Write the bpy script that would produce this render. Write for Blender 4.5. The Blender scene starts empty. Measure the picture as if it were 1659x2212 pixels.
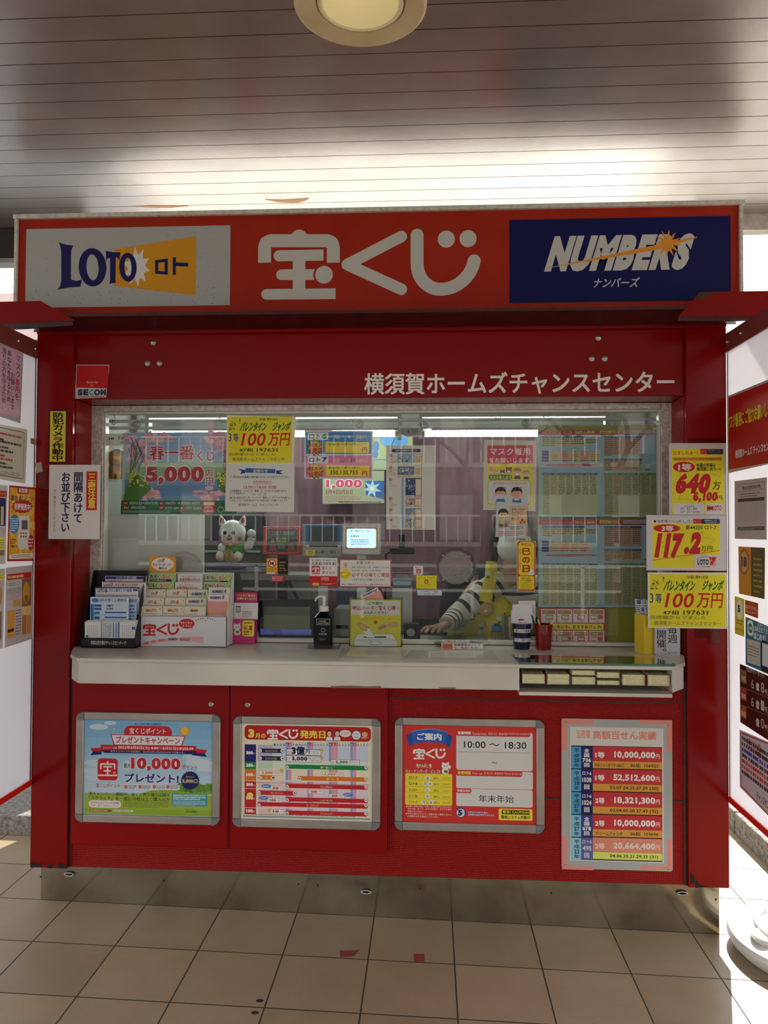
import bpy, math, random
from mathutils import Vector, Matrix
S = bpy.context.scene
C = S.collection
PI = math.pi
V3 = Vector
random.seed(7)

# ------------------------------------------------------------------ camera, world, sun, exposure
FOC, CP, YAW, PIT, ROL = 1673.5, V3((.2075, -3.02, 1.496)), .058, .0223, .0039
cd = V3((-math.sin(YAW)*math.cos(PIT), math.cos(YAW)*math.cos(PIT), math.sin(PIT)))
r0 = V3((math.cos(YAW), math.sin(YAW), 0)); u0_ = r0.cross(cd)
cr = r0*math.cos(ROL)+u0_*math.sin(ROL); cu = -r0*math.sin(ROL)+u0_*math.cos(ROL)
cam = bpy.data.cameras.new('camera'); co = bpy.data.objects.new('camera', cam); C.objects.link(co)
co.matrix_world = Matrix(((cr.x, cu.x, -cd.x, CP.x), (cr.y, cu.y, -cd.y, CP.y), (cr.z, cu.z, -cd.z, CP.z), (0, 0, 0, 1)))
cam.sensor_fit = 'HORIZONTAL'; cam.sensor_width = 36; cam.lens = FOC/1659*36
cam.clip_start = .05; cam.clip_end = 300
S.camera = co
S.view_settings.view_transform = 'Standard'; S.view_settings.look = 'None'
S.view_settings.gamma = 1; S.view_settings.use_curve_mapping = False
S.view_settings.exposure = 0.88
w = bpy.data.worlds.new('daylight'); S.world = w; w.use_nodes = True
bg = w.node_tree.nodes['Background']; bg.inputs[0].default_value = (.93, .96, 1, 1); bg.inputs[1].default_value = 1.2
sl = bpy.data.lights.new('sun', 'SUN'); sl.energy = 4.5; sl.angle = .009; sl.color = (1, .95, .86)
so = bpy.data.objects.new('sun', sl); C.objects.link(so)
so.rotation_euler = V3((-.25, -.7, -.67)).to_track_quat('-Z', 'Y').to_euler()

# ------------------------------------------------------------------ materials
def H(h):
    c = [int(h[i:i+2], 16)/255 for i in (0, 2, 4)]
    return tuple(x/12.92 if x <= .04045 else ((x+.055)/1.055)**2.4 for x in c)+(1,)
MC = {}
def M(name, hx, rough=.5, metal=0, spec=.5, coat=0, emit=0):
    if name in MC: return MC[name]
    m = bpy.data.materials.new(name); m.use_nodes = True; MC[name] = m
    b = m.node_tree.nodes['Principled BSDF']
    b.inputs['Base Color'].default_value = H(hx); b.inputs['Roughness'].default_value = rough
    b.inputs['Metallic'].default_value = metal; b.inputs['Specular IOR Level'].default_value = spec
    b.inputs['Coat Weight'].default_value = coat; b.inputs['Coat Roughness'].default_value = .08
    if emit:
        b.inputs['Emission Color'].default_value = H(hx); b.inputs['Emission Strength'].default_value = emit
    m.diffuse_color = H(hx)
    return m
def ink(hx): return M('print_'+hx, hx, .5, 0, .3)
def nodes(m):
    nt = m.node_tree
    def N(t, **k):
        n = nt.nodes.new(t)
        for a, v in k.items(): setattr(n, a, v)
        return n
    return nt, N, nt.links.new, nt.nodes['Principled BSDF']
def noisy(name, h1, h2, scale, rough=.5, metal=0, bump=0, bscale=None, detail=6, spec=.5, lo=.35, hi=.65):
    m = M(name, h1, rough, metal, spec); nt, N, L, b = nodes(m)
    tc = N('ShaderNodeTexCoord'); n = N('ShaderNodeTexNoise'); n.inputs['Scale'].default_value = scale; n.inputs['Detail'].default_value = detail
    r = N('ShaderNodeValToRGB'); r.color_ramp.elements[0].color = H(h1); r.color_ramp.elements[1].color = H(h2)
    r.color_ramp.elements[0].position = lo; r.color_ramp.elements[1].position = hi
    L(tc.outputs['Object'], n.inputs['Vector']); L(n.outputs['Fac'], r.inputs[0]); L(r.outputs[0], b.inputs['Base Color'])
    if bump:
        n2 = N('ShaderNodeTexNoise'); n2.inputs['Scale'].default_value = bscale or scale*4; L(tc.outputs['Object'], n2.inputs['Vector'])
        bp = N('ShaderNodeBump'); bp.inputs['Strength'].default_value = bump; bp.inputs['Distance'].default_value = .01
        L(n2.outputs['Fac'], bp.inputs['Height']); L(bp.outputs[0], b.inputs['Normal'])
    return m
def clear(name, fac, tint='ffffff', rough=.0):
    m = bpy.data.materials.new(name); m.use_nodes = True; nt = m.node_tree
    for n in list(nt.nodes):
        if n.type != 'OUTPUT_MATERIAL': nt.nodes.remove(n)
    out = [n for n in nt.nodes][0]
    t = nt.nodes.new('ShaderNodeBsdfTransparent'); t.inputs[0].default_value = H(tint)
    g = nt.nodes.new('ShaderNodeBsdfGlossy'); g.inputs['Roughness'].default_value = rough
    mx = nt.nodes.new('ShaderNodeMixShader'); lw = nt.nodes.new('ShaderNodeFresnel'); lw.inputs[0].default_value = 1.5
    mu = nt.nodes.new('ShaderNodeMath'); mu.operation = 'MULTIPLY'; mu.inputs[1].default_value = fac; mu.use_clamp = True
    ge = nt.nodes.new('ShaderNodeNewGeometry'); iv = nt.nodes.new('ShaderNodeMath'); iv.operation = 'SUBTRACT'; iv.inputs[0].default_value = 1
    m2 = nt.nodes.new('ShaderNodeMath'); m2.operation = 'MULTIPLY'; nt.links.new(ge.outputs['Backfacing'], iv.inputs[1]); nt.links.new(iv.outputs[0], m2.inputs[1]); nt.links.new(lw.outputs[0], m2.inputs[0])
    nt.links.new(m2.outputs[0], mu.inputs[0]); nt.links.new(mu.outputs[0], mx.inputs[0])
    nt.links.new(t.outputs[0], mx.inputs[1]); nt.links.new(g.outputs[0], mx.inputs[2]); nt.links.new(mx.outputs[0], out.inputs[0])
    MC[name] = m; return m
RED = M('red_gloss_paint', '800201', .2, 0, .25)
RED2 = M('red_door_paint', '8a0402', .42, 0, .2)
DRED = noisy('dark_red_metal', '4a0b08', '2b0c08', 30, .4)
SIGNRED = noisy('sign_red', 'a0260f', '98220d', 6, .55, 0, 0, None, 6, .2)
BLACK = M('black_plastic', '09090b', .4, 0, .2)
GREY = M('grey_plastic', '8b8d8a', .45)
LGREY = M('light_grey_plastic', 'b9bbb4', .45)
WHITE = M('white_plastic', 'd8d8d2', .4)
STEEL = M('chrome_steel', 'b0aca4', .3, 1)
ALU = noisy('brushed_aluminium', 'b4aca4', 'a49c94', 8, .42, .75)
PAPER = M('white_paper', 'dcdcd8', .6, 0, .2)
PANE = clear('window_glass', 1.45)
ACR = clear('clear_acrylic', 1.6, 'f4f6f4', .03)
FILM = clear('clear_tape', 1.2, 'eee6e2', .12)
ALBAG = clear('clear_bag', 2.0, 'f6f8f6', .06)

# ------------------------------------------------------------------ mesh builder
ORG = {}
class MB:
    def __init__(s): s.v = []; s.f = []; s.mi = []; s.ms = []
    def mid(s, m):
        if m not in s.ms: s.ms.append(m)
        return s.ms.index(m)
    def add(s, vs, fs, m):
        o = len(s.v); i = s.mid(m); s.v += [tuple(v) for v in vs]
        for f in fs: s.f.append([a+o for a in f]); s.mi.append(i)
        return s
    def box(s, x0, y0, z0, x1, y1, z1, m):
        return s.add([(x, y, z) for z in (z0, z1) for x, y in ((x0, y0), (x1, y0), (x1, y1), (x0, y1))],
                     [(3, 2, 1, 0), (4, 5, 6, 7), (0, 1, 5, 4), (1, 2, 6, 5), (2, 3, 7, 6), (3, 0, 4, 7)], m)
    def mbox(s, mat, x0, y0, z0, x1, y1, z1, m):
        t = MB().box(x0, y0, z0, x1, y1, z1, m); return s.add([mat @ V3(v) for v in t.v], t.f, m)
    def prism(s, pts, ext, m):        # pts: 3D loop, ext: vector
        n = len(pts); e = V3(ext); p = [V3(a) for a in pts]
        return s.add(p+[a+e for a in p], [tuple(range(n))[::-1], tuple(range(n, 2*n))]+[(i, (i+1) % n, (i+1) % n+n, i+n) for i in range(n)], m)
    def ring(s, c, r, ax1, ax2, n): return [V3(c)+ax1*(r*math.cos(2*PI*k/n))+ax2*(r*math.sin(2*PI*k/n)) for k in range(n)]
    def tube(s, pts, rad, m, n=10, cap=True, flat=None, mats=None):
        pts = [V3(p) for p in pts]; k = len(pts)
        rad = rad if isinstance(rad, (list, tuple)) else [rad]*k
        vs = []; fs = []; prev = None
        for i, p in enumerate(pts):
            d = (pts[min(i+1, k-1)]-pts[max(i-1, 0)]).normalized()
            a = prev if prev is not None else (V3((1, 0, 0)) if abs(d.x) < .8 else V3((0, 0, 1)))
            a = (a-d*a.dot(d)).normalized(); prev = a; b = d.cross(a)
            fa = flat[i] if flat else 1
            vs += [p+a*(rad[i]*math.cos(2*PI*j/n))+b*(rad[i]*fa*math.sin(2*PI*j/n)) for j in range(n)]
        o = len(s.v); s.v += [tuple(v) for v in vs]
        for i in range(k-1):
            mm = s.mid(mats[i % len(mats)] if mats else m)
            for j in range(n):
                s.f.append([o+i*n+j, o+i*n+(j+1) % n, o+(i+1)*n+(j+1) % n, o+(i+1)*n+j]); s.mi.append(mm)
        if cap:
            mm = s.mid(m); s.f.append([o+j for j in range(n)][::-1]); s.f.append([o+(k-1)*n+j for j in range(n)]); s.mi += [mm, mm]
        return s
    def cyl(s, p, q, r, m, n=20, r2=None): return s.tube([p, q], [r, r if r2 is None else r2], m, n)
    def lathe(s, prof, c, m, n=32, X=V3((1, 0, 0)), Y=V3((0, 1, 0)), Z=V3((0, 0, 1)), cap=True):
        vs = []
        for r, z in prof: vs += [V3(c)+X*(r*math.cos(2*PI*j/n))+Y*(r*math.sin(2*PI*j/n))+Z*z for j in range(n)]
        k = len(prof); fs = [(i*n+j, i*n+(j+1) % n, (i+1)*n+(j+1) % n, (i+1)*n+j) for i in range(k-1) for j in range(n)]
        if cap: fs += [tuple(range(n))[::-1], tuple((k-1)*n+j for j in range(n))]
        return s.add(vs, fs, m)
    def ell(s, c, r, m, rot=None, n=20, k=12):
        rot = rot or Matrix.Identity(3); vs = []
        for i in range(k+1):
            a = PI*i/k
            for j in range(n):
                b = 2*PI*j/n; vs.append(V3(c)+rot @ V3((r[0]*math.sin(a)*math.cos(b), r[1]*math.sin(a)*math.sin(b), r[2]*math.cos(a))))
        return s.add(vs, [(i*n+j, i*n+(j+1) % n, (i+1)*n+(j+1) % n, (i+1)*n+j) for i in range(k) for j in range(n)], m)
    def build(s, name, par=None, bev=0, smooth=True, local=False):
        me = bpy.data.meshes.new(name); off = V3((0, 0, 0))
        if par is not None and not local: off = ORG[par.name]
        if par is None and not local:
            mn = [min(v[i] for v in s.v) for i in range(3)]; mx = [max(v[i] for v in s.v) for i in range(3)]
            off = V3(((mn[0]+mx[0])/2, (mn[1]+mx[1])/2, mn[2]))
        me.from_pydata([V3(v)-off for v in s.v], [], s.f)
        for m in s.ms: me.materials.append(m)
        me.polygons.foreach_set('material_index', s.mi)
        if smooth:
            me.polygons.foreach_set('use_smooth', [True]*len(s.f)); me.set_sharp_from_angle(angle=.6)
        me.update()
        o = bpy.data.objects.new(name, me); C.objects.link(o)
        if par is not None: o.parent = par; ORG[o.name] = off
        else:
            if not local: o.location = off
            ORG[o.name] = off
        if bev:
            b = o.modifiers.new('bevel', 'BEVEL'); b.width = bev; b.segments = 2; b.limit_method = 'ANGLE'
        return o
def tag(o, label, cat, group=None):
    o['label'] = label; o['category'] = cat
    if group: o['group'] = group
    return o
def thing(name, label, cat, loc, group=None, rot=0):
    o = bpy.data.objects.new(name, None); C.objects.link(o); o.location = loc; o.empty_display_size = .05
    o.rotation_euler = (0, 0, rot); ORG[o.name] = V3(loc); return tag(o, label, cat, group)
def struct(name, mb, **k):
    o = mb.build(name, **k); o['kind'] = 'structure'; return o
def copy_tree(o, loc, label):
    r = o.copy(); C.objects.link(r); r.location = loc; r['label'] = label; ORG[r.name] = V3(loc)
    for ch in list(o.children):
        c = ch.copy(); C.objects.link(c); c.parent = r
        for g in list(ch.children):
            d = g.copy(); C.objects.link(d); d.parent = c
    return r

# ------------------------------------------------------------------ planes of the place and printed matter
def ray(px, py): return cd*FOC+cr*(px-829.5)-cu*(py-1106)
class PL:
    def __init__(s, O, R, U): s.O, s.R, s.U = V3(O), V3(R), V3(U); s.N = s.R.cross(s.U)
    def hit(s, px, py):
        v = ray(px, py); p = CP+v*((s.O-CP).dot(s.N)/v.dot(s.N))-s.O
        return p.dot(s.R), p.dot(s.U)
    def w(s, a, b, d=0): return s.O+s.R*a+s.U*b+s.N*d
def FR(y): return PL((0, y, 0), (1, 0, 0), (0, 0, 1))
def LW(x): return PL((x, 0, 0), (0, 1, 0), (0, 0, 1))
def RW(x): return PL((x, 0, 0), (0, -1, 0), (0, 0, 1))
def TOP(z): return PL((0, 0, z), (1, 0, 0), (0, 1, 0))
def at(px, py, y): a, b = FR(y).hit(px, py); return V3((a, y, b))
def atz(px, py, z): a, b = TOP(z).hit(px, py); return V3((a, b, z))

GL = {}
def glyph(ch, off):
    k = (ch, off)
    if k not in GL:
        c = bpy.data.curves.new('f', 'FONT'); c.body = ch; c.offset = off; c.resolution_u = 3
        o = bpy.data.objects.new('f', c); me = bpy.data.meshes.new_from_object(o)
        vs = [(v.co.x, v.co.y) for v in me.vertices]; fs = [tuple(p.vertices) for p in me.polygons]
        bpy.data.objects.remove(o); bpy.data.curves.remove(c); bpy.data.meshes.remove(me)
        GL[k] = (vs, fs, min((v[0] for v in vs), default=0), max((v[0] for v in vs), default=.3))
    return GL[k]
def chars(st, wt):
    """2D geometry of one line: list of (verts, faces)"""
    x = 0; out = []
    for ch in st:
        if ch in ' \u3000': x += .3 if ch == ' ' else 1; continue
        cjk = ord(ch) > 0x2000 or ch in '×'
        if cjk:
            vs, fs, a, b = glyph(ch, 0); d = wt*.55
            st_ = [(0, 0)] if wt == 0 else [(d, d), (-d, d), (d, -d), (-d, -d)]+([(0, 0), (d*1.3, 0), (-d*1.3, 0)] if wt > .03 else [])
            for dx, dy in st_: out.append(([(x+p+dx, q+dy) for p, q in vs], fs))
            x += 1
        else:
            vs, fs, a, b = glyph(ch, wt); out.append(([(x+p, q) for p, q in vs], fs)); x += b+max(a, .03)+wt*.3
    return out

class Pr:
    """printed sheet: a thin slab with inks laid on it, in a plane; view=(x0,y0,scale) of the photograph or scale only"""
    def __init__(s, plane, view=None):
        s.p, s.vw, s.mb, s.t, s.its = plane, view, MB(), 0, []
    def q(s, u, v):
        if isinstance(s.vw, float): return u*s.vw, -v*s.vw
        if s.vw: u, v = s.vw[0]+u*s.vw[2], s.vw[1]+v*s.vw[2]
        return s.p.hit(u, v)
    def bx(s, u0, v0, u1, v1):
        uc, vc = (u0+u1)/2, (v0+v1)/2
        return s.q(u0, vc)[0], s.q(uc, v1)[1], s.q(u1, vc)[0], s.q(uc, v0)[1]
    def place(s, ab, ex=0, g=0):
        """height of the next ink: just above whatever it overlaps"""
        x0, x1 = min(p[0] for p in ab)-g, max(p[0] for p in ab)+g; y0, y1 = min(p[1] for p in ab)-g, max(p[1] for p in ab)+g
        d = max([i[4] for i in s.its if i[0] < x1 and x0 < i[2] and i[1] < y1 and y0 < i[3]], default=s.t)+5e-5
        s.its.append((x0, y0, x1, y1, d+ex)); return d
    def face(s, ab, hx):
        d = s.place(ab)
        s.mb.add([s.p.w(a, b, d) for a, b in ab], [tuple(range(len(ab)))], ink(hx) if isinstance(hx, str) else hx)
    def base(s, u0, v0, u1, v1, hx='dcdcd8', t=.0008):
        a0, b0, a1, b1 = s.bx(u0, v0, u1, v1); return s.slab([(a0, b0), (a1, b0), (a1, b1), (a0, b1)], hx, t)
    def basep(s, pts, hx='dcdcd8', t=.0008): return s.slab([s.q(*p) for p in pts], hx, t)
    def slab(s, ab, hx, t):
        m = ink(hx) if isinstance(hx, str) else hx
        s.mb.prism([s.p.w(a, b, 0) for a, b in ab], s.p.N*t, m); s.t = t; return s
    def rect(s, u0, v0, u1, v1, hx):
        a0, b0, a1, b1 = s.bx(u0, v0, u1, v1); s.face([(a0, b0), (a1, b0), (a1, b1), (a0, b1)], hx); return s
    def rr(s, u0, v0, u1, v1, hx, r=.25):
        a0, b0, a1, b1 = s.bx(u0, v0, u1, v1); R = abs(b1-b0)*r; R = min(R, abs(a1-a0)/2); P = []
        for cx, cy, t0 in ((a1-R, b1-R, 0), (a0+R, b1-R, 90), (a0+R, b0+R, 180), (a1-R, b0+R, 270)):
            for k in range(6): t = math.radians(t0+18*k); P.append((cx+R*math.cos(t), cy+R*math.sin(t)))
        s.face(P, hx); return s
    def ell(s, uc, vc, ru, rv, hx, n=28):
        a0, b0, a1, b1 = s.bx(uc-ru, vc-rv, uc+ru, vc+rv)
        s.face([((a0+a1)/2+(a1-a0)/2*math.cos(2*PI*k/n), (b0+b1)/2+(b1-b0)/2*math.sin(2*PI*k/n)) for k in range(n)], hx); return s
    def poly(s, pts, hx): s.face([s.q(*p) for p in pts], hx); return s
    def star(s, uc, vc, r1, r2, n, hx, rot=0, fy=1):
        return s.poly([(uc+(r1 if k % 2 == 0 else r2)*math.cos(PI*k/n+rot), vc+fy*(r1 if k % 2 == 0 else r2)*math.sin(PI*k/n+rot)) for k in range(2*n)], hx)
    def annul(s, uc, vc, r1, r2, i1, i2, hx, n=32, rot=0):
        vs = []; cs, sn = math.cos(rot), math.sin(rot)
        for a, b in ((r1, r2), (i1, i2)):
            for k in range(n):
                x, y = a*math.cos(2*PI*k/n), b*math.sin(2*PI*k/n); vs.append(s.q(uc+x*cs-y*sn, vc+x*sn+y*cs))
        d = s.place(vs); s.mb.add([s.p.w(a, b, d) for a, b in vs], [(k, (k+1) % n, n+(k+1) % n, n+k) for k in range(n)], ink(hx)); return s
    def stroke(s, pts, wd, hx, cap='rr'):
        P = [Vector(s.q(*p)) for p in pts]
        k = abs(s.q(pts[0][0]+1, pts[0][1])[0]-s.q(*pts[0])[0]); h = wd*k/2; D = s.place(P, 1.2e-4, h)
        m = ink(hx) if isinstance(hx, str) else hx
        for i in range(len(P)-1):
            d = D+(i % 4)*1.5e-5; t = (P[i+1]-P[i]).normalized(); nn = Vector((-t.y, t.x))*h
            s.mb.add([s.p.w(a.x, a.y, d) for a in (P[i]+nn, P[i+1]+nn, P[i+1]-nn, P[i]-nn)], [(0, 1, 2, 3)], m)
        for i, p in enumerate(P):
            d = D+6e-5+(i % 4)*1.5e-5
            if (i == 0 and cap[0] != 'r') or (i == len(P)-1 and cap[1] != 'r'): continue
            s.mb.add([s.p.w(p.x+h*math.cos(2*PI*j/20), p.y+h*math.sin(2*PI*j/20), d) for j in range(20)], [tuple(range(20))], m)
        return s
    def geo(s, gl, A, B, W_, H_, hx, sh=0):
        xs = [p for vs, _ in gl for p in vs]
        if not xs: return s
        x0, x1 = min(p[0] for p in xs), max(p[0] for p in xs); y0, y1 = min(p[1] for p in xs), max(p[1] for p in xs)
        k = W_/max(x1-x0, 1e-6); h = H_/max(y1-y0, 1e-6); d = s.place([(A, B), (A+W_, B+H_)], 1e-4); m = ink(hx) if isinstance(hx, str) else hx
        if sh: k = (W_-sh*H_)/max(x1-x0, 1e-6)
        for i, (vs, fs) in enumerate(gl):
            e = d+(i % 7)*1.5e-5
            s.mb.add([s.p.w(A+(p-x0)*k+sh*(q-y0)*h, B+(q-y0)*h, e) for p, q in vs], fs, m)
        return s
    def T(s, st, u0, v0, u1, v1, hx='1a1a1a', w=0, sh=0, out=None, ow=.05):
        a0, b0, a1, b1 = s.bx(u0, v0, u1, v1)
        if out:
            g = ow*abs(b1-b0); s.geo(chars(st, w+ow), a0-g, b0-g, a1-a0+2*g, b1-b0+2*g, out, sh)
        return s.geo(chars(st, w), a0, b0, a1-a0, b1-b0, hx, sh)
    def TV(s, st, u0, v0, u1, v1, hx='1a1a1a', w=0):
        a0, b0, a1, b1 = s.bx(u0, v0, u1, v1); n = len(st); h = (b1-b0)/n; d = s.place([(a0, b0), (a1, b1)], 1e-4); m = ink(hx)
        for i, ch in enumerate(st):
            if ch in ' \u3000': continue
            for z_, (vs, fs) in enumerate(chars(ch, w)):
                c = Vector((a0+(a1-a0)/2, b1-h*(i+.5)))
                o = []
                cx = (min(p for p, q in vs)+max(p for p, q in vs))/2 if ord(ch) < 0x2000 else .5
                for p, q in vs:
                    x, y = p-cx, q-.38
                    if ch in 'ー～〜()（）': x, y = y, -x
                    o.append(s.p.w(c.x+x*(a1-a0), c.y+y*h*1.05, d+z_*1.5e-5))
                s.mb.add(o, fs, m)
        return s
    def lines(s, u0, v0, u1, v1, n, hx='303030', fill=.45, dense=14, end=1):
        """rows of print too small to read: broken dashes"""
        m = ink(hx); a0, b0, a1, b1 = s.bx(u0, v0, u1, v1); h = (b1-b0)/n; d = s.place([(a0, b0), (a1, b1)])
        for i in range(n):
            y = b1-h*(i+.5); x = a0; e = a1-(a1-a0)*(random.random()*.35 if (i == n-1 and end) else random.random()*.04)
            st = (a1-a0)/dense
            while x < e:
                l = min(st*random.uniform(.5, .95), e-x)
                s.mb.add([s.p.w(p, q, d) for p, q in ((x, y-h*fill/2), (x+l, y-h*fill/2), (x+l, y+h*fill/2), (x, y+h*fill/2))], [(0, 1, 2, 3)], m)
                x += st
        return s
    def build(s, name, par=None, label=None, cat=None, group=None, local=False):
        o = s.mb.build(name, par, smooth=False, local=local)
        if label and cat: tag(o, label, cat, group)
        elif label: o['label'] = label
        return o
def VW(x0, y0, x1, wpx=1659): return (x0, y0, (x1-x0)/wpx)
# ------------------------------------------------------------------ setting: floor, ceiling, ground, surroundings
def fz(x): return -.0177*x
m = M('floor_tiles', 'a8967c', .38, 0, .5); nt, N, L, b = nodes(m)
tc = N('ShaderNodeTexCoord'); sx = N('ShaderNodeSeparateXYZ'); L(tc.outputs['Object'], sx.inputs[0])
def mth(op, a, v=None, v2=None):
    n = N('ShaderNodeMath', operation=op)
    for i, q in enumerate((a, v, v2)):
        if q is None: continue
        if isinstance(q, (int, float)): n.inputs[i].default_value = q
        else: L(q, n.inputs[i])
    return n.outputs[0]
gs = []; cells = []
for ax in ('X', 'Y'):
    f = mth('DIVIDE', sx.outputs[ax], .3); cells.append(mth('FLOOR', mth('ADD', f, .5 if False else 0)))
    d = mth('ABSOLUTE', mth('SUBTRACT', mth('FRACT', mth('ADD', f, .5)), .5)); gs.append(mth('LESS_THAN', d, .0085))
gr = mth('MAXIMUM', gs[0], gs[1])
cb = N('ShaderNodeCombineXYZ'); L(cells[0], cb.inputs[0]); L(cells[1], cb.inputs[1])
wn = N('ShaderNodeTexWhiteNoise'); L(cb.outputs[0], wn.inputs['Vector'])
n1 = N('ShaderNodeTexNoise'); n1.inputs['Scale'].default_value = 5; n1.inputs['Detail'].default_value = 8; L(tc.outputs['Object'], n1.inputs['Vector'])
n2 = N('ShaderNodeTexNoise'); n2.inputs['Scale'].default_value = 160; n2.inputs['Detail'].default_value = 3; L(tc.outputs['Object'], n2.inputs['Vector'])
rp = N('ShaderNodeValToRGB'); rp.color_ramp.elements[0].color = H('85745c'); rp.color_ramp.elements[1].color = H('b6a285')
mixv = mth('ADD', mth('MULTIPLY', n1.outputs['Fac'], .5), mth('ADD', mth('MULTIPLY', n2.outputs['Fac'], .25), mth('MULTIPLY', wn.outputs['Value'], .25)))
L(mixv, rp.inputs[0])
mc = N('ShaderNodeMix', data_type='RGBA'); L(gr, mc.inputs[0]); L(rp.outputs[0], mc.inputs[6]); mc.inputs[7].default_value = H('3a332a'); L(mc.outputs[2], b.inputs['Base Color'])
bp = N('ShaderNodeBump'); bp.inputs['Strength'].default_value = .5; bp.inputs['Distance'].default_value = .002; L(mth('SUBTRACT', mth('MULTIPLY', n2.outputs['Fac'], .3), gr), bp.inputs['Height']); L(bp.outputs[0], b.inputs['Normal'])
L(mth('ADD', mth('MULTIPLY', gr, .4), .36), b.inputs['Roughness'])
fl = MB().add([(x, y, fz(x)) for x, y in ((-4.6, -6), (4.6, -6), (4.6, .62), (-4.6, .62))], [(0, 1, 2, 3)], m)
fl.add([(x, y, fz(x)) for x, y in ((1.32, .62), (1.75, .62), (1.75, 3), (1.32, 3))], [(0, 1, 2, 3)], m)
struct('floor', fl, local=True)
PAVE = noisy('outdoor_paving', '8f8c86', 'a9a69f', 3, .8)
struct('ground', MB().box(-45, -60, -.4, 45, 30, -.13, PAVE).box(-45, -21, -.13, 45, -7.5, -.126, noisy('asphalt', '3c3a38', '4a4846', 40, .9)))
STONE = noisy('granite_kerb', '6f6a63', 'a39d95', 60, .8, 0, .6, 120)
struct('trim_1', MB().box(-4.6, .62, -.1, -1.3, 3, .115, STONE), bev=.006)
k2 = MB().box(1.752, .05, -.1, 4.6, 1.02, .075, STONE); k2.box(1.752, 1.03, -.1, 4.6, 3, .075, STONE)
struct('trim_2', k2, bev=.006)
# ceiling of glossy metal boards, 100 mm pitch
CZ = 2.86
CEIL = noisy('ceiling_board_metal', 'c4bcb4', 'b6aea6', 4, .33, .9, .03, 40)
cl = MB(); LX, LY = .027, -1.05
y = .165+.1*2
while y > -5:
    y0, y1 = y-.0965, y
    if y1 > LY-.115 and y0 < LY+.115:
        m0, m1 = max(y0, LY-.115), min(y1, LY+.115)
        cl.box(-4.6, m0, CZ, LX-.115, m1, CZ+.012, CEIL); cl.box(LX+.115, m0, CZ, 4.6, m1, CZ+.012, CEIL)
        if y0 < m0: cl.box(-4.6, y0, CZ, 4.6, m0, CZ+.012, CEIL)
        if y1 > m1: cl.box(-4.6, m1, CZ, 4.6, y1, CZ+.012, CEIL)
    else: cl.box(-4.6, y0, CZ, 4.6, y1, CZ+.012, CEIL)
    y -= .1
GAP = M('ceiling_joint', '5a554f', .6)
cl.box(-4.6, -5.1, CZ+.1, 4.6, .37, CZ+.12, GAP)
for yy in (.4-.1*k for k in range(54)):
    if yy < .38 and not (LY-.2 < yy < LY+.2): cl.box(-4.6, yy-.036, CZ+.012, 4.6, yy-.032, CZ+.02, GAP)
struct('ceiling', cl)
PEEL = M('peeled_lacquer', '9c7440', .6)
for (pts, lab) in ((((572, 431), (600, 437), (640, 439), (662, 433), (668, 428), (640, 430), (610, 432)), 'tan peeled patch on the ceiling boards above the white brush lettering'), (((282, 446), (330, 449), (372, 449), (408, 445), (370, 444), (320, 444)), 'long thin tan peeled patch on the ceiling boards above the white panel')):
    pk = MB().prism([atz(*p, CZ-.001) for p in pts], (0, 0, .0008), PEEL); tag(pk.build('peeled_patch'), lab, 'ceiling stain', None)
struct('trim_3', MB().box(-4.6, .37, 2.72, -1.36, .43, CZ+.02, M('dark_beam', '1b1716', .6)).box(-4.6, .365, 2.70, -1.36, .44, 2.72, GREY))
struct('trim_4', MB().box(1.36, .37, 2.79, 4.6, .43, CZ+.02, noisy('worn_white_beam', 'b8b2aa', '98928a', 20, .5)))
FROST = noisy('frosted_panel', 'c9d2e0', 'dfe6f0', 40, .5, 0, .2, 90)
fw = MB().box(-4.6, 1.5, .1, -1.45, 1.54, 2.62, FROST); struct('wall_left', fw)
struct('trim_5', MB().box(-4.6, 1.45, 2.62, -1.4, 1.55, 2.9, M('pinkish_beam', 'dfc8c4', .6)))
# canopy edge, columns and street beyond, mirrored in the window
struct('trim_6', MB().box(-4.7, -5.3, 2.86, 4.7, -5.1, 3.1, GREY))
cmb = MB(); FAC = noisy('facade_grey', 'aeaaa4', 'a29e98', 1.5, .7); FWIN = M('facade_window', '3c4650', .15)
bd = thing('apartment_block', 'pale apartment block with railed balconies across the street, mirrored in the kiosk window', 'building', (1, -26, -.1))
MB().box(-13, -30, -.1, 15, -25, 9, FAC).build('wall', bd)
for f in range(3):
    bb = MB().box(-12, -25, .9+f*2.8, 14, -24, 1.05+f*2.8, FAC)
    for k in range(66): bb.box(-12+.4*k, -24.05, 1.05+f*2.8, -11.95+.4*k, -24, 1.95+f*2.8, WHITE)
    bb.box(-12, -24.06, 1.95+f*2.8, 14, -24, 2.02+f*2.8, WHITE); bb.build('balcony', bd)
    for k in range(8):
        MB().box(-11+3.2*k, -25.03, 1.05+f*2.8, -9+3.2*k, -24.98, 3+f*2.8, FWIN).build('window', bd)
BARK = noisy('bark', '6b6258', '4d463e', 8, .9, 0, .5, 20)
def tree(x, y, lab):
    t = MB(); random.seed(int(x*10)); t.tube([(x, y, -.2), (x+.05, y, 1.2), (x, y, 2.2)], [.2, .16, .14], BARK)
    def br(p, d, l, r, k):
        q = p+d*l; t.tube([p, p+d*l*.5+V3((.03, 0, .02)), q], [r, r*.8, r*.6], BARK, 8)
        if k:
            for a in (-1, 1): br(q, (d+V3((a*.55, random.uniform(-.4, .4), .1))).normalized(), l*.72, r*.6, k-1)
    for a in (-.5, .45, .05): br(V3((x, y, 2.1)), V3((a, random.uniform(-.2, .2), 1)).normalized(), 1.1, .09, 4)
    tag(t.build('street_tree', smooth=True), lab, 'tree', 'bare street trees')
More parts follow.
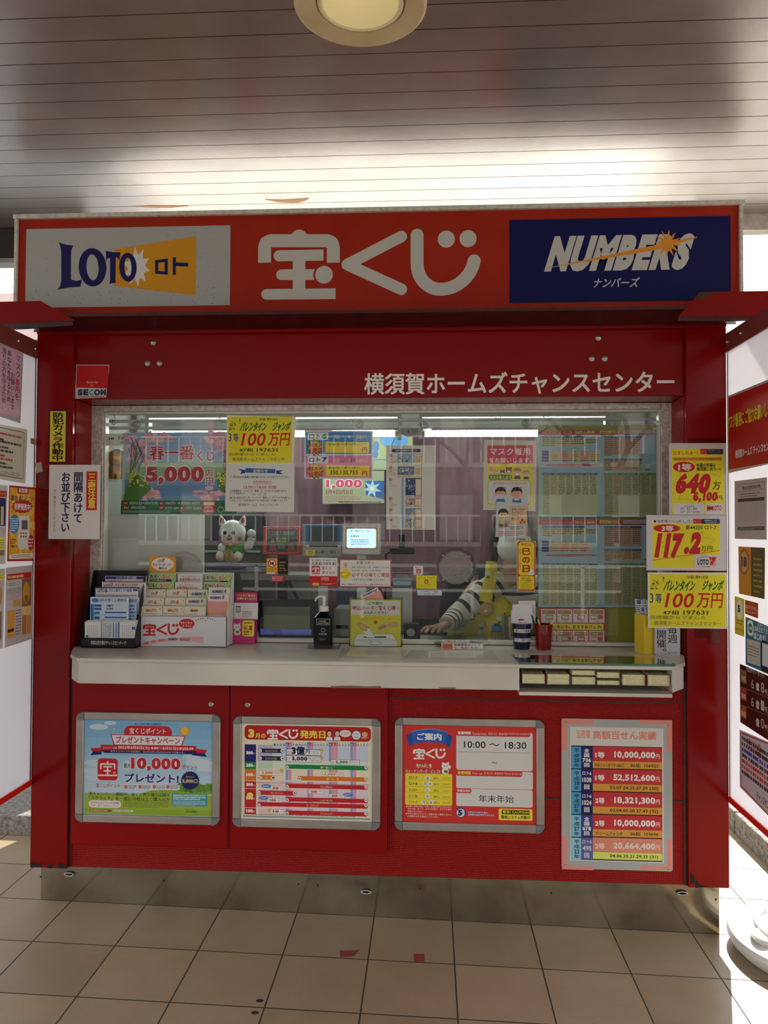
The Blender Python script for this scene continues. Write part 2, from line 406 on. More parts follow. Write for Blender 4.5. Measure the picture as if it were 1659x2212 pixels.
tree(3.6, -12, 'bare branching street tree, the thicker one mirrored in the right of the kiosk window')
tree(1.6, -16, 'bare street tree farther off, mirrored beside the thicker trunk')
rl = thing('street_railing', 'white street railing across the pavement, mirrored in the kiosk window', 'railing', (0, -11, -.13))
q = MB().box(-9, -11.03, .8, 9, -10.97, .86, WHITE).box(-9, -11.02, .35, 9, -10.98, .4, WHITE)
q.build('rail', rl)
for k in range(10):
    MB().box(-9+2*k-.03, -11.03, -.13, -9+2*k+.03, -10.97, .82, WHITE).build('post', rl)

# ------------------------------------------------------------------ ceiling downlight
dl = thing('ceiling_downlight', 'round cream recessed downlight in the metal ceiling', 'ceiling light', (LX, LY, CZ))
CREAM = noisy('cream_enamel', 'cbb78f', 'bda982', 12, .5)
MB().lathe([(.112, CZ+.002), (.118, CZ-.006), (.165, CZ-.012), (.172, CZ-.008), (.172, CZ+.001)], (LX, LY, 0), CREAM, 64, cap=False).build('trim_ring', dl)
MB().lathe([(.112, CZ-.004), (.104, CZ-.008), (.099, CZ-.004), (.094, CZ+.06), (.078, CZ+.085), (.042, CZ+.086)], (LX, LY, 0), M('cream_reflector', 'd6cba4', .4), 64, cap=False).build('reflector', dl)
MB().ell((LX, LY, CZ+.082), (.036, .036, .02), M('lamp_glow', 'fff4d8', .5, emit=3)).build('bulb', dl)
for a in (.9, 2.3): MB().ell((LX+.07*math.cos(a), LY+.07*math.sin(a), CZ+.083), (.003, .003, .003), STEEL).build('screw', dl)

# ------------------------------------------------------------------ kiosk body
YP, YD, YH, YG = -.05, -.056, -.03, .15
XL, XR, PLI, PRI = -1.345, 1.323, -1.196, 1.173
EMB = M('embossed_red_sheet', '900503', .42, 0, .22); nt, N, L, b = nodes(EMB)
tc = N('ShaderNodeTexCoord'); sx = N('ShaderNodeSeparateXYZ'); L(tc.outputs['Object'], sx.inputs[0])
def mth(op, a, v=None):
    n = N('ShaderNodeMath', operation=op)
    for i, q in enumerate((a, v)):
        if q is None: continue
        if isinstance(q, (int, float)): n.inputs[i].default_value = q
        else: L(q, n.inputs[i])
    return n.outputs[0]
pa = mth('SINE', mth('MULTIPLY', mth('ADD', sx.outputs['X'], sx.outputs['Z']), 2*PI/.013)); pb = mth('SINE', mth('MULTIPLY', mth('SUBTRACT', sx.outputs['X'], sx.outputs['Z']), 2*PI/.013))
bp = N('ShaderNodeBump'); bp.inputs['Strength'].default_value = .55; bp.inputs['Distance'].default_value = .0022
L(mth('MULTIPLY', pa, pb), bp.inputs['Height']); L(bp.outputs[0], b.inputs['Normal'])
KICK = noisy('dull_steel_skirting', 'aaa28e', '877e6a', 5, .12, .9, .015, 30)
ki = thing('lottery_kiosk', 'red lottery ticket kiosk with wide service window, red corner posts and steel skirting', 'kiosk', (0, .5, 0))
for x0, x1 in ((XL, PLI), (PRI, XR)): MB().box(x0, YP, .17, x1, .16, 2.262, RED).build('corner_post', ki, bev=.003)
MB().box(XL, YP-.004, 2.262, XR, .16, 2.30, RED).build('top_rail', ki, bev=.002)
hd = MB().box(PLI+.001, YH, 2.006, PRI-.001, .16, 2.262, RED).build('header_panel', ki, bev=.002)
p = Pr(FR(YH-.0008), (0, 0, 1.)); p.T('横須賀ホームズチャンスセンター', 787, 803, 1457, 851, 'e4e0da', .03); p.build('shop_lettering', ki, 'cream shop name lettering')
for px, py in ((332, 740), (319, 785), (345, 785), (1292, 730), (1278, 775), (1306, 775)):
    c = at(px, py, YH); MB().lathe([(.011, 0), (.011, .003), (.0075, .004), (.0075, .009), (.003, .0105)], c, STEEL, 12, Y=V3((0, 0, 1)), Z=V3((0, -1, 0))).build('bolt', ki)
# scuffs on the post feet
SC = M('bare_scuff', '1d0806', .8)
for pts in (((66, 1862), (92, 1866), (90, 1871), (66, 1874)), ((104, 1868), (116, 1866), (112, 1876), (102, 1875)), ((127, 1865), (142, 1866), (143, 1875), (124, 1875)), ((1491, 1882), (1498, 1893), (1502, 1906), (1492, 1910)), ((1504, 1900), (1514, 1912), (1530, 1916), (1502, 1918))):
    MB().prism([at(*q, YP-.0012) for q in pts], (0, .001, 0), SC).build('paint_chip', ki)
# lower front: two doors left, embossed sheet right, embossed strips
z_b = .172
def dz(py, px=800, y=YD): return at(px, py, y).z
xa, xm, xb = at(155, 1650, YD).x, at(495, 1650, YD).x, at(837, 1650, YD).x
zt, zb = .925, at(480, 1832, YD).z
MB().box(PLI+.002, -.035, z_b, PRI-.002, .05, .935, EMB).build('embossed_front', ki, bev=.001)
for x0, x1, kx in ((xa, xm-.002, (456, 1521)), (xm+.002, xb, (535, 1522))):
    d = MB().box(x0, YD, zb, x1, -.034, zt, RED2).build('cabinet_door', ki, bev=.0015)
    c = at(*kx, YD); lk = MB().lathe([(.0105, 0), (.0105, .004), (.008, .006), (.0015, .006)], c, STEEL, 20, Y=V3((0, 0, 1)), Z=V3((0, -1, 0)))
    lk.box(c.x-.001, YD-.0068, c.z-.004, c.x+.001, YD-.006, c.z+.004, BLACK).build('door_lock', d)
zs = at(1350, 1728, -.035).z
jn = MB().box(xb+.004, -.0362, zs-.004, PRI-.003, -.034, zs+.003, DRED); jn.box(xb+.004, -.0362, dz(1512, 1100, -.035)-.004, PRI-.003, -.034, dz(1512, 1100, -.035)+.003, DRED); jn.build('sheet_joint', ki)
for sgn, x in ((1, PLI), (-1, PRI)): MB().box(min(x, x+sgn*.012), -.0375, z_b, max(x, x+sgn*.012), -.03, .93, DRED).build('corner_gap', ki)
MB().add([(x, y, z) for x, y, z in ((XL+.02, 0, fz(XL)-.01), (XR-.02, 0, fz(XR)-.01), (XR-.02, 0, .19), (XL+.02, 0, .19), (XL+.02, .02, fz(XL)-.01), (XR-.02, .02, fz(XR)-.01), (XR-.02, .02, .19), (XL+.02, .02, .19))],
         [(0, 1, 2, 3), (7, 6, 5, 4), (0, 4, 5, 1), (3, 2, 6, 7), (0, 3, 7, 4), (1, 5, 6, 2)], KICK).build('skirting', ki)
for px, py in ((150, 1888), (791, 1926), (1473, 1929)):
    c = at(px, py, -.004); MB().tube([c+V3((.019*math.cos(a)*1, -.004, .006*math.sin(a))) for a in [2*PI*k/16 for k in range(17)]], .0024, STEEL, 8).ell(c+V3((0, -.001, 0)), (.016, .004, .005), BLACK).build('skirting_latch', ki)
for px, py in ((354, 1902), (645, 1910), (687, 1912), (907, 1920), (1191, 1929), (88, 1894), (1546, 1943)):
    c = at(px, py, 0); MB().ell(c, (.004, .003, .004), M('rust', '3a2012', .8), n=10, k=6).build('rivet', ki)
# upper eave: flange under the sign, mitred red plates at both ends
MB().prism([(-1.25, -.2, 2.29), (1.25, -.2, 2.29), (1.36, -.05, 2.272), (-1.36, -.05, 2.272)], (0, 0, .012), DRED).build('eave_flange', ki)
YE = -.21
for pts in (((-60, 653), (88, 650), (162, 692), (35, 697), (-60, 699)), ((1465, 684), (1512, 631), (1720, 627), (1720, 682), (1608, 684))):
    MB().prism([at(*q, YE) for q in pts], (0, .006, 0), RED).build('eave_plate', ki)
e1 = MB().prism([at(*q, YE+.003) for q in ((-60, 699), (35, 697), (157, 691), (157, 703), (25, 711), (-60, 712))], (0, .012, 0), DRED); e1.build('eave_edge', ki)
MB().prism([at(*q, YE+.003) for q in ((1465, 684), (1608, 680), (1722, 680), (1722, 692), (1622, 692), (1465, 693))], (0, .012, 0), DRED).build('eave_edge', ki)
PEEL2 = M('bare_board', '3a2a16', .8)
MB().prism([at(*q, YE-.0008) for q in ((1512, 632), (1548, 632), (1530, 636), (1520, 646), (1514, 648), (1509, 642), (1504, 640))], (0, .0006, 0), PEEL2).build('peeled_spot', ki)
# window frame of textured aluminium with reveals, and the pane
TALU = noisy('textured_aluminium', 'dcd6ce', 'b8b2ac', 55, .4, .35, .25, 90)
wl, wr = PLI+.001, PRI-.001; il, ir = at(220, 1150, .115).x+.006, at(1429, 1150, .115).x-.006; it = at(830, 894, YG).z; zh = at(830, 886, .115).z
CT = 1.0285
FL = M('plain_aluminium', 'd0cac2', .45, .25)
fr = MB().box(wl, .115, CT+.002, il-.006, .165, 2.005, TALU).box(ir+.006, .115, CT+.002, wr, .165, 2.005, TALU).box(il-.006, .115, zh, ir+.006, .165, 2.005, TALU)
fr.box(il-.006, .125, CT+.002, il, .162, zh, FL).box(ir, .125, CT+.002, ir+.006, .162, zh, FL).box(il, .125, it, ir, .162, zh, FL).box(il, .138, CT+.002, ir, .17, CT+.018, FL)
fr.build('window_frame', ki, bev=.002)
for x0, x1 in ((PLI, PLI+.003), (PRI-.003, PRI)): MB().box(x0, -.028, CT+.002, x1, .114, 2.005, EMB).build('jamb_strip', ki)
MB().box(il-.005, YG, CT+.01, ir+.005, YG+.006, it+.005, PANE).build('window_pane', ki)
# inside
INW = M('interior_wall', '8f8e86', .7)
ID = 1.55
for nm, a in (('side_wall', (XL+.01, .16, .0, XL+.04, ID, 2.3)), ('side_wall', (XR-.04, .16, .0, XR-.01, ID, 2.3)), ('rear_wall', (XL+.01, ID, .0, XR-.01, ID+.04, 2.3)), ('inner_ceiling', (XL+.01, -.03, 2.265, XR-.01, ID, 2.3)), ('inner_floor', (XL+.01, .05, .03, XR-.01, ID, .06)), ('roof_deck', (XL-.02, .005, 2.301, XR+.02, ID+.05, 2.33))):
    MB().box(*a, INW if nm != 'roof_deck' else WHITE).build(nm, ki)
MB().box(XL+.05, .195, .96, -.5, .5, CT-.003, M('inner_counter_top', '8e9084', .35)).box(-.5, .195, .96, .05, .74, CT-.003, M('inner_counter_top', '', .35)).box(.05, .195, .96, XR-.05, .45, CT-.003, M('inner_counter_top', '', .35)).build('counter_slab', thing('inner_counter', 'pale inner counter behind the window glass', 'counter', (0, .36, .96)))

# ------------------------------------------------------------------ fascia sign
YS = -.12
c0, c1 = at(32, 560, YS), at(1604, 540, YS); sx0, sx1 = c0.x, c1.x
sz0, sz1 = 2.305, 2.712
sg = thing('fascia_sign', 'long red fascia sign with white lettering between a white panel and a blue panel', 'sign', (0, YS, sz0))
FRM = noisy('worn_white_frame', 'c9c6bb', 'a5a197', 60, .5, lo=.45, hi=.75)
MB().box(sx0+.012, YS+.004, sz0, sx1-.012, -.002, sz1-.012, SIGNRED).build('sign_box', sg)
MB().box(sx0-.004, YS-.012, sz1-.016, sx1+.006, .0, sz1, FRM).box(sx0, YS-.008, sz0-.004, sx0+.012, -.002, sz1-.016, FRM).box(sx1-.012, YS-.008, sz0-.004, sx1, -.002, sz1-.016, FRM).box(sx0+.012, YS-.008, sz0-.006, sx1-.012, YS+.02, sz0+.008, FRM).build('sign_frame', sg, bev=.002)
SV = VW(0, 420, 830)
p = Pr(FR(YS+.003), SV); NV = '08084e'
a0, b1 = p.q(112, 300)[0], p.q(550, 134+8)[1]; a1, b0 = p.q(994, 300)[0], p.q(550, 484)[1]
p.slab([(a0, b0), (a1, b0), (a1, b1), (a0, b1)], M('sign_white_panel', 'a4a4a0', .45), .001)
random.seed(3)
for k in range(240):
    u = random.uniform(118, 985); v = 478-abs(random.gauss(0, 110))
    if v > 160: r = random.uniform(.7, 2.2); p.ell(u, v, r*random.uniform(.6, 1.4), r, '5b5b56', 6)
p.poly([(495, 237), (848, 181), (845, 436), (490, 395)], 'cc8c16')
p.star(590, 313, 60, 36, 10, 'd2d0cb', .2, 1.45)
p.poly([(255, 208), (286, 217), (318, 222), (310, 236), (307, 262), (307, 368), (330, 374), (354, 368), (348, 399), (300, 402), (248, 412), (260, 396), (265, 372), (265, 255), (263, 232)], NV)
p.annul(400, 315, 60, 83, 26, 56, NV, rot=-.06)
p.poly([(458, 244), (490, 250), (521, 250), (517, 286), (508, 274), (501, 272), (499, 372), (502, 381), (472, 387), (476, 372), (475, 274), (467, 276), (458, 288)], NV)
p.annul(553, 315, 38, 63, 15, 41, NV, rot=-.04)
p.poly([(670, 284), (725, 277), (725, 291), (684, 296), (684, 330), (711, 333), (711, 291), (725, 289), (725, 348), (670, 342)], NV)
p.poly([(746, 272), (760, 272), (760, 294), (813, 296), (813, 312), (760, 310), (760, 348), (746, 348)], NV)
p.build('white_panel', sg, 'white panel with navy serif lettering over an orange beam')
p = Pr(FR(YS+.003), (0, 0, 1.)); W2 = 'bcb9b2'
def kuji(p, X, k, hx, W, ring=None):
    """the lottery wordmark in rounded strokes; X maps its own units, k scales widths"""
    p.stroke([X(1143, 295), X(1143, 228), X(1150, 208), X(1168, 200), X(1415, 200), X(1433, 208), X(1440, 228), X(1440, 295)], 56*k, hx, 'bb')
    p.ell(*X(1292, 190), 38*k, 38*k, hx)
    p.stroke([X(1206, 265), X(1398, 262)], 48*k, hx, 'rb'); p.stroke([X(1216, 347), X(1362, 346)], 46*k, hx, 'rb')
    p.stroke([X(1292, 265), X(1292, 430)], 54*k, hx, 'bb'); p.stroke([X(1152, 432), X(1450, 429)], 46*k, hx, 'rb')
    if ring: p.ell(*X(1400, 347), 47*k, 47*k, ring)
    p.ell(*X(1400, 347), 38*k, 38*k, hx)
    p.stroke([X(1734, 182), X(1500, 303), X(1734, 410)], 50*k, hx)
    p.stroke([X(1802, 176)]+[X(1902-100*math.cos(t*PI/20), 300+110*math.sin(t*PI/20)) for t in range(11)]+[X(1902+150*math.sin(t*.1361), 255+155*math.cos(t*.1361)) for t in range(1, 11)], 56*k, hx)
    p.ell(*X(1928, 193), 37*k, 37*k, hx); p.ell(*X(2022, 191), 37*k, 37*k, hx)
kuji(p, lambda u, v: (u/2, 420+v/2), .5, W2, 0, 'a0260f')
p.build('wordmark', sg, 'white rounded wordmark')
SV2 = VW(830, 420, 1659)
p = Pr(FR(YS+.003), SV2)
a0, b1 = p.q(542, 290)[0], p.q(1020, 102)[1]; a1, b0 = p.q(1497, 290)[0], p.q(1020, 463)[1]
p.slab([(a0, b0), (a1, b0), (a1, b1), (a0, b1)], M('sign_blue_panel', '060d4c', .55, 0, .2), .001)
p.T('NUMBERS', 690, 174, 1350, 331, 'bcbab4', .075, .3)
p.poly([(683, 323), (1195, 214), (1352, 183), (1352, 187), (1195, 237)], 'd68a28'); p.star(1225, 213, 62, 26, 12, 'd68a28', .1)
p.T('ナンバーズ', 900, 360, 1106, 402, 'bcbab4', .03, .25)
p.build('blue_panel', sg, 'blue panel with slanted white lettering and an orange star')

# ------------------------------------------------------------------ service counter with ticket drawer
LAM = noisy('cream_laminate', 'cfcac0', 'c0bbb0', 3, .3); EDGE = M('counter_edge', 'd6d0c4', .35)
sc = thing('service_counter', 'cream service counter with chamfered ends below the window', 'counter', (0, -.1, .93))
YF = -.285; cl_, cr_ = -1.112, 1.108
kx0, kx1 = at(1122, 1465, YF).x, at(1452, 1465, YF).x; kz0, kz1 = at(1290, 1497, YF).z, at(1290, 1444, YF).z
def top_poly(g): return [(PLI+.01, .19), (PLI+.01, -.045), (cl_-g, YF+.075), (cl_+.06-g*.6, YF-g), (cr_-.06+g*.6, YF-g), (cr_+g, YF+.075), (PRI-.01, -.045), (PRI-.01, .19)]
MB().prism([(x, y, CT-.014) for x, y in top_poly(.006)], (0, 0, .014), LAM).build('counter_top', sc, bev=.003)
zb_ = .937
ap = [(cl_, YF+.075), (cl_+.06, YF), (kx0, YF), (kx0, YF+.24), (kx0, -.06), (cl_, -.06)]
MB().prism([(x, y, zb_) for x, y in ap], (0, 0, CT-.014-zb_), LAM).build('front_apron', sc, bev=.0015)
ap = [(kx1, YF), (cr_-.06, YF), (cr_, YF+.075), (cr_, -.06), (kx1, -.06)]
MB().prism([(x, y, zb_) for x, y in ap], (0, 0, CT-.014-zb_), LAM).build('end_apron', sc, bev=.0015)
MB().box(kx0, YF, kz0-.012, kx1, -.06, kz0, LAM).box(kx0, -.075, kz0, kx1, -.06, CT-.015, LAM).build('drawer_box', sc)
sh = (kz0+(kz1-kz0)*.34)
dr = MB().box(kx0+.004, YF+.006, sh-.004, kx1-.004, -.076, sh, ACR).box(kx0, YF+.001, kz0, kx1, YF+.004, kz0+.012, ACR)
nx = 6
for k in range(nx+1):
    x = kx0+.012+(kx1-kx0-.024)*k/nx; dr.box(x-.002, YF+.006, sh, x+.002, -.076, kz1-.004, ACR)
dr.build('drawer_tray', sc, None)
for px in (188+0, 1120): pass
g0 = [atz(*q, CT+.006) for q in ((1110, 1418), (1420, 1412), (1462, 1440), (1122, 1440))]
gl_ = MB().prism([V3((kx0-.002, YF-.008, CT+.0012)), V3((kx1+.01, YF-.008, CT+.0012)), V3((kx1-.02, -.13, CT+.0012)), V3((kx0-.012, -.13, CT+.0012))], (0, 0, .006), clear('green_glass', 2.2, 'd2e4dc')); gl_.build('glass_top', sc)
MB().add([(kx0-.002, YF-.0085, CT+.0012), (kx1+.01, YF-.0085, CT+.0012), (kx1+.01, YF-.0085, CT+.0072), (kx0-.002, YF-.0085, CT+.0072)], [(0, 1, 2, 3)], M('glass_edge', '2f6a55', .2)).build('glass_edge', sc)
CHIP = M('chipped_board', '7a6248', .8)
for pts in (((714, 1482), (760, 1481), (790, 1483), (822, 1482), (824, 1487), (716, 1486)), ((948, 1485), (985, 1485), (984, 1489), (952, 1489)), ((1136, 1490), (1190, 1491), (1186, 1495), (1140, 1494))):
    MB().prism([at(*q, YF-.0012) for q in pts], (0, .001, 0), CHIP).build('chipped_edge', sc, None)
# betting slips in the drawer
SLIP = noisy('slip_edges', 'd8d2a8', 'c9c298', 90, .7); SRED = M('slip_red_edge', 'b8453a', .6)
def stack(px0, px1, pyt, pyb, lab):
    y = YF+.012; a = at(px0, pyb, y); b = at(px1, pyt, y)
    t = thing('slip_stack', lab, 'paper slips', ((a.x+b.x)/2, y+.05, a.z), 'betting slip stacks in the counter drawer')
    n = max(3, int((b.z-a.z)/.0035)); q = MB()
    for k in range(n):
        j = random.uniform(-.0008, .0008); z0 = a.z+(b.z-a.z)*k/n
        q.box(a.x+j, y+j, z0, b.x+j-.003, y+.085+j, z0+(b.z-a.z)/n*.93, SLIP)
    q.build('slips', t); MB().box(b.x-.003, y+.001, a.z, b.x-.0005, y+.084, b.z-.0005, SRED).build('red_edge', t)
for a in ((1128, 1178, 1457, 1476, 'tall stack of cream slips in the leftmost drawer slot'), (1183, 1231, 1457, 1478, 'stack of cream slips in the second drawer slot from the left'),
          (1236, 1286, 1449, 1458, 'thin upper stack of slips in the third drawer slot from the left'), (1236, 1287, 1463, 1478, 'lower curled stack of slips in the third drawer slot from the left'),
          (1290, 1339, 1453, 1464, 'upper stack of slips in the fourth drawer slot from the left'), (1290, 1339, 1471, 1479, 'thin lower stack of slips in the fourth drawer slot from the left'),
          (1345, 1394, 1458, 1480, 'stack of slips in the second drawer slot from the right'), (1400, 1448, 1459, 1481, 'tall stack of slips in the rightmost drawer slot')): stack(*a)
# ------------------------------------------------------------------ framed posters on the lower front
def poster_frame(vw, out, inn, label, y, loc):
    P = Pr(FR(y), vw); a0, b0, a1, b1 = P.bx(*out); i0, j0, i1, j1 = P.bx(*inn)
    t = thing('poster_frame', label, 'poster frame', ((a0+a1)/2, y, b0), 'snap frames on the kiosk front')
    cw = i0-a0; ch = b1-j1; d0, d1 = y-.013, y
    for r in ((i0, j1, i1, b1), (i0, b0, i1, j0), (a0, j0, i0, j1), (i1, j0, a1, j1)):
        MB().box(r[0], d0, r[1], r[2], d1, r[3], ALU).build('frame_rail', t, bev=.003)
    for sx_, sz_, x, z, w_, h_ in ((-1, -1, i0, j0, i0-a0, j0-b0), (1, -1, i1, j0, a1-i1, j0-b0), (-1, 1, i0, j1, i0-a0, b1-j1), (1, 1, i1, j1, a1-i1, b1-j1)):
        pts = [(x, z)]+[(x+sx_*w_*math.cos(k*PI/16), z+sz_*h_*math.sin(k*PI/16)) for k in range(9)]
        if sx_*sz_ < 0: pts = pts[::-1]
        MB().prism([(px, d0-.0005, pz) for px, pz in pts], (0, .0135, 0), M('grey_corner_cap', '77797a', .4)).build('frame_corner', t)
    P.p = FR(y-.004); i0, j0, i1, j1 = i0-.002, j0-.002, i1+.002, j1+.002
    return P, t, (i0, j0, i1, j1)
def slab4(P, q, hx): return P.slab([(q[0], q[1]), (q[2], q[1]), (q[2], q[3]), (q[0], q[3])], hx, .001)
def bands(P, u0, v0, u1, v1, cols):
    n = len(cols)
    for k, c in enumerate(cols): P.rect(u0, v0+(v1-v0)*k/n, u1, v0+(v1-v0)*(k+1)/n, c)
NAVY = '1d1f63'
P, t, q = poster_frame(VW(150, 1530, 500), (75, 42, 1550, 1172), (155, 120, 1470, 1092), 'framed sky blue point campaign poster on the leftmost kiosk door', YD, 0)
slab4(P, q, 'a9cbe0')
bands(P, 157, 121, 1468, 870, ['7fb4d8', '86b8da', '8fbedd', '98c3df', 'a3c8e1', 'aecee4', 'b9d4e6', 'c2d8e6'])
for (x, y, r) in ((300, 190, 60), (420, 150, 40), (260, 560, 70), (220, 640, 60), (1330, 560, 90), (1250, 500, 60), (1400, 620, 60), (300, 700, 90), (900, 800, 120)): P.ell(x, y, r*1.6, r*.5, 'c9dbe6')
P.rect(157, 880, 1468, 1091, '9fb63e'); P.poly([(700, 880), (820, 845), (1000, 830), (1200, 830), (1468, 850), (1468, 880)], '8fae36')
for x in range(1130, 1468, 22): P.ell(x, 815+random.uniform(-14, 14), 30, 42, random.choice(['5e8a35', '6d9a3c', '4f7a2e']), 10)
P.rect(157, 1030, 1468, 1091, '8fae30')
for x, y, r in ((460, 208, 20), (322, 335, 16), (366, 265, 10), (1185, 503, 22), (1380, 262, 12), (1130, 188, 14)): P.star(x, y, r, r*.25, 4, 'e0c84a', PI/2)
P.T('宝くじ売り場の店舗限定', 667, 150, 937, 173, NAVY, .02)
P.rr(560, 180, 1052, 310, 'c9222e', .5); P.T('宝くじポイント', 615, 202, 990, 262, 'e8e4e2', .03)
P.poly([(420, 264), (1190, 282), (1155, 385), (455, 375)], 'c9222e'); P.poly([(432, 272), (1178, 289), (1146, 380), (466, 370)], 'dfe0e2')
P.T('プレゼントキャンペーン', 478, 290, 1132, 365, 'c9222e', .035)
P.poly([(215, 412), (330, 405), (330, 470), (212, 480), (240, 447)], NAVY); P.poly([(1412, 430), (1290, 425), (1250, 480), (1412, 497), (1385, 462)], NAVY)
P.poly([(215, 408), (320, 402), (320, 440), (235, 440)], 'c9222e'); P.poly([(1412, 426), (1300, 414), (1300, 455), (1390, 462)], 'c9222e')
P.poly([(320, 372), (1300, 384), (1300, 436), (320, 428)], 'c9222e'); P.poly([(320, 428), (1300, 434), (1250, 470), (362, 456)], NAVY)
P.T('キャンペーン期間', 346, 392, 486, 414, 'e8e4e2'); P.T('2022年3月5日(土) 0:00～3月31日(木)22:59', 498, 390, 1270, 426, 'f0eeea', .025)
P.T('本キャンペーンへの応募は、2022年3月31日(木)22:59まで可能です。', 422, 436, 1180, 458, 'd8d8e8')
P.ell(1180, 232, 48, 48, 'd79a20'); P.ell(1180, 232, 40, 40, 'ecc24e')
P.rr(290, 512, 495, 736, 'c9222e', .16)
def logo(P, x, y, k, hx='efeae6', dot='e6b23a'):
    st = 15*k/100
    P.stroke([(x-70*k/100, y-8*k/100), (x-70*k/100, y-55*k/100), (x+70*k/100, y-55*k/100), (x+70*k/100, y-8*k/100)], st, hx)
    P.stroke([(x, y-80*k/100), (x, y-55*k/100)], st, hx); P.stroke([(x-38*k/100, y-28*k/100), (x+38*k/100, y-28*k/100)], st, hx)
    P.stroke([(x, y-28*k/100), (x, y+50*k/100)], st, hx); P.stroke([(x-35*k/100, y+15*k/100), (x+30*k/100, y+15*k/100)], st, hx)
    P.stroke([(x-98*k/100, y+60*k/100), (x+98*k/100, y+60*k/100)], st, hx, 'bb'); P.ell(x+68*k/100, y+33*k/100, 13*k/100, 13*k/100, dot)
logo(P, 393, 625, 100); P.T('宝くじポイント', 272, 768, 518, 810, 'c9222e', .025)
P.ell(592, 587, 48, 52, 'cfdae2'); P.T('最大', 557, 562, 628, 610, '1a1a1a', .02)
P.T('10,000', 632, 506, 1138, 645, 'c9222e', .055, 0, 'e6e8ea', .05); P.T('ポイント', 1153, 578, 1310, 625, 'c9222e', .02)
P.T('プレゼント!', 566, 668, 1122, 760, '24247c', .045, 0, 'e2e6ea', .05)
P.star(1237, 738, 98, 88, 22, NAVY); P.T('総せんで', 1196, 690, 1274, 712, 'e2c860'); P.T('5,000口', 1158, 725, 1312, 768, 'e8d27a', .03)
P.rr(557, 778, 1130, 832, 'dce2e4', .2)
for k, u in enumerate((580, 725, 870, 1008)): P.ell(u, 803, 18, 18, 'c9222e'); P.T('%d等' % (k+1), u-12, 795, u+12, 811, 'f0e8e6'); P.lines(u+24, 784, u+112, 826, 3, '50505a', .5, 8)
P.T('本キャンペーン期間中、宝くじ売り場の店頭で', 200, 862, 1028, 898, '16161c', .018); P.T('「スクラッチ」を一度に10枚以上ご購入の方', 200, 905, 1028, 944, '16161c', .018)
P.rr(198, 942, 530, 1018, 'e6e0d8', .5); P.T('すべてのスクラッチが対象', 220, 955, 508, 980, '96322c', .02); P.T('(100円、200円、300円はどれでもOK!)', 220, 988, 508, 1008, '96322c')
P.lines(552, 950, 1030, 1020, 7, '4a5a28', .4, 30); P.rect(1048, 875, 1412, 1002, '4d9ba6'); P.lines(1062, 882, 1400, 940, 3, 'e2ecec', .55, 22); P.lines(1062, 946, 1400, 996, 5, 'cfe2e4', .4, 34)
P.rr(204, 1036, 438, 1056, 'b03a34', .5); P.rr(440, 1038, 655, 1058, 'dcd8d0', .5); P.lines(215, 1041, 425, 1052, 1, 'e8dcd8', .6, 22); P.lines(450, 1043, 640, 1054, 1, '9a6a60', .6, 20)
P.T('みずほ銀行', 1190, 1048, 1312, 1070, '223060', .03); P.lines(1185, 1030, 1312, 1038, 1, '303a20', .6, 14)
P.build('poster', t, 'sky blue point campaign poster')

P, t, q = poster_frame(VW(490, 1530, 840), (68, 85, 1575, 1222), (152, 160, 1490, 1140), 'framed schedule poster of lottery sale days on the right kiosk door', YD, 0)
slab4(P, q, 'e6e2c4'); RDp = 'c4232c'
P.rr(182, 182, 1475, 330, RDp, .3); P.rr(182, 182, 1475, 330, 'b81a22', .3)
P.T('3', 220, 212, 282, 300, 'eedb4c', .07); P.T('月の', 292, 255, 398, 306, 'eedb4c', .04)
def kj(P, x, y, k, hx, gap):
    kuji(P, lambda u, v: (x+(u-1115)*k, y+(v-150)*k*1.05), k, hx, 0, gap)
kj(P, 412, 212, .334, 'f2ece8', 'b81a22')
P.T('発売日', 748, 226, 1010, 308, 'eedb4c', .05)
for u in (1050, 1130): P.ell(u, 258, 28, 40, '2a1c18', 16); P.ell(u, 262, 22, 28, 'e2b8a0', 16); P.poly([(u-36, 328), (u-26, 292), (u+26, 292), (u+36, 328)], 'dfe4ea')
P.ell(1213, 258, 58, 36, 'ece6e2'); P.lines(1170, 240, 1256, 276, 3, '8a3a40', .4, 9); P.ell(1326, 276, 44, 44, 'd6e8f2'); P.T('関東・中部・東北自治', 1296, 256, 1356, 272, '2a6aa0', .02); P.T('販売中', 1304, 288, 1348, 304, '2a6aa0', .02)
P.ell(1412, 268, 30, 26, 'd8b078'); P.lines(1376, 292, 1452, 316, 2, 'f0dcd8', .4, 8)
X0, DX = 490, 31.6
def dc(d): return X0+(d-1)*DX
rows = [(368, 548, '2a2272', 'b9b2d6', '300'), (548, 622, '11884a', 'bcd9bd', '200'), (622, 740, 'e0752a', 'ecd5b4', '100'), (745, 820, RDp, 'e8c4c8', '300'), (824, 1015, RDp, 'e2b8c6', '200'), (1020, 1085, RDp, 'e6c6c0', '100')]
for v0, v1, cc, lt, nm in rows:
    P.rect(182, v0, 300, v1, cc); P.rect(318, v0+6, 470, v1-4, lt); P.rect(474, v0+6, 1448, v1-4, {'2a2272': 'ccd2e6', '11884a': 'd6e2d2', 'e0752a': 'ece0c8'}.get(cc, 'e6cfd8'))
    for d, c2 in ((5, '8f9fd6'), (12, '8f9fd6'), (19, '8f9fd6'), (26, '8f9fd6'), (6, 'e69aa8'), (13, 'e69aa8'), (20, 'e69aa8'), (21, 'e69aa8'), (27, 'e69aa8')):
        if v0 != 548: P.rect(dc(d)-14, v0+6, dc(d)+14, v1-4, c2)
    vm = (v0+v1)/2; P.T(nm, 198, vm-20, 266, vm+14, 'f4eeea', .06); P.T('円', 268, vm-2, 286, vm+14, 'f4eeea', .02)
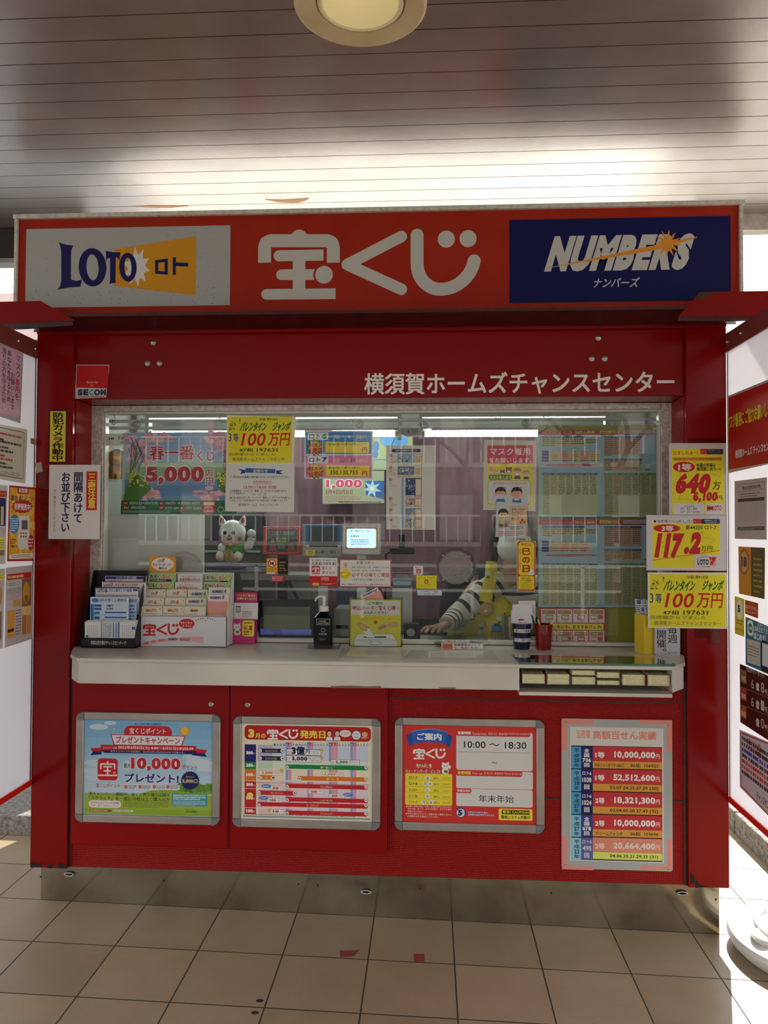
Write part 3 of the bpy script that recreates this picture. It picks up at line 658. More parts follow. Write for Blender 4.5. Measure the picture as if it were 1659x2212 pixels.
for d in range(1, 32):
    c2 = {5: '2e4fb0', 12: '2e4fb0', 19: '2e4fb0', 26: '2e4fb0', 6: RDp, 13: RDp, 20: RDp, 21: RDp, 27: RDp}.get(d)
    if c2: P.rect(dc(d)-15, 348, dc(d)+15, 386, c2)
    P.T(str(d), dc(d)-9, 366, dc(d)+9, 382, 'f4f0ec' if c2 else '23232a', .03)
    P.T('火水木金土日月'[(d-1) % 7], dc(d)-7, 350, dc(d)+7, 362, 'f4f0ec' if c2 else '23232a')
def bar(v, d0, d1, cc, st, l0, l1, x0=None, x1=None, txt='f0e070', h=22):
    a, b_ = (x0 or dc(d0)), (x1 or dc(d1)-12)
    P.rr(a-20, v-h, b_+20, v+h, cc, .5)
    for u, l in ((a, l0), (b_, l1)): P.ell(u, v, 22, 22, cc); P.ell(u, v, 18, 20, 'f0ece4'); P.T(l, u-11, v-8, u+11, v+10, '23232a', .03)
    P.T(st, (a+b_)/2-62, v-9, (a+b_)/2+62, v+14, txt, .03)
bar(434, 0, 0, '1a1640', 'バレンタインジャンボ', '2/2', '4', 342, 568); bar(512, 0, 0, '1a1640', 'バレンタインジャンボミニ', '2/2', '4', 342, 568)
bar(604, 5, 31, '0f8446', '春一番くじ', '5', '31'); bar(708, 0, 0, 'e07426', '関・中・東', '2/9', '1', 332, 476); bar(722, 9, 31, 'e07426', '関・中・東', '9', '31')
bar(802, 5, 31, RDp, 'わたしのお気に入り', '5', '31', None, None, 'f0d0b0'); bar(866, 0, 0, RDp, 'サウンドチャレンジ', '2/9', '8', 330, 694, 'f0d0b0'); bar(940, 5, 31, RDp, 'ハッピーカウント', '5', '31', None, None, 'f0d0b0')
bar(992, 0, 31, RDp, 'ザ・ピラミッド', '1/26', '31', 330, None, 'f0d0b0'); bar(1076, 5, 31, RDp, 'チャレンジハイスコア', '5', '31', None, None, 'f0d0b0')
def tagbox(u0, v0, u1, v1, st, cc, a, b_, big='1c1440'):
    P.rr(u0-4, v0-4, u1+4, v1+4, cc, .15); P.rr(u0, v0, u1, v1, 'f0eee6', .12)
    P.T(st, a, v0+6, b_, v1-6, big, .055); P.lines(b_+8, v0+8, u1-6, v1-8, 3, '5a5a66', .35, 6); P.lines(u0+6, v0+10, a-6, v1-10, 2, '5a5a66', .35, 2)
P.rr(608, 416, 968, 482, '2a2a6a', .15); P.rr(613, 421, 963, 477, 'f0eee6', .12); P.T('3億', 664, 388, 800, 474, '1c1440', .06); P.T('円', 808, 424, 850, 468, '1c1440', .04); P.lines(862, 424, 950, 470, 4, '5a5a66', .35, 9); P.lines(622, 430, 658, 470, 2, '5a5a66', .35, 2)
tagbox(613, 488, 963, 548, '3,000', '2a2a6a', 664, 826)
tagbox(1066, 530, 1356, 576, '5,000', '0f8446', 1114, 1240, '0f8446'); tagbox(312, 640, 566, 682, '2,000', 'd09050', 356, 470, 'd8661c'); tagbox(976, 658, 1190, 696, '1,000', 'd09050', 1004, 1114, 'd8661c')
for u0, v0, u1, v1, s_ in ((442, 798, 578, 836, '50'), (836, 834, 996, 872, '500'), (1046, 878, 1206, 914, '300'), (414, 920, 566, 960, '100'), (444, 1036, 584, 1074, '10')): tagbox(u0, v0, u1, v1, s_, 'b8868a', u0+26, u0+90, 'b83a1c')
for u, v in ((406, 796), (1240, 884), (378, 918)): P.ell(u, v, 50, 20, '3f7ec0'); P.lines(u-36, v-10, u+36, v+10, 2, 'e6eef4', .4, 7)
for u, v in ((968, 430), (970, 505), (562, 636), (436, 1040)): P.ell(u, v, 17, 17, 'c89a3e'); P.ell(u, v, 11, 11, 'e0bc66')
P.ell(238, 890, 32, 30, 'e8dc58'); P.T('スクラッチ', 206, 846, 270, 864, '2a2a2a', .03)
P.rect(172, 768, 1470, 771, '6a5a4a'); P.lines(172, 1090, 1460, 1104, 1, '4a4a4a', .4, 60); P.rect(168, 1112, 1470, 1120, '3a6a9a'); P.rect(168, 1124, 1470, 1128, '3a6a9a')
P.build('poster', t, 'sale day schedule poster with coloured bars')

P, t, q = poster_frame(VW(840, 1540, 1190), (60, 52, 1590, 1208), (140, 130, 1505, 1122), 'framed red opening hours notice on the embossed front right of the doors', -.037, 0)
slab4(P, q, 'd0342e')
P.poly([(182, 225), (240, 205), (240, 330), (205, 345)], '1f4fa0'); P.poly([(650, 238), (590, 215), (590, 345), (625, 355)], '1f4fa0')
P.poly([(236, 190), (330, 170), (410, 165), (500, 172), (594, 196), (590, 325), (500, 302), (410, 296), (320, 302), (240, 320)], '2a62b8'); P.poly([(236, 186), (330, 166), (410, 160), (500, 167), (594, 192), (594, 200), (500, 176), (410, 170), (330, 176), (236, 196)], '6a94d2')
P.T('ご案内', 288, 205, 540, 280, 'f2f0ee', .05)
kj(P, 247, 362, .35, 'f2eae6', 'd0342e')
P.T('抽せん日一覧', 278, 520, 440, 552, 'f2ead8', .03, 0, '8c2a22', .07)
for k in range(13): P.ell(290+k*11.5, 562-8*math.sin(k*PI/12), 4, 4, 'e8c850', 6)
P.T('ロト・ナンバーズ・ビンゴ5', 172, 578, 524, 612, 'f0ece8', .03, 0, '3a2a7a', .08)
# plain white beckoning cat drawn on the notice
P.poly([(543, 545), (545, 500), (570, 512)], 'eae6e0'); P.poly([(616, 545), (614, 500), (590, 512)], 'eae6e0'); P.ell(580, 545, 40, 32, 'eae6e0'); P.ell(578, 595, 36, 34, 'eae6e0'); P.ell(624, 556, 11, 18, 'eae6e0'); P.ell(585, 600, 22, 16, '3f8a4a')
for u in (567, 593): P.ell(u, 544, 5, 6, '2a2a2a')
P.rr(168, 620, 648, 945, 'ead83e', .05)
for k, (nm, days, vv) in enumerate((('ロト7', '金', 662), ('ロト6', '月木', 722), ('ミニロト', '火', 788), ('ビンゴ5', '水', 850), ('ナンバーズ', '月～金', 910))):
    P.T(nm, 205, vv-16, 292, vv+14, '1c1c1c', .03)
    if len(days) == 1: cs = [(398, days)]
    elif len(days) == 2: cs = [(370, days[0]), (425, days[1])]
    else: cs = [(358, days[0]), (432, days[2])]; P.T('～', 386, vv-4, 406, vv+6, '1c1c1c')
    for u, ch in cs: P.ell(u, vv+4, 22, 24, 'efeee8'); P.T(ch, u-14, vv-11, u+14, vv+18, '1d2a6a', .03)
    P.T('抽せん', 460, vv-4, 514, vv+18, '2c2c1c', .02); P.T('10200円' if k else '10300円', 550, vv, 624, vv+20, 'c8742a')
    if k: P.lines(175, vv-36, 645, vv-32, 1, '8a8030', .7, 60, 0)
for k, (st, n) in enumerate((('お買い求めの宝くじ券、お受け取りになられた', 0), ('当せん金・おつり、はずれ券等は、必ずその場で', 0), ('お確かめください。', .36), ('当せん調べについて、枚数の多い場合には少し', 0), ('お時間のかかる場合もございます。', .7))):
    v = 950+k*24+(4 if k > 2 else 0); P.T(st, 192, v, 192+452*(n or 1), v+19, 'efdad4', .012)
P.ell(180, 958, 7, 7, 'efdad4'); P.ell(180, 1030, 7, 7, 'efdad4')
P.rr(690, 196, 1472, 590, 'd8d6d2', .06); P.rr(690, 598, 1474, 778, 'd8d6d2', .1); P.rr(690, 782, 1472, 960, 'd8d6d2', .1)
P.rr(682, 186, 1448, 240, 'd0342e', .5); P.T('営業時間', 706, 188, 838, 220, 'f0ece8', .045); P.T('Business hours', 858, 196, 1002, 226, 'ecc8c2'); P.T('영업시간', 1016, 200, 1110, 226, 'ecc8c2', .015); P.T('营业时间', 1126, 202, 1216, 228, 'ecc8c2', .015); P.T('Horário de expediente', 1226, 202, 1436, 230, 'ecc8c2')
P.T('10:00 ～ 18:30', 768, 294, 1408, 362, '161616', .012); P.rect(716, 402, 1448, 405, '3a3a3a'); P.T('～', 1056, 500, 1104, 518, '161616', .01)
P.rr(682, 588, 1368, 648, 'd0342e', .5); P.T('休憩時間', 702, 594, 838, 630, 'eadb4c', .045); P.T('Break time', 858, 606, 958, 628, 'eed0a8'); P.T('휴게시간', 972, 606, 1068, 630, 'eed0a8', .015); P.T('休息时间', 1080, 608, 1172, 632, 'eed0a8', .015); P.T('Horário de intervalo', 1184, 610, 1362, 634, 'eed0a8')
P.rr(682, 774, 848, 820, 'd0342e', .5); P.T('休業日ほか', 698, 780, 836, 810, 'f0ece8', .035); P.T('年末年始', 920, 842, 1278, 916, '161616', .004)
P.ell(738, 1020, 50, 52, '2a3a8a'); P.ell(736, 1022, 42, 42, 'ecece8'); P.T('5', 706, 990, 752, 1052, '22307a', .07); P.T('万円', 754, 1010, 790, 1038, '22307a', .03)
P.T('5万円以下の当せん金は、', 812, 1008, 1016, 1028, 'efe6f0', .03, 0, '3a2a7a', .1); P.T('当売場でお受け取りになれます。', 812, 1034, 1084, 1054, 'efe6f0', .03, 0, '3a2a7a', .1)
P.rr(1124, 982, 1470, 1100, 'ead83e', .1); P.rect(1156, 996, 1440, 1038, '1a1a1a'); P.T('警告! CAUTION', 1166, 1002, 1432, 1030, 'ead83e', .04); P.T('警報システム作動中', 1150, 1050, 1446, 1086, '1a1a1a', .03)
P.build('poster', t, 'red opening hours notice')

# results board
P = Pr(FR(-.0375), VW(1200, 1530, 1470)); a0, b0, a1, b1 = P.bx(78, 145, 1548, 2140)
t = thing('winnings_board', 'grey board of past big wins with pink corners, screwed to the embossed front', 'notice board', ((a0+a1)/2, -.0375, b0))
B = Pr(FR(-.037), VW(1200, 1530, 1470)); R = .008; pts = []
for cx, cz, t0 in ((a1-R, b1-R, 0), (a0+R, b1-R, 90), (a0+R, b0+R, 180), (a1-R, b0+R, 270)):
    for k in range(5): th = math.radians(t0+22.5*k); pts.append((cx+R*math.cos(th), cz+R*math.sin(th)))
B.slab(pts, M('board_grey', 'a9aca9', .35), .004); PK = 'e08e80'
for u0, u1, v0, v1 in ((82, 500, 150, 205), (1118, 1544, 150, 205), (82, 500, 2085, 2136), (1125, 1544, 2085, 2136), (82, 146, 160, 550), (1478, 1544, 160, 575), (82, 146, 1690, 2120), (1478, 1544, 1735, 2120)): B.rect(u0, v0, u1, v1, PK)
B.rect(192, 252, 1430, 2030, 'd6d4ce'); B.T('当売場', 276, 284, 456, 396, 'e08e80', .03); B.T('高額当せん実績', 490, 298, 1336, 412, 'e08e80', .045)
B.rect(205, 500, 1412, 2018, '15151c')
for k, (yr, nm, no, gr, amt, l1, l2, c1, c2, c3, c4) in enumerate((('28', '全国', '706', '1等', '10,000,000', '年末ジャンボプチ1000万', '86組  156923', '4fa0d2', '1b1f66', 'c4343a', 'd89a40'), ('28', 'ロト6', '1038', '1等', '52,512,600', '', '03.07.24.25.27.39 (20)', '58a6d6', '1b1f66', 'c4343a', 'd89a40'),
        ('27', 'ロト6', '1024', '2等', '18,321,300', '', '02.04.05.20.37.43 (32)', '4fa0d2', '1b1f66', 'c4343a', 'd89a40'), ('27', '全国', '678', '2等', '10,000,000', 'ドリームジャンボ', '06組  103696', '84c2dc', '343c86', 'c4343a', 'd89a40'), ('22', 'ロト6', '495', '2等', '20,664,400', '', '04.06.20.21.29.33 (31)', '92c8dc', '5a64a6', 'dc8a72', 'd6e06a'))):
    v = 505+302*k; B.rect(208, v, 336, v+288, c1); B.rect(338, v, 490, v+288, c2); B.rect(492, v+6, 1410, v+196, c3); B.rect(492, v+198, 1410, v+294, c4)
    for j, s_ in enumerate(('平', '成', yr, '年')): B.T(s_, 244, v+26+j*64, 314, v+80+j*64, '14203a', .03)
    tw = 'ece8e2' if k < 4 else 'e2d4c8'
    if nm == '全国':
        for j, s_ in enumerate(('全', '国', no, '回')): B.T(s_, 376 if j != 2 else 356, v+24+j*64, 446 if j != 2 else 468, v+78+j*64, tw, .045)
    else:
        B.T(nm, 354, v+26, 474, v+74, tw, .03); B.T(no, 350 if len(no) > 3 else 358, v+106, 474, v+170, tw, .03); B.T('回', 378, v+200, 446, v+264, tw, .045)
    B.T(gr, 524, v+70, 648, v+150, tw, .045); B.T(amt, 776 if amt[0] == '1' else 764, v+66, 1318, v+166, tw, .045); B.T('円', 1328, v+100, 1378, v+162, tw, .02)
    if l1: B.T(l1, 516 if k == 0 else 536, v+222, 908 if k == 0 else 886, v+272, '1c1812', .025); B.T(l2, 990, v+228, 1360, v+276, '1c1812', .02)
    else: B.T(l2, 720, v+226, 1358, v+280, '1c1812', .02)
B.build('board', t)
for u, v in ((132, 180), (1490, 210), (124, 2062), (1498, 2118)):
    a, b_ = B.q(u, v); MB().lathe([(.0042, 0), (.0042, .001), (.002, .0026)], (a, -.0412, b_), STEEL, 14, Y=V3((0, 0, 1)), Z=V3((0, -1, 0))).build('screw', t)

# ------------------------------------------------------------------ stickers and paper signs on the red front
P = Pr(FR(YH-.0004), VW(0, 420, 830)); P.basep([(330, 735), (473, 736), (458, 876), (324, 882)], 'c9c4be', .0006)
P.poly([(333, 738), (470, 739), (466, 838), (329, 834)], 'bd1a1c'); P.T('Security', 374, 806, 424, 818, 'e8c4be'); P.T('by', 392, 820, 405, 831, 'e8c4be'); P.T('SE', 336, 841, 382, 868, '1d2f5e', .07); P.T('C', 384, 841, 404, 868, '3fae9e', .07); P.T('OM', 406, 841, 458, 868, '1d2f5e', .07); P.rect(340, 872, 452, 875, '8a2a2a')
P.build('security_sticker', None, 'red and white security sticker peeling at the upper left of the window', 'sticker')
def cv(x0, y0, x1, w=1659): return VW(x0, y0, x1, w)
P = Pr(FR(YP), VW(0, 840, 420, 1548)); P.base(388, 168, 533, 588, '141210'); P.rect(398, 178, 523, 580, 'd8c33a'); P.TV('防犯カメラ作動中', 416, 186, 508, 574, '141210', .045)
P.build('camera_sticker', None, 'narrow yellow sticker with black writing down the left red post', 'sticker')
P = Pr(FR(-.0515), VW(0, 840, 420, 1548))
fm = MB().prism([P.p.w(*P.q(*a), 0) for a in ((296, 640), (800, 600), (800, 1195), (575, 1345), (480, 1340), (480, 1200), (432, 1265), (340, 1262))], (0, -.0004, 0), FILM)
P = Pr(FR(-.052), VW(0, 840, 420, 1548)); P.base(390, 605, 798, 1196, 'dad6d4')
P.rect(688, 657, 773, 966, 'c22018'); P.TV('三密注意', 700, 668, 764, 950, 'ecd84a', .04); P.TV('間隔あけて', 584, 660, 662, 1070, '20204e', .04); P.TV('お並び下さい', 484, 662, 560, 1142, '20204e', .04); P.TV('宝くじ購入時のソーシャルディスタンス', 424, 800, 444, 1140, '34343c', .01)
o = thing('queue_notice', 'white paper notice with dark vertical writing taped to the left post and window frame', 'notice', (-1.1, -.052, 1.3)); P.build('paper', o); fm.build('tape', o, None)
P = Pr(FR(YP-.001), VW(0, 640, 120, 577)); P.basep([(368, 1740), (430, 1722), (448, 1820), (385, 1838)], 'a89878', .004); P.build('cardboard_scrap', None, 'small tan cardboard scrap stuck on the edge of the left post', 'cardboard')
def winner(vw, plane, pts, name, lab, tape=None, mirror=None):
    P = Pr(plane, vw); P.basep(pts, 'e2e0c8'); x0, y0 = pts[0]; x1, y1 = pts[2]; W = x1-x0; Hh = y1-y0
    f = lambda u, v: (x0+W*u, y0+Hh*v)
    def T(st, u0, v0, u1, v1, c, **k): P.T(st, x0+W*u0, y0+Hh*v0, x0+W*u1, y0+Hh*v1, c, **k)
    P.rect(*f(.022, .03), *f(.978, .97), 'e2d62a')
    T('全国 第912回', .49, .055, .76, .11, '26261c', w=.02); T('出た', .03, .12, .155, .31, '22221c', w=.005, sh=.25); T('!', .19, .07, .205, .17, '22221c')
    T('バレンタイン', .195, .14, .61, .325, '0e6a34', w=.04, sh=.25, out='1a2a4a', ow=.02); T('ジャンボ', .68, .14, .965, .325, '0e6a34', w=.04, sh=.25, out='1a2a4a', ow=.02)
    T('3', .025, .37, .07, .54, '1d3a8a', w=.005); T('等', .1, .37, .175, .54, '1d3a8a', w=.03)
    T('100', .21, .365, .6, .625, 'c81e20', w=.02, sh=.2); T('万円', .615, .365, .955, .63, 'c81e20', w=.03, sh=.1)
    T('47組', .19, .675, .395, .745, '1c1c1c', w=.03); T('197631', .45, .675, .76, .75, '1c1c1c', w=.015)
    T('当売場からでました', .02, .765, .745, .83, '8a9434', w=.015, sh=.35, out='4a5a30', ow=.02); T('横須賀ホームズチャンスセンター', .08, .865, .92, .94, '6a6a54', w=.015)
    o = P.build(name, None, lab, 'sign', 'yellow winner signs'); return o
winner(VW(1239, 840, 1659, 1548), FR(YP-.004), [(590, 1462), (1223, 1462), (1221, 1910), (592, 1902)], 'winner_sign', 'yellow sign with green heading taped lowest on the right post, over the counter end')
winner(VW(200, 860, 680), FR(YG-.0015), [(1002, 128), (1518, 140), (1500, 492), (998, 490)], 'winner_sign', 'yellow sign with green heading on the upper left of the window glass')
P = Pr(FR(YP-.004), VW(1239, 840, 1659, 1548)); P.base(760, 432, 1220, 1004, 'c8c2c0'); P.rect(782, 478, 1198, 1000, 'e4d72c'); RR = 'c42028'
P.T('出ましたぁー!', 794, 492, 992, 526, RR, .02); P.rect(1008, 478, 1062, 520, RR); P.T('宝くじ', 1016, 492, 1056, 506, 'e8a8a0', .02); P.rect(1062, 480, 1190, 522, '33244a'); P.T('横須賀ホームズ', 1070, 486, 1168, 500, '9a90a8'); P.T('チャンスセンター', 1076, 502, 1180, 516, '9a90a8')
P.rect(788, 545, 1182, 572, 'd88a2a'); P.T('第1071回 ミニロト (2020年04月07日)', 800, 550, 1172, 568, '5a2c14', .015)
def burst(P, uc, vc, ru, rv, n, hx):
    pts = [(uc+(ru if k % 2 else ru*.72)*math.cos(PI*k/n), vc+(rv if k % 2 else rv*.72)*math.sin(PI*k/n)) for k in range(2*n+1)]
    P.stroke(pts, 2, hx)
burst(P, 985, 760, 190, 190, 9, '8a8a3a')
P.ell(878, 622, 88, 42, RR); P.T('1等', 832, 596, 938, 652, 'ecd8d4', .04); P.T('幸運の売場は', 976, 592, 1130, 622, '3a2a1a', .035); P.T('横須賀にあり―!', 978, 622, 1168, 654, '3a2a1a', .035)
P.T('640', 800, 668, 1106, 836, RR, .075, .2); P.T('万', 1102, 746, 1172, 802, '26221c', .02, .15); P.T('6,100', 946, 818, 1150, 906, RR, .07, .12); P.T('円', 1142, 852, 1182, 886, '26221c')
P.rr(794, 912, 1040, 1000, 'd6d2d2', .2); P.rr(1048, 910, 1190, 1000, 'd6d2d2', .2); P.T('当せん数字', 880, 928, 962, 942, '34342c', .01); P.T('02  03  04', 852, 944, 978, 964, '26262a'); P.T('27  31  (07)', 852, 972, 1002, 994, '26262a')
P.poly([(1058, 922), (1116, 938), (1112, 962), (1060, 978)], 'dc8a48'); P.T('MINI', 1064, 938, 1106, 962, '4a2a1a', .05); P.T('LOTO', 1106, 928, 1178, 970, RR, .03)
P.build('winner_sign', None, 'yellow first prize sign reading 640, highest of the signs on the right post', 'sign', 'yellow winner signs')
P = Pr(FR(YP-.0025), VW(1239, 840, 1659, 1548)); P.base(580, 1006, 1218, 1446, 'd0ccca'); P.rect(628, 1040, 1164, 1425, 'e4d72c'); P.rect(628, 1040, 952, 1072, 'dedcd8'); P.T('●当売場から', 636, 1042, 804, 1066, '1c1c1c', .02); P.T('出', 808, 1042, 832, 1066, RR, .02); P.T('ました!', 834, 1042, 944, 1066, '1c1c1c', .02)
P.rect(952, 1036, 1020, 1072, RR); P.T('宝くじ', 960, 1048, 1008, 1062, 'ecb0a8', .02); P.rect(1020, 1036, 1164, 1074, '2c3a5c'); P.T('横須賀ホームズ', 1042, 1042, 1140, 1055, 'd6d8e0', .02); P.T('チャンスセンター', 1050, 1058, 1146, 1071, 'd6d8e0', .02)
burst(P, 900, 1240, 240, 120, 9, '8a8a3a'); P.ell(742, 1110, 108, 32, RR); P.T('3等', 700, 1088, 794, 1134, 'ecd8d4', .045); P.T('第442回 ロト7', 890, 1086, 1136, 1120, '1c1c1c', .025)
P.T('117', 640, 1150, 884, 1352, RR, .08, .16); P.T('.2', 872, 1140, 1030, 1316, RR, .08, .16); P.T('万円', 1012, 1252, 1106, 1292, '2a2620', .005, .1); P.poly([(628, 1362), (1164, 1285), (1164, 1289), (628, 1366)], RR)
P.rect(958, 1322, 1164, 1425, 'd0ccca'); P.T('LOTO', 986, 1356, 1074, 1402, '20285c', .05); P.poly([(1074, 1348), (1138, 1340), (1132, 1410), (1086, 1408)], 'dc9a88'); P.T('7', 1082, 1340, 1136, 1404, RR, .08)
for k in range(7): P.ell(1000+k*16, 1348-14*math.sin(k*PI/6), 5, 4, 'c04038' if k % 2 == 0 else '3a3a48', 8)
P.lines(1020, 1410, 1096, 1420, 1, '5a5a5a', .6, 8); P.build('winner_sign', None, 'yellow third prize sign with large red 117, middle one on the right post', 'sign', 'yellow winner signs')
for pts, lab in ((((1210, 1905-0), (1160, 1905), (1160, 1985), (960, 1985), (960, 1905)), 'wide clear tape under the lowest yellow sign on the right post'), (((1168, 1985), (1168, 2028), (1062, 2028), (1062, 1987)), 'narrow clear tape hanging below the wider tape on the right post'), (((888, 392), (1210, 388), (1210, 432), (888, 432)), 'clear tape above the first prize sign on the right post')):
    P = Pr(FR(YP-.0004), VW(1239, 840, 1659, 1548)); q = MB().prism([P.p.w(*P.q(*a)) for a in pts], (0, -.0004, 0), FILM); tag(q.build('tape_strip'), lab, 'tape', 'clear tape on the right post')

# ------------------------------------------------------------------ translucent side panels and their posters
TRL = bpy.data.materials.new('frosted_white_acrylic'); TRL.use_nodes = True; nt = TRL.node_tree; bb_ = nt.nodes['Principled BSDF']
bb_.inputs['Base Color'].default_value = (.86, .86, .88, 1); bb_.inputs['Roughness'].default_value = .25
tr = nt.nodes.new('ShaderNodeBsdfTranslucent'); tr.inputs[0].default_value = (.93, .92, .95, 1); mx = nt.nodes.new('ShaderNodeMixShader'); mx.inputs[0].default_value = .6
nt.links.new(bb_.outputs[0], mx.inputs[1]); nt.links.new(tr.outputs[0], mx.inputs[2]); nt.links.new(mx.outputs[0], nt.nodes['Material Output'].inputs[0])
BRN = clear('brown_film', 1.3, '6a3c38', .15)
RAIL = M('rail_brown_red', '7a3a34', .3); TRIMR = M('bright_red_trim', 'd81c10', .35)
WY0, WY1 = -.75, YP+.002
for sgn, x, lab in ((-1, XL, 'frosted white acrylic side panel left of the kiosk, covered in posters'), (1, XR, 'frosted white acrylic side panel right of the kiosk, covered in posters')):
    t = thing('side_panel', lab, 'partition', (x, -.4, .5)); xi, xo = (x, x+sgn*.005)
    def bx(nm, y0, z0, y1, z1, m, d0=0, d1=.005, **k): MB().box(min(x+sgn*d0, x+sgn*d1), y0, z0, max(x+sgn*d0, x+sgn*d1), y1, z1, m).build(nm, t, **k)
    bx('acrylic_sheet', WY0, .505, WY1-.005, 2.17, TRL); bx('top_strip', WY0, 2.165, WY1-.005, 2.235, RAIL, -.004, .008); bx('bottom_trim', WY0, .49, WY1-.005, .512, TRIMR, -.004, .009)
    bx('post_edge', WY1-.012, .5, WY1-.003, 2.24, M('edge_white', 'cfc8c4', .4), 0, .01)
    for y in (-.075, -.2, -.5):
        c = V3((x, y, 2.2)); MB().lathe([(.008, 0), (.008, .008), (.004, .012)], c, STEEL, 12, X=V3((0, 1, 0)), Y=V3((0, 0, 1)), Z=V3((-sgn, 0, 0))).build('bolt', t)
LP, RP = LW(XL+.002), RW(XR-.002)
def sheet(plane, vw, pts, hx, name, lab, cat, fn, grp=None):
    P = Pr(plane, vw); P.basep(pts, hx, .0008); fn(P); return P.build(name, None, lab, cat, grp)
GP = 'notices on the left side panel'; GQ = 'notices on the right side panel'
def f(P):
    P.poly([(-140, 485), (222, 560), (192, 1258), (-140, 1180)], 'd2a8bc')
    P.TV('マスク', 160, 605, 214, 855, '7a2a4a', .01); P.TV('着用', 152, 855, 206, 1005, 'b8283a', .02); P.TV('を', 148, 1005, 200, 1080, '2a2030', .01)
    P.TV('お願いします', 106, 790, 150, 1185, '2a2030', .01); P.TV('あなたを守るため', 68, 555, 114, 1105, '2a2030', .01); P.TV('周りの方を守るため。', 16, 535, 64, 1175, '2a2030', .01); P.ell(-14, 945, 26, 40, 'd8a890')
sheet(LP, VW(0, 640, 120, 577), [(-160, 395), (245, 500), (210, 1320), (-160, 1195)], 'b4a8a8', 'mask_notice', 'pink vertical mask notice high on the left side panel', 'notice', f, GP)
def f(P):
    P.stroke([(-150, 1332), (240, 1414), (250, 1425), (238, 1890), (228, 1896), (-150, 1830)], 5, '7a3a34')
    for k, (c, n) in enumerate((('c04038', 1), ('3a3438', .45), ('3a3438', 1), ('3a3438', .6), ('3a3438', .75), ('c04038', .5), ('c04038', .72), ('3a3438', .55), ('3a3438', .75))): P.lines(-120, 1418+k*42, -120+350*n, 1448+k*42, 1, c, .8, 22, 0)
    P.T('宝くじチャンスセンター', -20, 1815, 214, 1865, '2c2830', .01)
sheet(LP, VW(0, 640, 120, 577), [(-160, 1300), (285, 1385), (260, 1945), (-160, 1870)], 'cfcabb', 'request_notice', 'cream framed notice with small print below the pink one on the left side panel', 'notice', f, GP)
def f(P):
    P.poly([(118, 70), (418, 98), (392, 930), (98, 930)], 'eaa82c')
    for k in range(12):
        a = k*PI/6; P.poly([(262, 480), (262+150*math.cos(a), 480+400*math.sin(a)), (262+150*math.cos(a+.26), 480+400*math.sin(a+.26))], 'f0c85a')
    P.rr(204, 66, 340, 150, 'bf2a26', .3); P.T('新登場!', 220, 80, 328, 138, 'ece6e2', .04); P.T('あたる', 128, 168, 255, 230, '2a2c5c', .045); P.T('クン・プラス', 256, 178, 400, 234, '4a3a3a', .03, 0, 'f0e8d0', .04)
    P.star(260, 298, 130, 110, 14, 'c62a28', 0, .66); P.T('好評発売中!', 166, 262, 362, 345, 'f0e8e4', .05)
    P.rr(212, 410, 348, 812, 'e4e0da', .12); P.rect(254, 462, 326, 574, '6a6460'); P.ell(165, 510, 60, 115, '2f86bf'); P.lines(120, 432, 212, 600, 6, 'dce8ee', .5, 6); P.ell(365, 728, 36, 92, 'c62a28'); P.lines(336, 672, 394, 790, 3, 'f0e0d8', .5, 3)
    for a in range(6): P.ell(248+(a % 3)*28, 620+(a//3)*40, 9, 12, 'a03a3a' if a < 3 else '5a3a34', 10)
    P.T('1,800円', 118, 760, 196, 796, '2a2420', .03); P.lines(118, 684, 196, 750, 3, '5a4a2a', .45, 6); P.rr(110, 862, 392, 920, 'f0eae0', .3); P.lines(136, 872, 366, 908, 2, '5a4a48', .45, 20)
sheet(LP, VW(0, 1040, 90, 498), [(110, 45), (430, 75), (402, 950), (85, 955)], 'b8282a', 'gadget_poster', 'orange and red gadget poster beside the left post on the left side panel', 'poster', f, GP)
def f(P):
    P.poly([(84, 1112), (376, 1078), (370, 1150), (84, 1182)], 'c0283a'); P.lines(95, 1105, 360, 1160, 1, 'ecc878', .55, 14); P.ell(150, 1225, 62, 36, 'a8c4b4'); P.lines(100, 1205, 205, 1250, 2, 'b04048', .4, 8)
    P.poly([(260, 1168), (370, 1150), (370, 1480), (258, 1498)], '8a6448'); P.ell(312, 1330, 42, 130, 'c89a3a'); P.ell(312, 1400, 20, 44, '8a6a2a')
    P.lines(84, 1270, 252, 1345, 4, '5a5058', .4, 14); P.lines(84, 1350, 252, 1410, 4, 'c05a7a', .4, 14)
    P.rect(152, 1410, 250, 1500, 'b8a088'); P.ell(178, 1456, 18, 36, 'c89a3a'); P.ell(226, 1456, 18, 36, 'c89a3a'); P.rect(84, 1540, 172, 1870, 'dc9a48'); P.rect(262, 1490, 370, 1600, 'e0c47a'); P.rect(262, 1600, 312, 1830, 'c07a3a'); P.rect(318, 1600, 364, 1820, 'cf9248'); P.lines(182, 1520, 252, 1840, 9, '5a5a7a', .35, 6); P.rect(90, 1762, 162, 1800, '3a3428')
sheet(LP, VW(0, 1040, 90, 498), [(72, 1032), (392, 998), (386, 1880), (55, 1990)], 'c4b8b6', 'goods_poster', 'poster of golden coin banks under the gadget poster on the left side panel', 'poster', f, GP)
def f(P):
    P.poly([(-60, 112), (78, 112), (76, 185), (-60, 185)], 'b83028'); P.T('グッズ', -20, 130, 70, 165, 'ecd040', .03); P.rect(-60, 195, 66, 530, '2e2e5c'); P.rect(8, 300, 40, 520, 'd8c890'); P.lines(16, 555, 62, 650, 4, 'c07a88', .4, 4); P.rect(-60, 662, 54, 815, 'e8dc5a'); P.lines(0, 690, 50, 800, 4, '6a8a5a', .4, 4); P.rect(-60, 822, 50, 885, 'a07850')
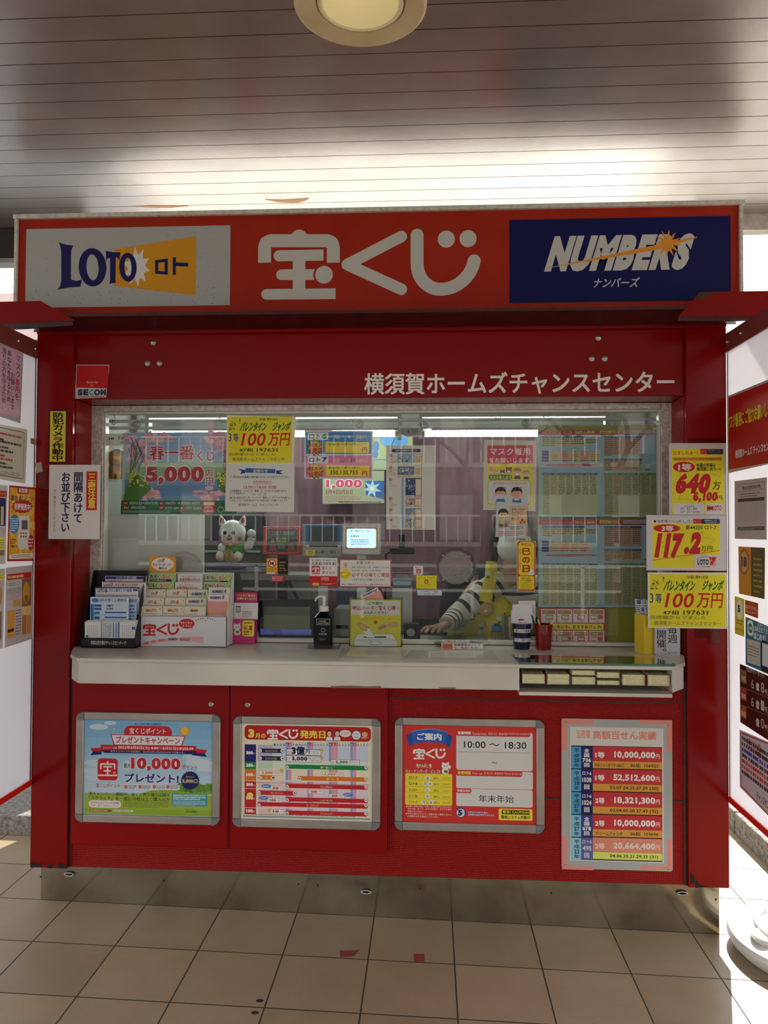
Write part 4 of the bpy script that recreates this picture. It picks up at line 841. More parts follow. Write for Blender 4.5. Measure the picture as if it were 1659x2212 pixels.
sheet(LP, VW(0, 1040, 90, 498), [(-62, 40), (90, 50), (60, 985), (-62, 985)], 'cdc8c6', 'goods_poster', 'navy and yellow goods poster cut by the left edge of the photo', 'poster', f, GP)
def f(P):
    P.poly([(-60, 1098), (42, 1095), (40, 1180), (-60, 1182)], 'e6da54'); P.lines(-40, 1110, 36, 1165, 2, '9a8a2a', .4, 6); P.lines(-40, 1190, 30, 1260, 3, 'c87a8a', .4, 6); P.ell(0, 1370, 26, 110, 'b89060'); P.rect(-60, 1560, 16, 1900, '8a7464')
sheet(LP, VW(0, 1040, 90, 498), [(-62, 1050), (58, 1040), (30, 1990), (-62, 2010)], 'c8c0be', 'goods_poster', 'lowest poster with a yellow strip cut by the left edge of the photo', 'poster', f, GP)
def f(P):
    P.poly([(165, 1055), (660, 855), (660, 1715), (165, 1800)], 'b01a14'); P.T('マスク着用に ご協力お願いします', 152, 1150, 640, 1310, 'd8bc2e', .05, 0, '5a1008', .03); P.T('横須賀ホームズ チャンスセンター', 236, 1545, 640, 1640, 'e6dcd6', .035, 0, '4a0c08', .03)
sheet(RP, VW(1540, 640, 1659, 572), [(148, 1040), (680, 820), (680, 1720), (150, 1840)], 'b6a69c', 'mask_banner', 'red banner with yellow mask request on the right side panel', 'banner', f, GQ)
VB = VW(1560, 1000, 1659, 313)
def f(P):
    P.stroke([(104, 150), (290, 128), (290, 178), (104, 200), (104, 150)], 2, '8a8482'); P.T('第1261回[指定試合表]', 140, 152, 264, 182, '4a4442', .03); P.lines(125, 200, 262, 235, 2, '6a6462', .5, 14)
    P.poly([(108, 246), (290, 232), (290, 256), (108, 268)], '3a3630'); P.poly([(108, 438), (290, 432), (290, 458), (108, 460)], '3a3630'); P.lines(118, 440, 280, 456, 2, 'b0aca8', .4, 20)
    for k in range(12): P.lines(112, 268+k*11.5, 288, 272+k*11.5, 1, '8a8482', .5, 40, 0)
    for k in range(9): P.rect(112+k*22, 264, 113+k*22, 405, '8a8482')
    P.lines(108, 466, 210, 490, 2, '9a9492', .3, 12)
sheet(RP, VB, [(86, 125), (306, 98), (304, 524), (88, 518)], 'b2a8a6', 'match_sheet', 'grey match table sheet under the red banner on the right side panel', 'notice', f, GQ)
def f(P):
    P.poly([(198, 576), (293, 580), (290, 930), (200, 908)], '4f4630'); P.annul(152, 675, 34, 88, 27, 72, 'b8402a'); P.ell(152, 675, 27, 72, 'b89a6a'); P.T('18', 132, 640, 170, 712, '4a3420', .06); P.lines(216, 640, 278, 900, 7, 'a8903a', .4, 5)
sheet(RP, VB, [(112, 570), (293, 580), (290, 930), (116, 892)], 'c8842e', 'age_sign', 'orange and dark over eighteen sign on the right side panel', 'sign', f, GQ)
def f(P): P.ell(120, 1000, 22, 66, 'e8e8e4'); P.T('5', 106, 970, 126, 1020, '2a2a5a', .07); P.lines(100, 1070, 146, 1106, 2, '4a4a3a', .5, 6); P.T('スポーツくじ', 90, 1128, 148, 1150, '3a3a6a', .03)
sheet(RP, VB, [(87, 908), (152, 930), (152, 1188), (88, 1165)], 'd8c23c', 'payout_sticker', 'narrow yellow sticker with a round five mark on the right side panel', 'sticker', f, GQ)
def f(P): P.T('販売できません。', 164, 975, 240, 1005, 'e0b8a8', .03); P.lines(164, 1012, 240, 1030, 1, 'd09888', .5, 12)
sheet(RP, VB, [(157, 935), (246, 958), (245, 1062), (158, 1030)], 'a83424', 'no_sale_sticker', 'small dark red sticker beside the yellow one on the right side panel', 'sticker', f, GQ)
def f(P):
    P.rr(174, 1075, 214, 1180, 'dfe8e4', .3); P.ell(194, 1128, 16, 34, '2f7a5a'); P.T('LINE', 182, 1118, 206, 1138, 'e8f0ec', .03); P.T('スポーツくじ', 242, 1098, 330, 1130, 'e0e6ea', .03); P.T('LINE公式アカウント', 218, 1128, 360, 1168, 'dfe6ea', .02); P.T('はじめました!', 218, 1172, 340, 1222, 'eef2f2', .035)
    P.poly([(170, 1198), (262, 1225), (262, 1390), (172, 1362)], 'b8b6a8'); P.rr(268, 1222, 370, 1440, '1c2430', .1); P.rect(276, 1244, 370, 1400, 'c8ccd0'); P.lines(180, 1250, 256, 1330, 4, '6a6a66', .35, 8)
sheet(RP, VB, [(160, 1050), (400, 1150), (400, 1480), (162, 1376)], '3a6884', 'app_poster', 'blue messaging account poster on the right side panel', 'poster', f, GQ)
def f(P):
    P.T('今回のキャリーオーバー', 165, 1410, 290, 1450, 'c8bcb4', .01)
    for k, (c, v) in enumerate((('8a6a48', 1470), ('b83a2a', 1590), ('b8542a', 1710))):
        P.poly([(130, v-62), (166, v-46), (168, v+40), (130, v+26)], c); P.T('BIG', 134, v-14, 162, v+20, 'd8b8a0', .05)
    for k, (a, b_) in enumerate((('6', '8'), ('6', '1'), ('', '0'))):
        v = 1508+k*122
        if a: P.T(a, 200, v-30, 218, v+34, 'b8b0ac')
        P.T('億', 232, v-8, 254, v+48, 'e0d8d2', .03); P.T(b_, 266, v-6, 288, v+62, 'b8b0ac'); P.T('千万', 292, v+42, 330, v+80, 'e0d8d2', .02)
        if k < 2: P.stroke([(130, v+20), (400, v+130)], 1.5, '7a6a66')
sheet(RP, VB, [(122, 1372), (400, 1490), (400, 1950), (125, 1770)], '44140f', 'carryover_board', 'dark brown carryover board with chalk digits on the right side panel', 'notice board', f, GQ)
VC = VW(1400, 1400, 1659, 706)
def f(P):
    P.stroke([(548, 498), (900, 640)], 3, 'b03028'); P.stroke([(548, 498), (552, 812), (800, 1080)], 3, 'b03028'); P.T('お客さまにお願い', 585, 545, 672, 630, 'c03028', .01)
    for k, c in enumerate(('3a3438', '3a3438', '2a3aa0', '3a3438', 'c03028', 'c03028', '3a3438')):
        v = 580+k*36; P.lines(556, v+48, 900, v+76, 1, c, .8, 24, 0)
    P.T('チャンスセンター', 640, 880, 740, 935, '3a3438', .01)
sheet(RP, VC, [(540, 480), (960, 660), (960, 1240), (541, 818)], 'c4b8ba', 'request_notice', 'pale pink bordered notice lowest on the right side panel', 'notice', f, GQ)
for pl, vw, pts, lab in ((LP, VW(0, 640, 120, 577), [(318, 1472), (372, 1480), (372, 1545), (318, 1530)], 'brown tape patch at the edge of the left side panel'),):
    q = MB().prism([pl.w(*Pr(pl, vw).q(*a)) for a in pts], pl.N*.0006, M('brown_tape', '9a7a58', .4)); tag(q.build('tape_patch'), lab, 'tape')
# ------------------------------------------------------------------ things standing on the counter
ZC = CT+.0002
VR = VW(160, 1100, 560); VT = VW(520, 1120, 920); VU = VW(860, 1120, 1260); VP_ = VW(1060, 1220, 1600)
def vp(vw, u, v, y): return at(vw[0]+u*vw[2], vw[1]+v*vw[2], y)
def sheet3(y, vw, box, hx, name, lab, cat, fn=None, grp=None, t=.0006, par=None, drop=0):
    """upright sheet or card at depth y; drop = metres it reaches below what shows"""
    P = Pr(FR(y), vw); a0, b0, a1, b1 = P.bx(*box); P.slab([(a0, b0-drop), (a1, b0-drop), (a1, b1), (a0, b1)], hx, t)
    if fn: fn(P)
    return P.build(name, par, lab, cat, grp)
# dark leaflet rack
BK = M('rack_black', '101114', .35, 0, .3); yA = atz(235, 1400, ZC).y
A0, A1 = vp(VR, 62, 1245, yA), vp(VR, 548, 1250, yA); zA = vp(VR, 300, 1155, yA).z
DR = .125; zT = vp(VR, 450, 548, yA+DR).z
t = thing('leaflet_rack', 'black sloping leaflet rack at the left end of the counter', 'leaflet rack', ((A0.x+A1.x)/2, yA+.06, ZC))
MB().box(A0.x, yA, ZC, A1.x, yA+.004, zA, BK).build('front_lip', t, bev=.001); MB().box(A0.x, yA, ZC, A1.x, yA+DR, ZC+.004, BK).build('base', t)
MB().box(A0.x, yA+DR-.003, ZC, A1.x, yA+DR, zT, BK).build('back_panel', t)
for x in (A0.x, A1.x-.003): MB().prism([(x, yA, ZC), (x, yA+DR, ZC), (x, yA+DR, zT), (x, yA+DR-.02, zT), (x, yA, zA)], (.003, 0, 0), BK).build('side_panel', t)
P = Pr(FR(yA-.0003), VR); P.T('幸運は招き猫のチャンスセンターで!', 146, 1178, 470, 1216, 'd8d6d2', .02, .12); P.build('lettering', t, 'white lettering')
def lf(y, box, hx, lab, fn, grp='leaflets in the black rack', nm='leaflet'): return sheet3(yA+y, VR, box, hx, nm, lab, 'leaflet', fn, grp, .0015, None, .05)
def f(P): P.rect(284, 602, 640, 626, '2c2a7c'); P.T('ナンバーズ 当せん結果', 378, 604, 560, 624, 'e0dcea', .03); P.lines(290, 630, 436, 640, 1, '44406a', .5, 14)
lf(.105, (280, 598, 650, 660), 'd8d6dc', 'leaflet with a navy heading at the very back of the black rack', f)
def f(P): P.rect(258, 648, 640, 656, 'a02c3c'); P.T('LOTO', 272, 668, 328, 692, '1f2a5c', .04); P.T('7', 330, 662, 352, 694, 'b8202c', .06); P.T('当せん数字とその結果', 370, 664, 576, 688, 'b03048', .03)
lf(.085, (252, 648, 645, 720), 'd8d4d6', 'leaflet with dark red heading second from the back of the black rack', f)
def f(P): P.stroke([(190, 790), (190, 704), (582, 704), (582, 790)], 10, '2c2a72', 'bb'); P.T('LOTO', 212, 712, 272, 744, '1c1c2c', .05); P.T('6', 276, 708, 302, 746, '5a4a44', .06); P.T('当せん数字とその結果', 316, 712, 520, 740, '3a3676', .03); P.rect(528, 714, 570, 734, '5a5a66'); P.lines(200, 764, 574, 790, 3, '44444a', .55, 60)
lf(.062, (186, 700, 586, 830), 'dadade', 'leaflet with an indigo border in the middle of the black rack', f)
def f(P): P.T('発売日', 488, 806, 560, 836, '2a5a9a', .04); P.lines(470, 850, 552, 1000, 5, '3a6aa8', .6, 3)
lf(.05, (440, 800, 562, 1010), 'aebfd2', 'blue schedule leaflet half hidden behind the other schedule in the black rack', f)
def f(P):
    P.ell(192, 816, 32, 18, '2f7ab8'); P.T('3月の宝くじ発売日', 230, 800, 468, 828, '1d3a70', .035); P.rect(150, 850, 178, 1005, '2f6fb0')
    for k, v in enumerate((852, 882, 918, 940, 962, 990)):
        P.rect(182, v, 246 if k < 2 else 230, v+22, '2a5fa6' if k != 3 else '8ab0d0')
        if k < 2: P.T(('3億円', '3,000')[k], 292, v+1, 352, v+22, '1c1c2c', .05); P.ell(400, v+10, 40, 9, 'b8cce0')
        else: P.rect(276 if k % 2 == 0 else 196, v, 470 if k % 2 == 0 else 440, v+14, '2a62aa' if k % 2 == 0 else 'a8c4dc')
lf(.036, (146, 786, 490, 1015), 'c4d2e0', 'white and blue schedule leaflet in front in the black rack', f)
for k, (u0, u1, lab) in enumerate(((96, 248, 'leftmost bundle of small printed cards in the front of the black rack'), (250, 410, 'middle bundle of small cards with blue bars in the front of the black rack'), (408, 556, 'rightmost bundle of small dotted cards in the front of the black rack'))):
    y = yA+.008; P = Pr(FR(y), VR); q = MB(); a0, b0, a1, b1 = P.bx(u0, 1010, u1, 1158)
    for j in range(8): q.box(a0+.0008*j, y+.0022*j, b0-.01, a1-.0006*(7-j), y+.0022*j+.0016, b1+.0008*j, PAPER)
    tt = thing('card_bundle', lab, 'card bundle', ((a0+a1)/2, y, b0-.01), 'card bundles in the black rack'); q.build('cards', tt)
    P = Pr(FR(y-.0004), VR); random.seed(k)
    if k == 1:
        P.lines(u0+8, 1020, u0+90, 1150, 10, '4a7ab0', .5, 5)
        for x in (348, 372, 392): P.rect(x, 1016, x+9, 1150, '2a68b0')
    else:
        for r in range(6):
            for c_ in range(6): P.ell(u0+26+c_*17, 1046+r*17, 3, 4, '55585e', 6)
        P.rect(u0+8 if k == 0 else 518, 1128 if k == 0 else 1052, u0+30 if k == 0 else 548, 1150 if k == 0 else 1080, '2a6ab0')
    P.build('print', tt)
# white slip rack
yB = atz(400, 1397.6, ZC).y; B0, B1 = vp(VR, 590, 1236, yB), vp(VR, 1365, 1234, yB); zB = vp(VR, 980, 955, yB).z; zB2 = vp(VR, 1100, 566, yB+.115).z
t = thing('slip_rack', 'white tiered rack of betting slips with red wordmark on its front', 'slip rack', ((B0.x+B1.x)/2, yB+.05, ZC))
WR = M('rack_white', 'd2d0d2', .35)
MB().box(B0.x, yB, ZC, B1.x, yB+.003, zB, WR).build('front_panel', t); MB().box(B0.x, yB, ZC, B1.x, yB+.115, ZC+.003, WR).build('base', t); MB().box(B0.x, yB+.112, ZC, B1.x, yB+.115, zB2, WR).build('back_panel', t)
for x in (B0.x, B1.x-.002): MB().prism([(x, yB, ZC), (x, yB+.115, ZC), (x, yB+.115, zB2), (x, yB+.1, zB2), (x, yB, zB)], (.002, 0, 0), WR).build('side_panel', t)
P = Pr(FR(yB-.0003), VR)
for (u0, v0, u1, v1) in ((597, 958, 1364, 962), (597, 1228, 1364, 1232), (597, 958, 600, 1232), (1361, 958, 1364, 1232)): P.rect(u0, v0, u1, v1, '26365c')
kuji(P, lambda u, v: (616+(u-1115)*.338, 1028+(v-160)*.36), .34, 'c01a1e', 0, 'd2d0d2')
P.ell(1010, 1025, 70, 44, 'c4242a'); P.poly([(1030, 1055), (1062, 1072), (1054, 1045)], 'c4242a'); P.T('当たります', 952, 1008, 1060, 1026, 'ecdcd8', .03); P.T('ように!', 968, 1034, 1048, 1054, 'ecdcd8', .03)
arc = [(600+k*40, 1196-55*math.sin(min(1, k/12)*PI/2)) for k in range(15)]
P.poly(arc+[(1160, 1228), (600, 1228)], 'e2a8aa'); P.poly([(640, 1229), (760, 1190), (900, 1178), (1060, 1184), (1160, 1200), (1160, 1229)], 'd2d0d2')
for st, u0, u1, v, c in (('LOTO6', 628, 668, 1196, '4a4a8a'), ('LOTO7', 690, 734, 1184, 'c03a3a'), ('MINILOTO', 756, 820, 1172, 'b8763a'), ('NUMBERS', 842, 928, 1162, '3a3a7a'), ('BINGO5', 948, 1036, 1164, '8a5a2a')): P.T(st, u0, v-10, u1, v+14, c, .06, .2)
for k in range(9): P.ell(1092+k*21, 998-22*math.sin(k*PI/8)*(1 if k != 4 else .2), 5, 5, '2a2a2a', 8)
P.build('front_print', t, 'white front with red wordmark, speech bubble and pink arc')
def bundle(y, box, lab, fn, grp='slip bundles in the white rack', cat='betting slips', hx='d8d2bc', n=7):
    P = Pr(FR(yB+y), VR); a0, b0, a1, b1 = P.bx(*box); q = MB(); cm = ink(hx)
    for j in range(n): q.box(a0+random.uniform(0, .0008), yB+y+.0016*j, b0-.03, a1-random.uniform(0, .0008), yB+y+.0016*j+.0012, b1+.0003*j, cm)
    tt = thing('slip_bundle' if cat == 'betting slips' else 'leaflet_bundle', lab, cat, ((a0+a1)/2, yB+y, b0-.03), grp); q.build('slips', tt)
    P.p = FR(yB+y-.0002); fn(P); P.build('print', tt)
def l7(u, v):
    def f(P): P.T('LOTO', u, v+6, u+34, v+26, '1d2a60', .04); P.T('7', u+34, v, u+62, v+34, 'c8341c', .08, .15); P.rect(u+106, v-4, u+116, v+10, 'c06a60'); P.lines(u-50, v+38, u+110, v+44, 1, 'c87a70', .6, 12)
    return f
def l6(u, v):
    def f(P): P.T('LOTO', u, v+4, u+46, v+30, '1d2a60', .04); P.T('6', u+52, v, u+80, v+36, 'd8641c', .08); P.rect(u+114, v-2, u+122, v+12, 'c06a60'); P.lines(u-50, v+44, u+110, v+50, 1, 'c87a70', .6, 12)
    return f
def ml(u, v):
    def f(P): P.poly([(u, v), (u+40, v+6), (u+40, v+28), (u, v+34)], 'e0a04a'); P.T('MINI', u+4, v+9, u+36, v+25, '6a3a1a', .04); P.T('LOTO', u+42, v+2, u+96, v+32, 'b01c24', .03); P.rect(u+124, v-4, u+132, v+14, 'c06a60'); P.lines(u-30, v+42, u+120, v+52, 1, 'c87a70', .6, 12)
    return f
def n4(u, v, d='4', c='3f8a3a'):
    def f(P): P.T('NUMBERS', u, v+2, u+104, v+28, '2a3a86', .06, .25); P.T(d, u+106, v-6, u+134, v+28, c, .07, .2); P.lines(u-20, v+44, u+150, v+50, 1, 'e09aa0', .6, 14)
    return f
def gr(u, v):
    def f(P):
        P.rect(u-10, v-12, u+230, v+88, 'a9c47e')
        for k in range(16):
            for j in range(3): P.poly([(u-6+k*15, v-8+j*20), (u+2+k*15, v+2+j*20), (u-6+k*15, v+12+j*20), (u-14+k*15, v+2+j*20)], 'c2d69a' if (k+j) % 2 else '8fb264')
        P.T('選んで楽しむ', u-2, v, u+84, v+36, '1c2a18', .045, 0, 'e0e8c8', .06); P.T('宝くじ', u+104, v-2, u+188, v+38, 'c01a2c', .055, 0, 'f0ece0', .08); P.rr(u-4, v+44, u+190, v+66, '2a2a24', .4); P.lines(u+6, v+49, u+180, v+61, 1, 'd8dcc8', .7, 14)
    return f
def kai(u, v, s=1):
    def f(P): P.T('宝くじ公式サイト', u+28, v, u+150, v+16, 'a03a44', .01); P.T('会員登録の手引き', u, v+22, u+184, v+50, 'b02030', .03)
    return f
GL2 = 'leaflet bundles in the white rack'
bundle(.094, (676, 570, 900, 660), 'green chequered leaflets at the back left of the white rack', gr(684, 582), GL2, 'leaflets', 'b9cc90', 5)
bundle(.094, (928, 582, 1152, 660), 'white leaflets with red text at the back middle of the white rack', kai(946, 594), GL2, 'leaflets', 'd8d2d0', 5)
bundle(.094, (1182, 584, 1408, 660), 'green chequered leaflets at the back right of the white rack', gr(1190, 596), GL2, 'leaflets', 'b9cc90', 5)
bundle(.076, (656, 652, 896, 730), 'green chequered leaflets in the second row left of the white rack', gr(664, 664), GL2, 'leaflets', 'b9cc90', 5)
bundle(.076, (904, 656, 1152, 730), 'white leaflets with red text in the second row middle of the white rack', kai(918, 670), GL2, 'leaflets', 'd8d2d0', 5)
bundle(.076, (1162, 656, 1404, 730), 'green chequered leaflets in the second row right of the white rack', gr(1170, 668), GL2, 'leaflets', 'b9cc90', 5)
bundle(.056, (636, 720, 822, 800), 'cream slips with a red seven, left in the top slip row of the white rack', l7(692, 738)); bundle(.056, (826, 720, 1010, 800), 'cream slips with a red seven, second in the top slip row of the white rack', l7(884, 738))
bundle(.056, (1016, 722, 1200, 800), 'cream slips with a green four, third in the top slip row of the white rack', n4(1050, 744))
bundle(.036, (616, 796, 808, 880), 'cream slips with an orange six, left in the middle slip row of the white rack', l6(662, 814)); bundle(.036, (812, 796, 998, 880), 'cream slips with an orange six, second in the middle slip row of the white rack', l6(860, 814))
bundle(.036, (1002, 796, 1190, 880), 'cream slips with a green four, third in the middle slip row of the white rack', n4(1024, 812))
bundle(.012, (598, 872, 792, 956), 'cream mini slips at the front left of the white rack', ml(642, 890)); bundle(.012, (796, 872, 984, 956), 'cream mini slips second in the front row of the white rack', ml(838, 890))
def f(P): P.T('BINGO5', 1042, 898, 1110, 920, '7a3a1a', .07, .15); P.star(1054, 904, 20, 9, 8, 'd8a43a'); P.T('BINGO5', 1042, 898, 1110, 920, '7a3a1a', .07, .15); P.lines(990, 938, 1160, 946, 1, 'c87a70', .6, 12)
bundle(.012, (986, 874, 1178, 956), 'cream bingo slips third in the front row of the white rack', f)
bundle(.046, (1204, 702, 1396, 800), 'cream slips with a green four standing behind the pink lined slips in the white rack', n4(1234, 722), hx='d8d4c4', n=4)
def f(P): n4(1216, 778, '3', 'b83a2a')(P); P.rect(1194, 826, 1380, 952, 'd89a94'); P.lines(1200, 834, 1374, 946, 12, 'c87a78', .4, 16, 0)
bundle(.02, (1194, 766, 1386, 954), 'pink lined slips at the right end of the white rack between two pencils', f, hx='d8cfc4', n=4)
YEL = M('pencil_yellow', 'e0a81c', .35); WOOD = M('pencil_wood', 'd8b88c', .6)
for (u0, v0, u1, v1), lab in (((1208, 990, 1236, 812), 'yellow pencil leaning left of the pink lined slips'), ((1352, 990, 1400, 786), 'yellow pencil leaning right of the pink lined slips')):
    a, b_ = vp(VR, u0, v0, yB+.012), vp(VR, u1, v1, yB+.03); d = (b_-a).normalized(); tt = thing('pencil', lab, 'pencil', a, 'yellow pencils')
    MB().cyl(a, b_-d*.006, .0032, YEL, 6).build('shaft', tt, smooth=False); MB().cyl(b_-d*.006, b_+d*.002, .0034, M('eraser_white', 'd8d4d0', .6), 10).build('eraser', tt); MB().cyl(a, a-d*.008, .003, WOOD, 8, .0006).build('tip', tt)
def f(P):
    P.star(794, 492, 104, 96, 22, 'e8e4dc', 0, .6); P.T('LOTO', 754, 450, 790, 474, '20285c', .04); P.T('7', 790, 440, 816, 476, 'c8341c', .08, .15); P.T('キャリーオーバー', 706, 482, 886, 512, 'c8241c', .045); P.T('発生中', 758, 518, 834, 542, '1a1a1a', .04)
sheet3(yB+.108, VR, (678, 424, 912, 600), 'e09a28', 'carryover_card', 'orange card with a white jagged oval sticking up behind the white rack', 'card', f, None, .0012)
# pink opinion box with postcards
yO = atz(540, 1386, ZC).y
yO = min(yO, YG-.035)
o0, o1 = vp(VR, 1428, 1168, yO), vp(VR, 1625, 1172, yO); PINK = M('opinion_pink', 'c22a74', .4)
t = thing('opinion_box', 'magenta customer opinion card stand between the white rack and the black screen', 'card stand', ((o0.x+o1.x)/2, yO, ZC))
zz = vp(VR, 1530, 980, yO).z; MB().box(o0.x, yO-.02, ZC, o1.x, yO, zz, PINK).build('pocket', t, bev=.001); z3 = vp(VR, 1545, 745, yO+.012).z; MB().box(o0.x+.004, yO+.008, ZC, o1.x+.004, yO+.012, z3, PINK).build('back_panel', t)
P = Pr(FR(yO+.0078), VR); P.T('どうぞご意見を', 1466, 762, 1626, 784, 'ecd860', .035); P.T('お聞かせください', 1462, 790, 1634, 812, 'ecd860', .035); P.build('header_print', t, 'yellow heading')
P = Pr(FR(yO-.0203), VR); P.rr(1508, 996, 1614, 1140, 'e8d84a', .15); P.T('店長さまよ限定', 1520, 1012, 1600, 1026, '3a3a2a', .02) if False else P.lines(1520, 1012, 1600, 1026, 1, '3a3a2a', .7, 7); P.T('地域の', 1518, 1040, 1560, 1056, '2a2a2a', .03); P.T('NO.', 1518, 1058, 1564, 1080, 'b8281c', .06); P.T('1', 1570, 1042, 1596, 1084, 'b8281c', .08); P.T('売場', 1518, 1086, 1568, 1110, 'b8281c', .05); P.T('を', 1574, 1092, 1590, 1108, '2a2a2a', .02); P.lines(1518, 1116, 1598, 1128, 1, '3a3a2a', .7, 7)
P.poly([(1428, 1050), (1434, 1018), (1452, 1036)], 'e0dcd8'); P.poly([(1490, 1046), (1486, 1016), (1470, 1036)], 'e0dcd8'); P.ell(1461, 1056, 32, 28, 'e0dcd8'); P.ell(1462, 1104, 30, 26, 'e0dcd8'); P.ell(1464, 1100, 18, 12, '4a8a4a')
for u in (1452, 1472): P.ell(u, 1054, 4, 5, '222222')
P.build('pocket_print', t, 'yellow panel and a plain white cat')
def f(P): P.rect(1452, 864, 1494, 924, '6a6a70'); P.rect(1458, 876, 1488, 916, 'b8b8b8'); P.stroke([(1526, 872), (1626, 868), (1626, 890), (1526, 894), (1526, 872)], 2, 'c88a90'); P.lines(1510, 910, 1600, 964, 4, '55585e', .4, 9)
sheet3(yO-.006, VR, (1436, 838, 1648, 985), 'd8d6d2', 'postcard_pack', 'pack of white postcards in the magenta stand', 'postcards', f, None, .004)

# hand sanitiser on a clear tray
yS_ = atz(700, 1399, ZC).y; yS_ = min(yS_, YG-.06)
b0 = vp(VT, 745, 1120, yS_); sc_ = (vp(VT, 830, 1000, yS_).x-vp(VT, 660, 1000, yS_).x)/2
tr0, tr1 = vp(VT, 605, 1150, yS_-.03), vp(VT, 885, 1150, yS_-.03)
t = thing('clear_tray', 'shallow clear plastic tray under the hand sanitiser', 'tray', (b0.x, yS_, ZC))
q = MB().box(tr0.x, yS_-.045, ZC, tr1.x, yS_+.04, ZC+.004, ACR)
for a in ((tr0.x, yS_-.045, tr1.x, yS_-.042), (tr0.x, yS_+.037, tr1.x, yS_+.04), (tr0.x, yS_-.045, tr0.x+.003, yS_+.04), (tr1.x-.003, yS_-.045, tr1.x, yS_+.04)): q.box(a[0], a[1], ZC+.004, a[2], a[3], ZC+.016, ACR)
q.build('tray', t)
t = thing('hand_sanitizer_bottle', 'black square hand sanitiser bottle with a white pump on the clear tray', 'sanitizer bottle', (b0.x, yS_, ZC+.004))
zb0 = ZC+.0045; zsh = vp(VT, 745, 880, yS_).z; znk = vp(VT, 745, 832, yS_).z; zc1 = vp(VT, 745, 780, yS_).z; zp = vp(VT, 745, 700, yS_).z; NB = M('bottle_black', '07080d', .15, 0, .3)
q = MB(); hw = sc_*.98; n8 = [(-1, -.78), (-.78, -1), (.78, -1), (1, -.78), (1, .78), (.78, 1), (-.78, 1), (-1, .78)]; vs = []
for z, k in ((zb0, .97), (zb0+.003, 1), (zsh, 1), (znk-.002, .5), (znk, .44)): vs += [(b0.x+a*hw*k, yS_+b_*hw*k, z) for a, b_ in n8]
q.add(vs, [(i*8+j, i*8+(j+1) % 8, (i+1)*8+(j+1) % 8, (i+1)*8+j) for i in range(4) for j in range(8)]+[tuple(range(8))[::-1], tuple(range(32, 40))], NB); q.build('bottle', t, smooth=False, bev=.0008)
PW = M('pump_white', 'd6d4d0', .35)
MB().lathe([(hw*.46, znk), (hw*.5, znk+.001), (hw*.5, zc1-.004), (hw*.3, zc1), (hw*.16, zc1+.001), (hw*.16, zp-.01), (hw*.24, zp-.01), (hw*.24, zp)], (b0.x, yS_, 0), PW, 24).build('pump_collar', t)
nzl = vp(VT, 668, 715, yS_); MB().tube([(b0.x+.004, yS_, zp), (b0.x-hw*.45, yS_, zp+.001), (nzl.x+.004, yS_, nzl.z), (nzl.x, yS_, nzl.z-.012)], [.0052, .0045, .0036, .003], PW, 12).build('nozzle', t)
P = Pr(FR(yS_-hw-.0003), VT)
for r in ((678, 900, 798, 902), (678, 952, 798, 954), (678, 900, 680, 954), (796, 900, 798, 954)): P.rect(*r, 'b8b8b4')
P.T('HAND', 704, 912, 764, 926, 'c4c4c0', .0); P.T('SANITIZER', 688, 932, 788, 946, 'c4c4c0', 0); P.annul(738, 1000, 20, 18, 15, 13, '9a9a98'); P.T('手指消毒', 698, 1026, 774, 1044, 'a8a8a4', .01); P.lines(700, 1072, 772, 1092, 2, '8a8a88', .4, 9); P.build('label', t, 'white printed label')

# donation box for used slips
yD_ = atz(812, 1397, ZC).y; d0, d1 = vp(VT, 968, 1156, yD_), vp(VT, 1446, 1158, yD_); dzt = vp(VT, 1208, 716, yD_).z
t = thing('slip_return_box', 'clear box with a yellow front for unwanted slips on the counter', 'collection box', ((d0.x+d1.x)/2, yD_, ZC)); yb = min(yD_+.11, YG-.012)
q = MB()
for a in ((d0.x, yD_, d1.x, yD_+.002), (d0.x, yb-.002, d1.x, yb), (d0.x, yD_, d0.x+.002, yb), (d1.x-.002, yD_, d1.x, yb)): q.box(a[0], a[1], ZC, a[2], a[3], dzt, ACR)
q.box(d0.x, yD_, ZC, d1.x, yb, ZC+.002, ACR); q.build('clear_box', t)
P = Pr(FR(yD_+.0045), VT); P.base(984, 728, 1434, 1142, 'e6d420', .001); P.rr(992, 736, 1424, 864, 'e2e0da', .08)
P.T('ご不要の', 1146, 746, 1270, 772, '1a1a1a', .03); P.T('申込カード', 1002, 782, 1200, 822, 'c41e1e', .05); P.T('と', 1206, 794, 1226, 814, '1a1a1a', .02); P.T('宝くじ券', 1232, 780, 1392, 822, 'c41e1e', .05); P.T('を', 1398, 794, 1416, 814, '1a1a1a', .02); P.T('お入れください', 1100, 830, 1318, 858, '1a1a1a', .035)
P.T('ご来店ありがとうございます', 1058, 884, 1354, 912, 'd0781c', .01); P.poly([(1194, 916), (1222, 916), (1222, 930), (1232, 930), (1208, 950), (1186, 930), (1194, 930)], 'cc3a1c')
SKN = 'e2b078'
P.poly([(1012, 1088), (1056, 1032), (1356, 1032), (1400, 1088)], 'ecebe6'); P.rect(1014, 1088, 1400, 1142, 'ecebe6'); P.stroke([(1012, 1088), (1056, 1032), (1356, 1032), (1400, 1088), (1012, 1088), (1014, 1142)], 3, '2a2a2a'); P.poly([(1110, 1054), (1302, 1054), (1308, 1070), (1104, 1070)], '4a4a46')
P.poly([(1096, 1004), (1150, 972), (1204, 1066), (1128, 1066)], 'f0ece8'); P.stroke([(1096, 1004), (1150, 972), (1204, 1066)], 2, '6a4a3a')
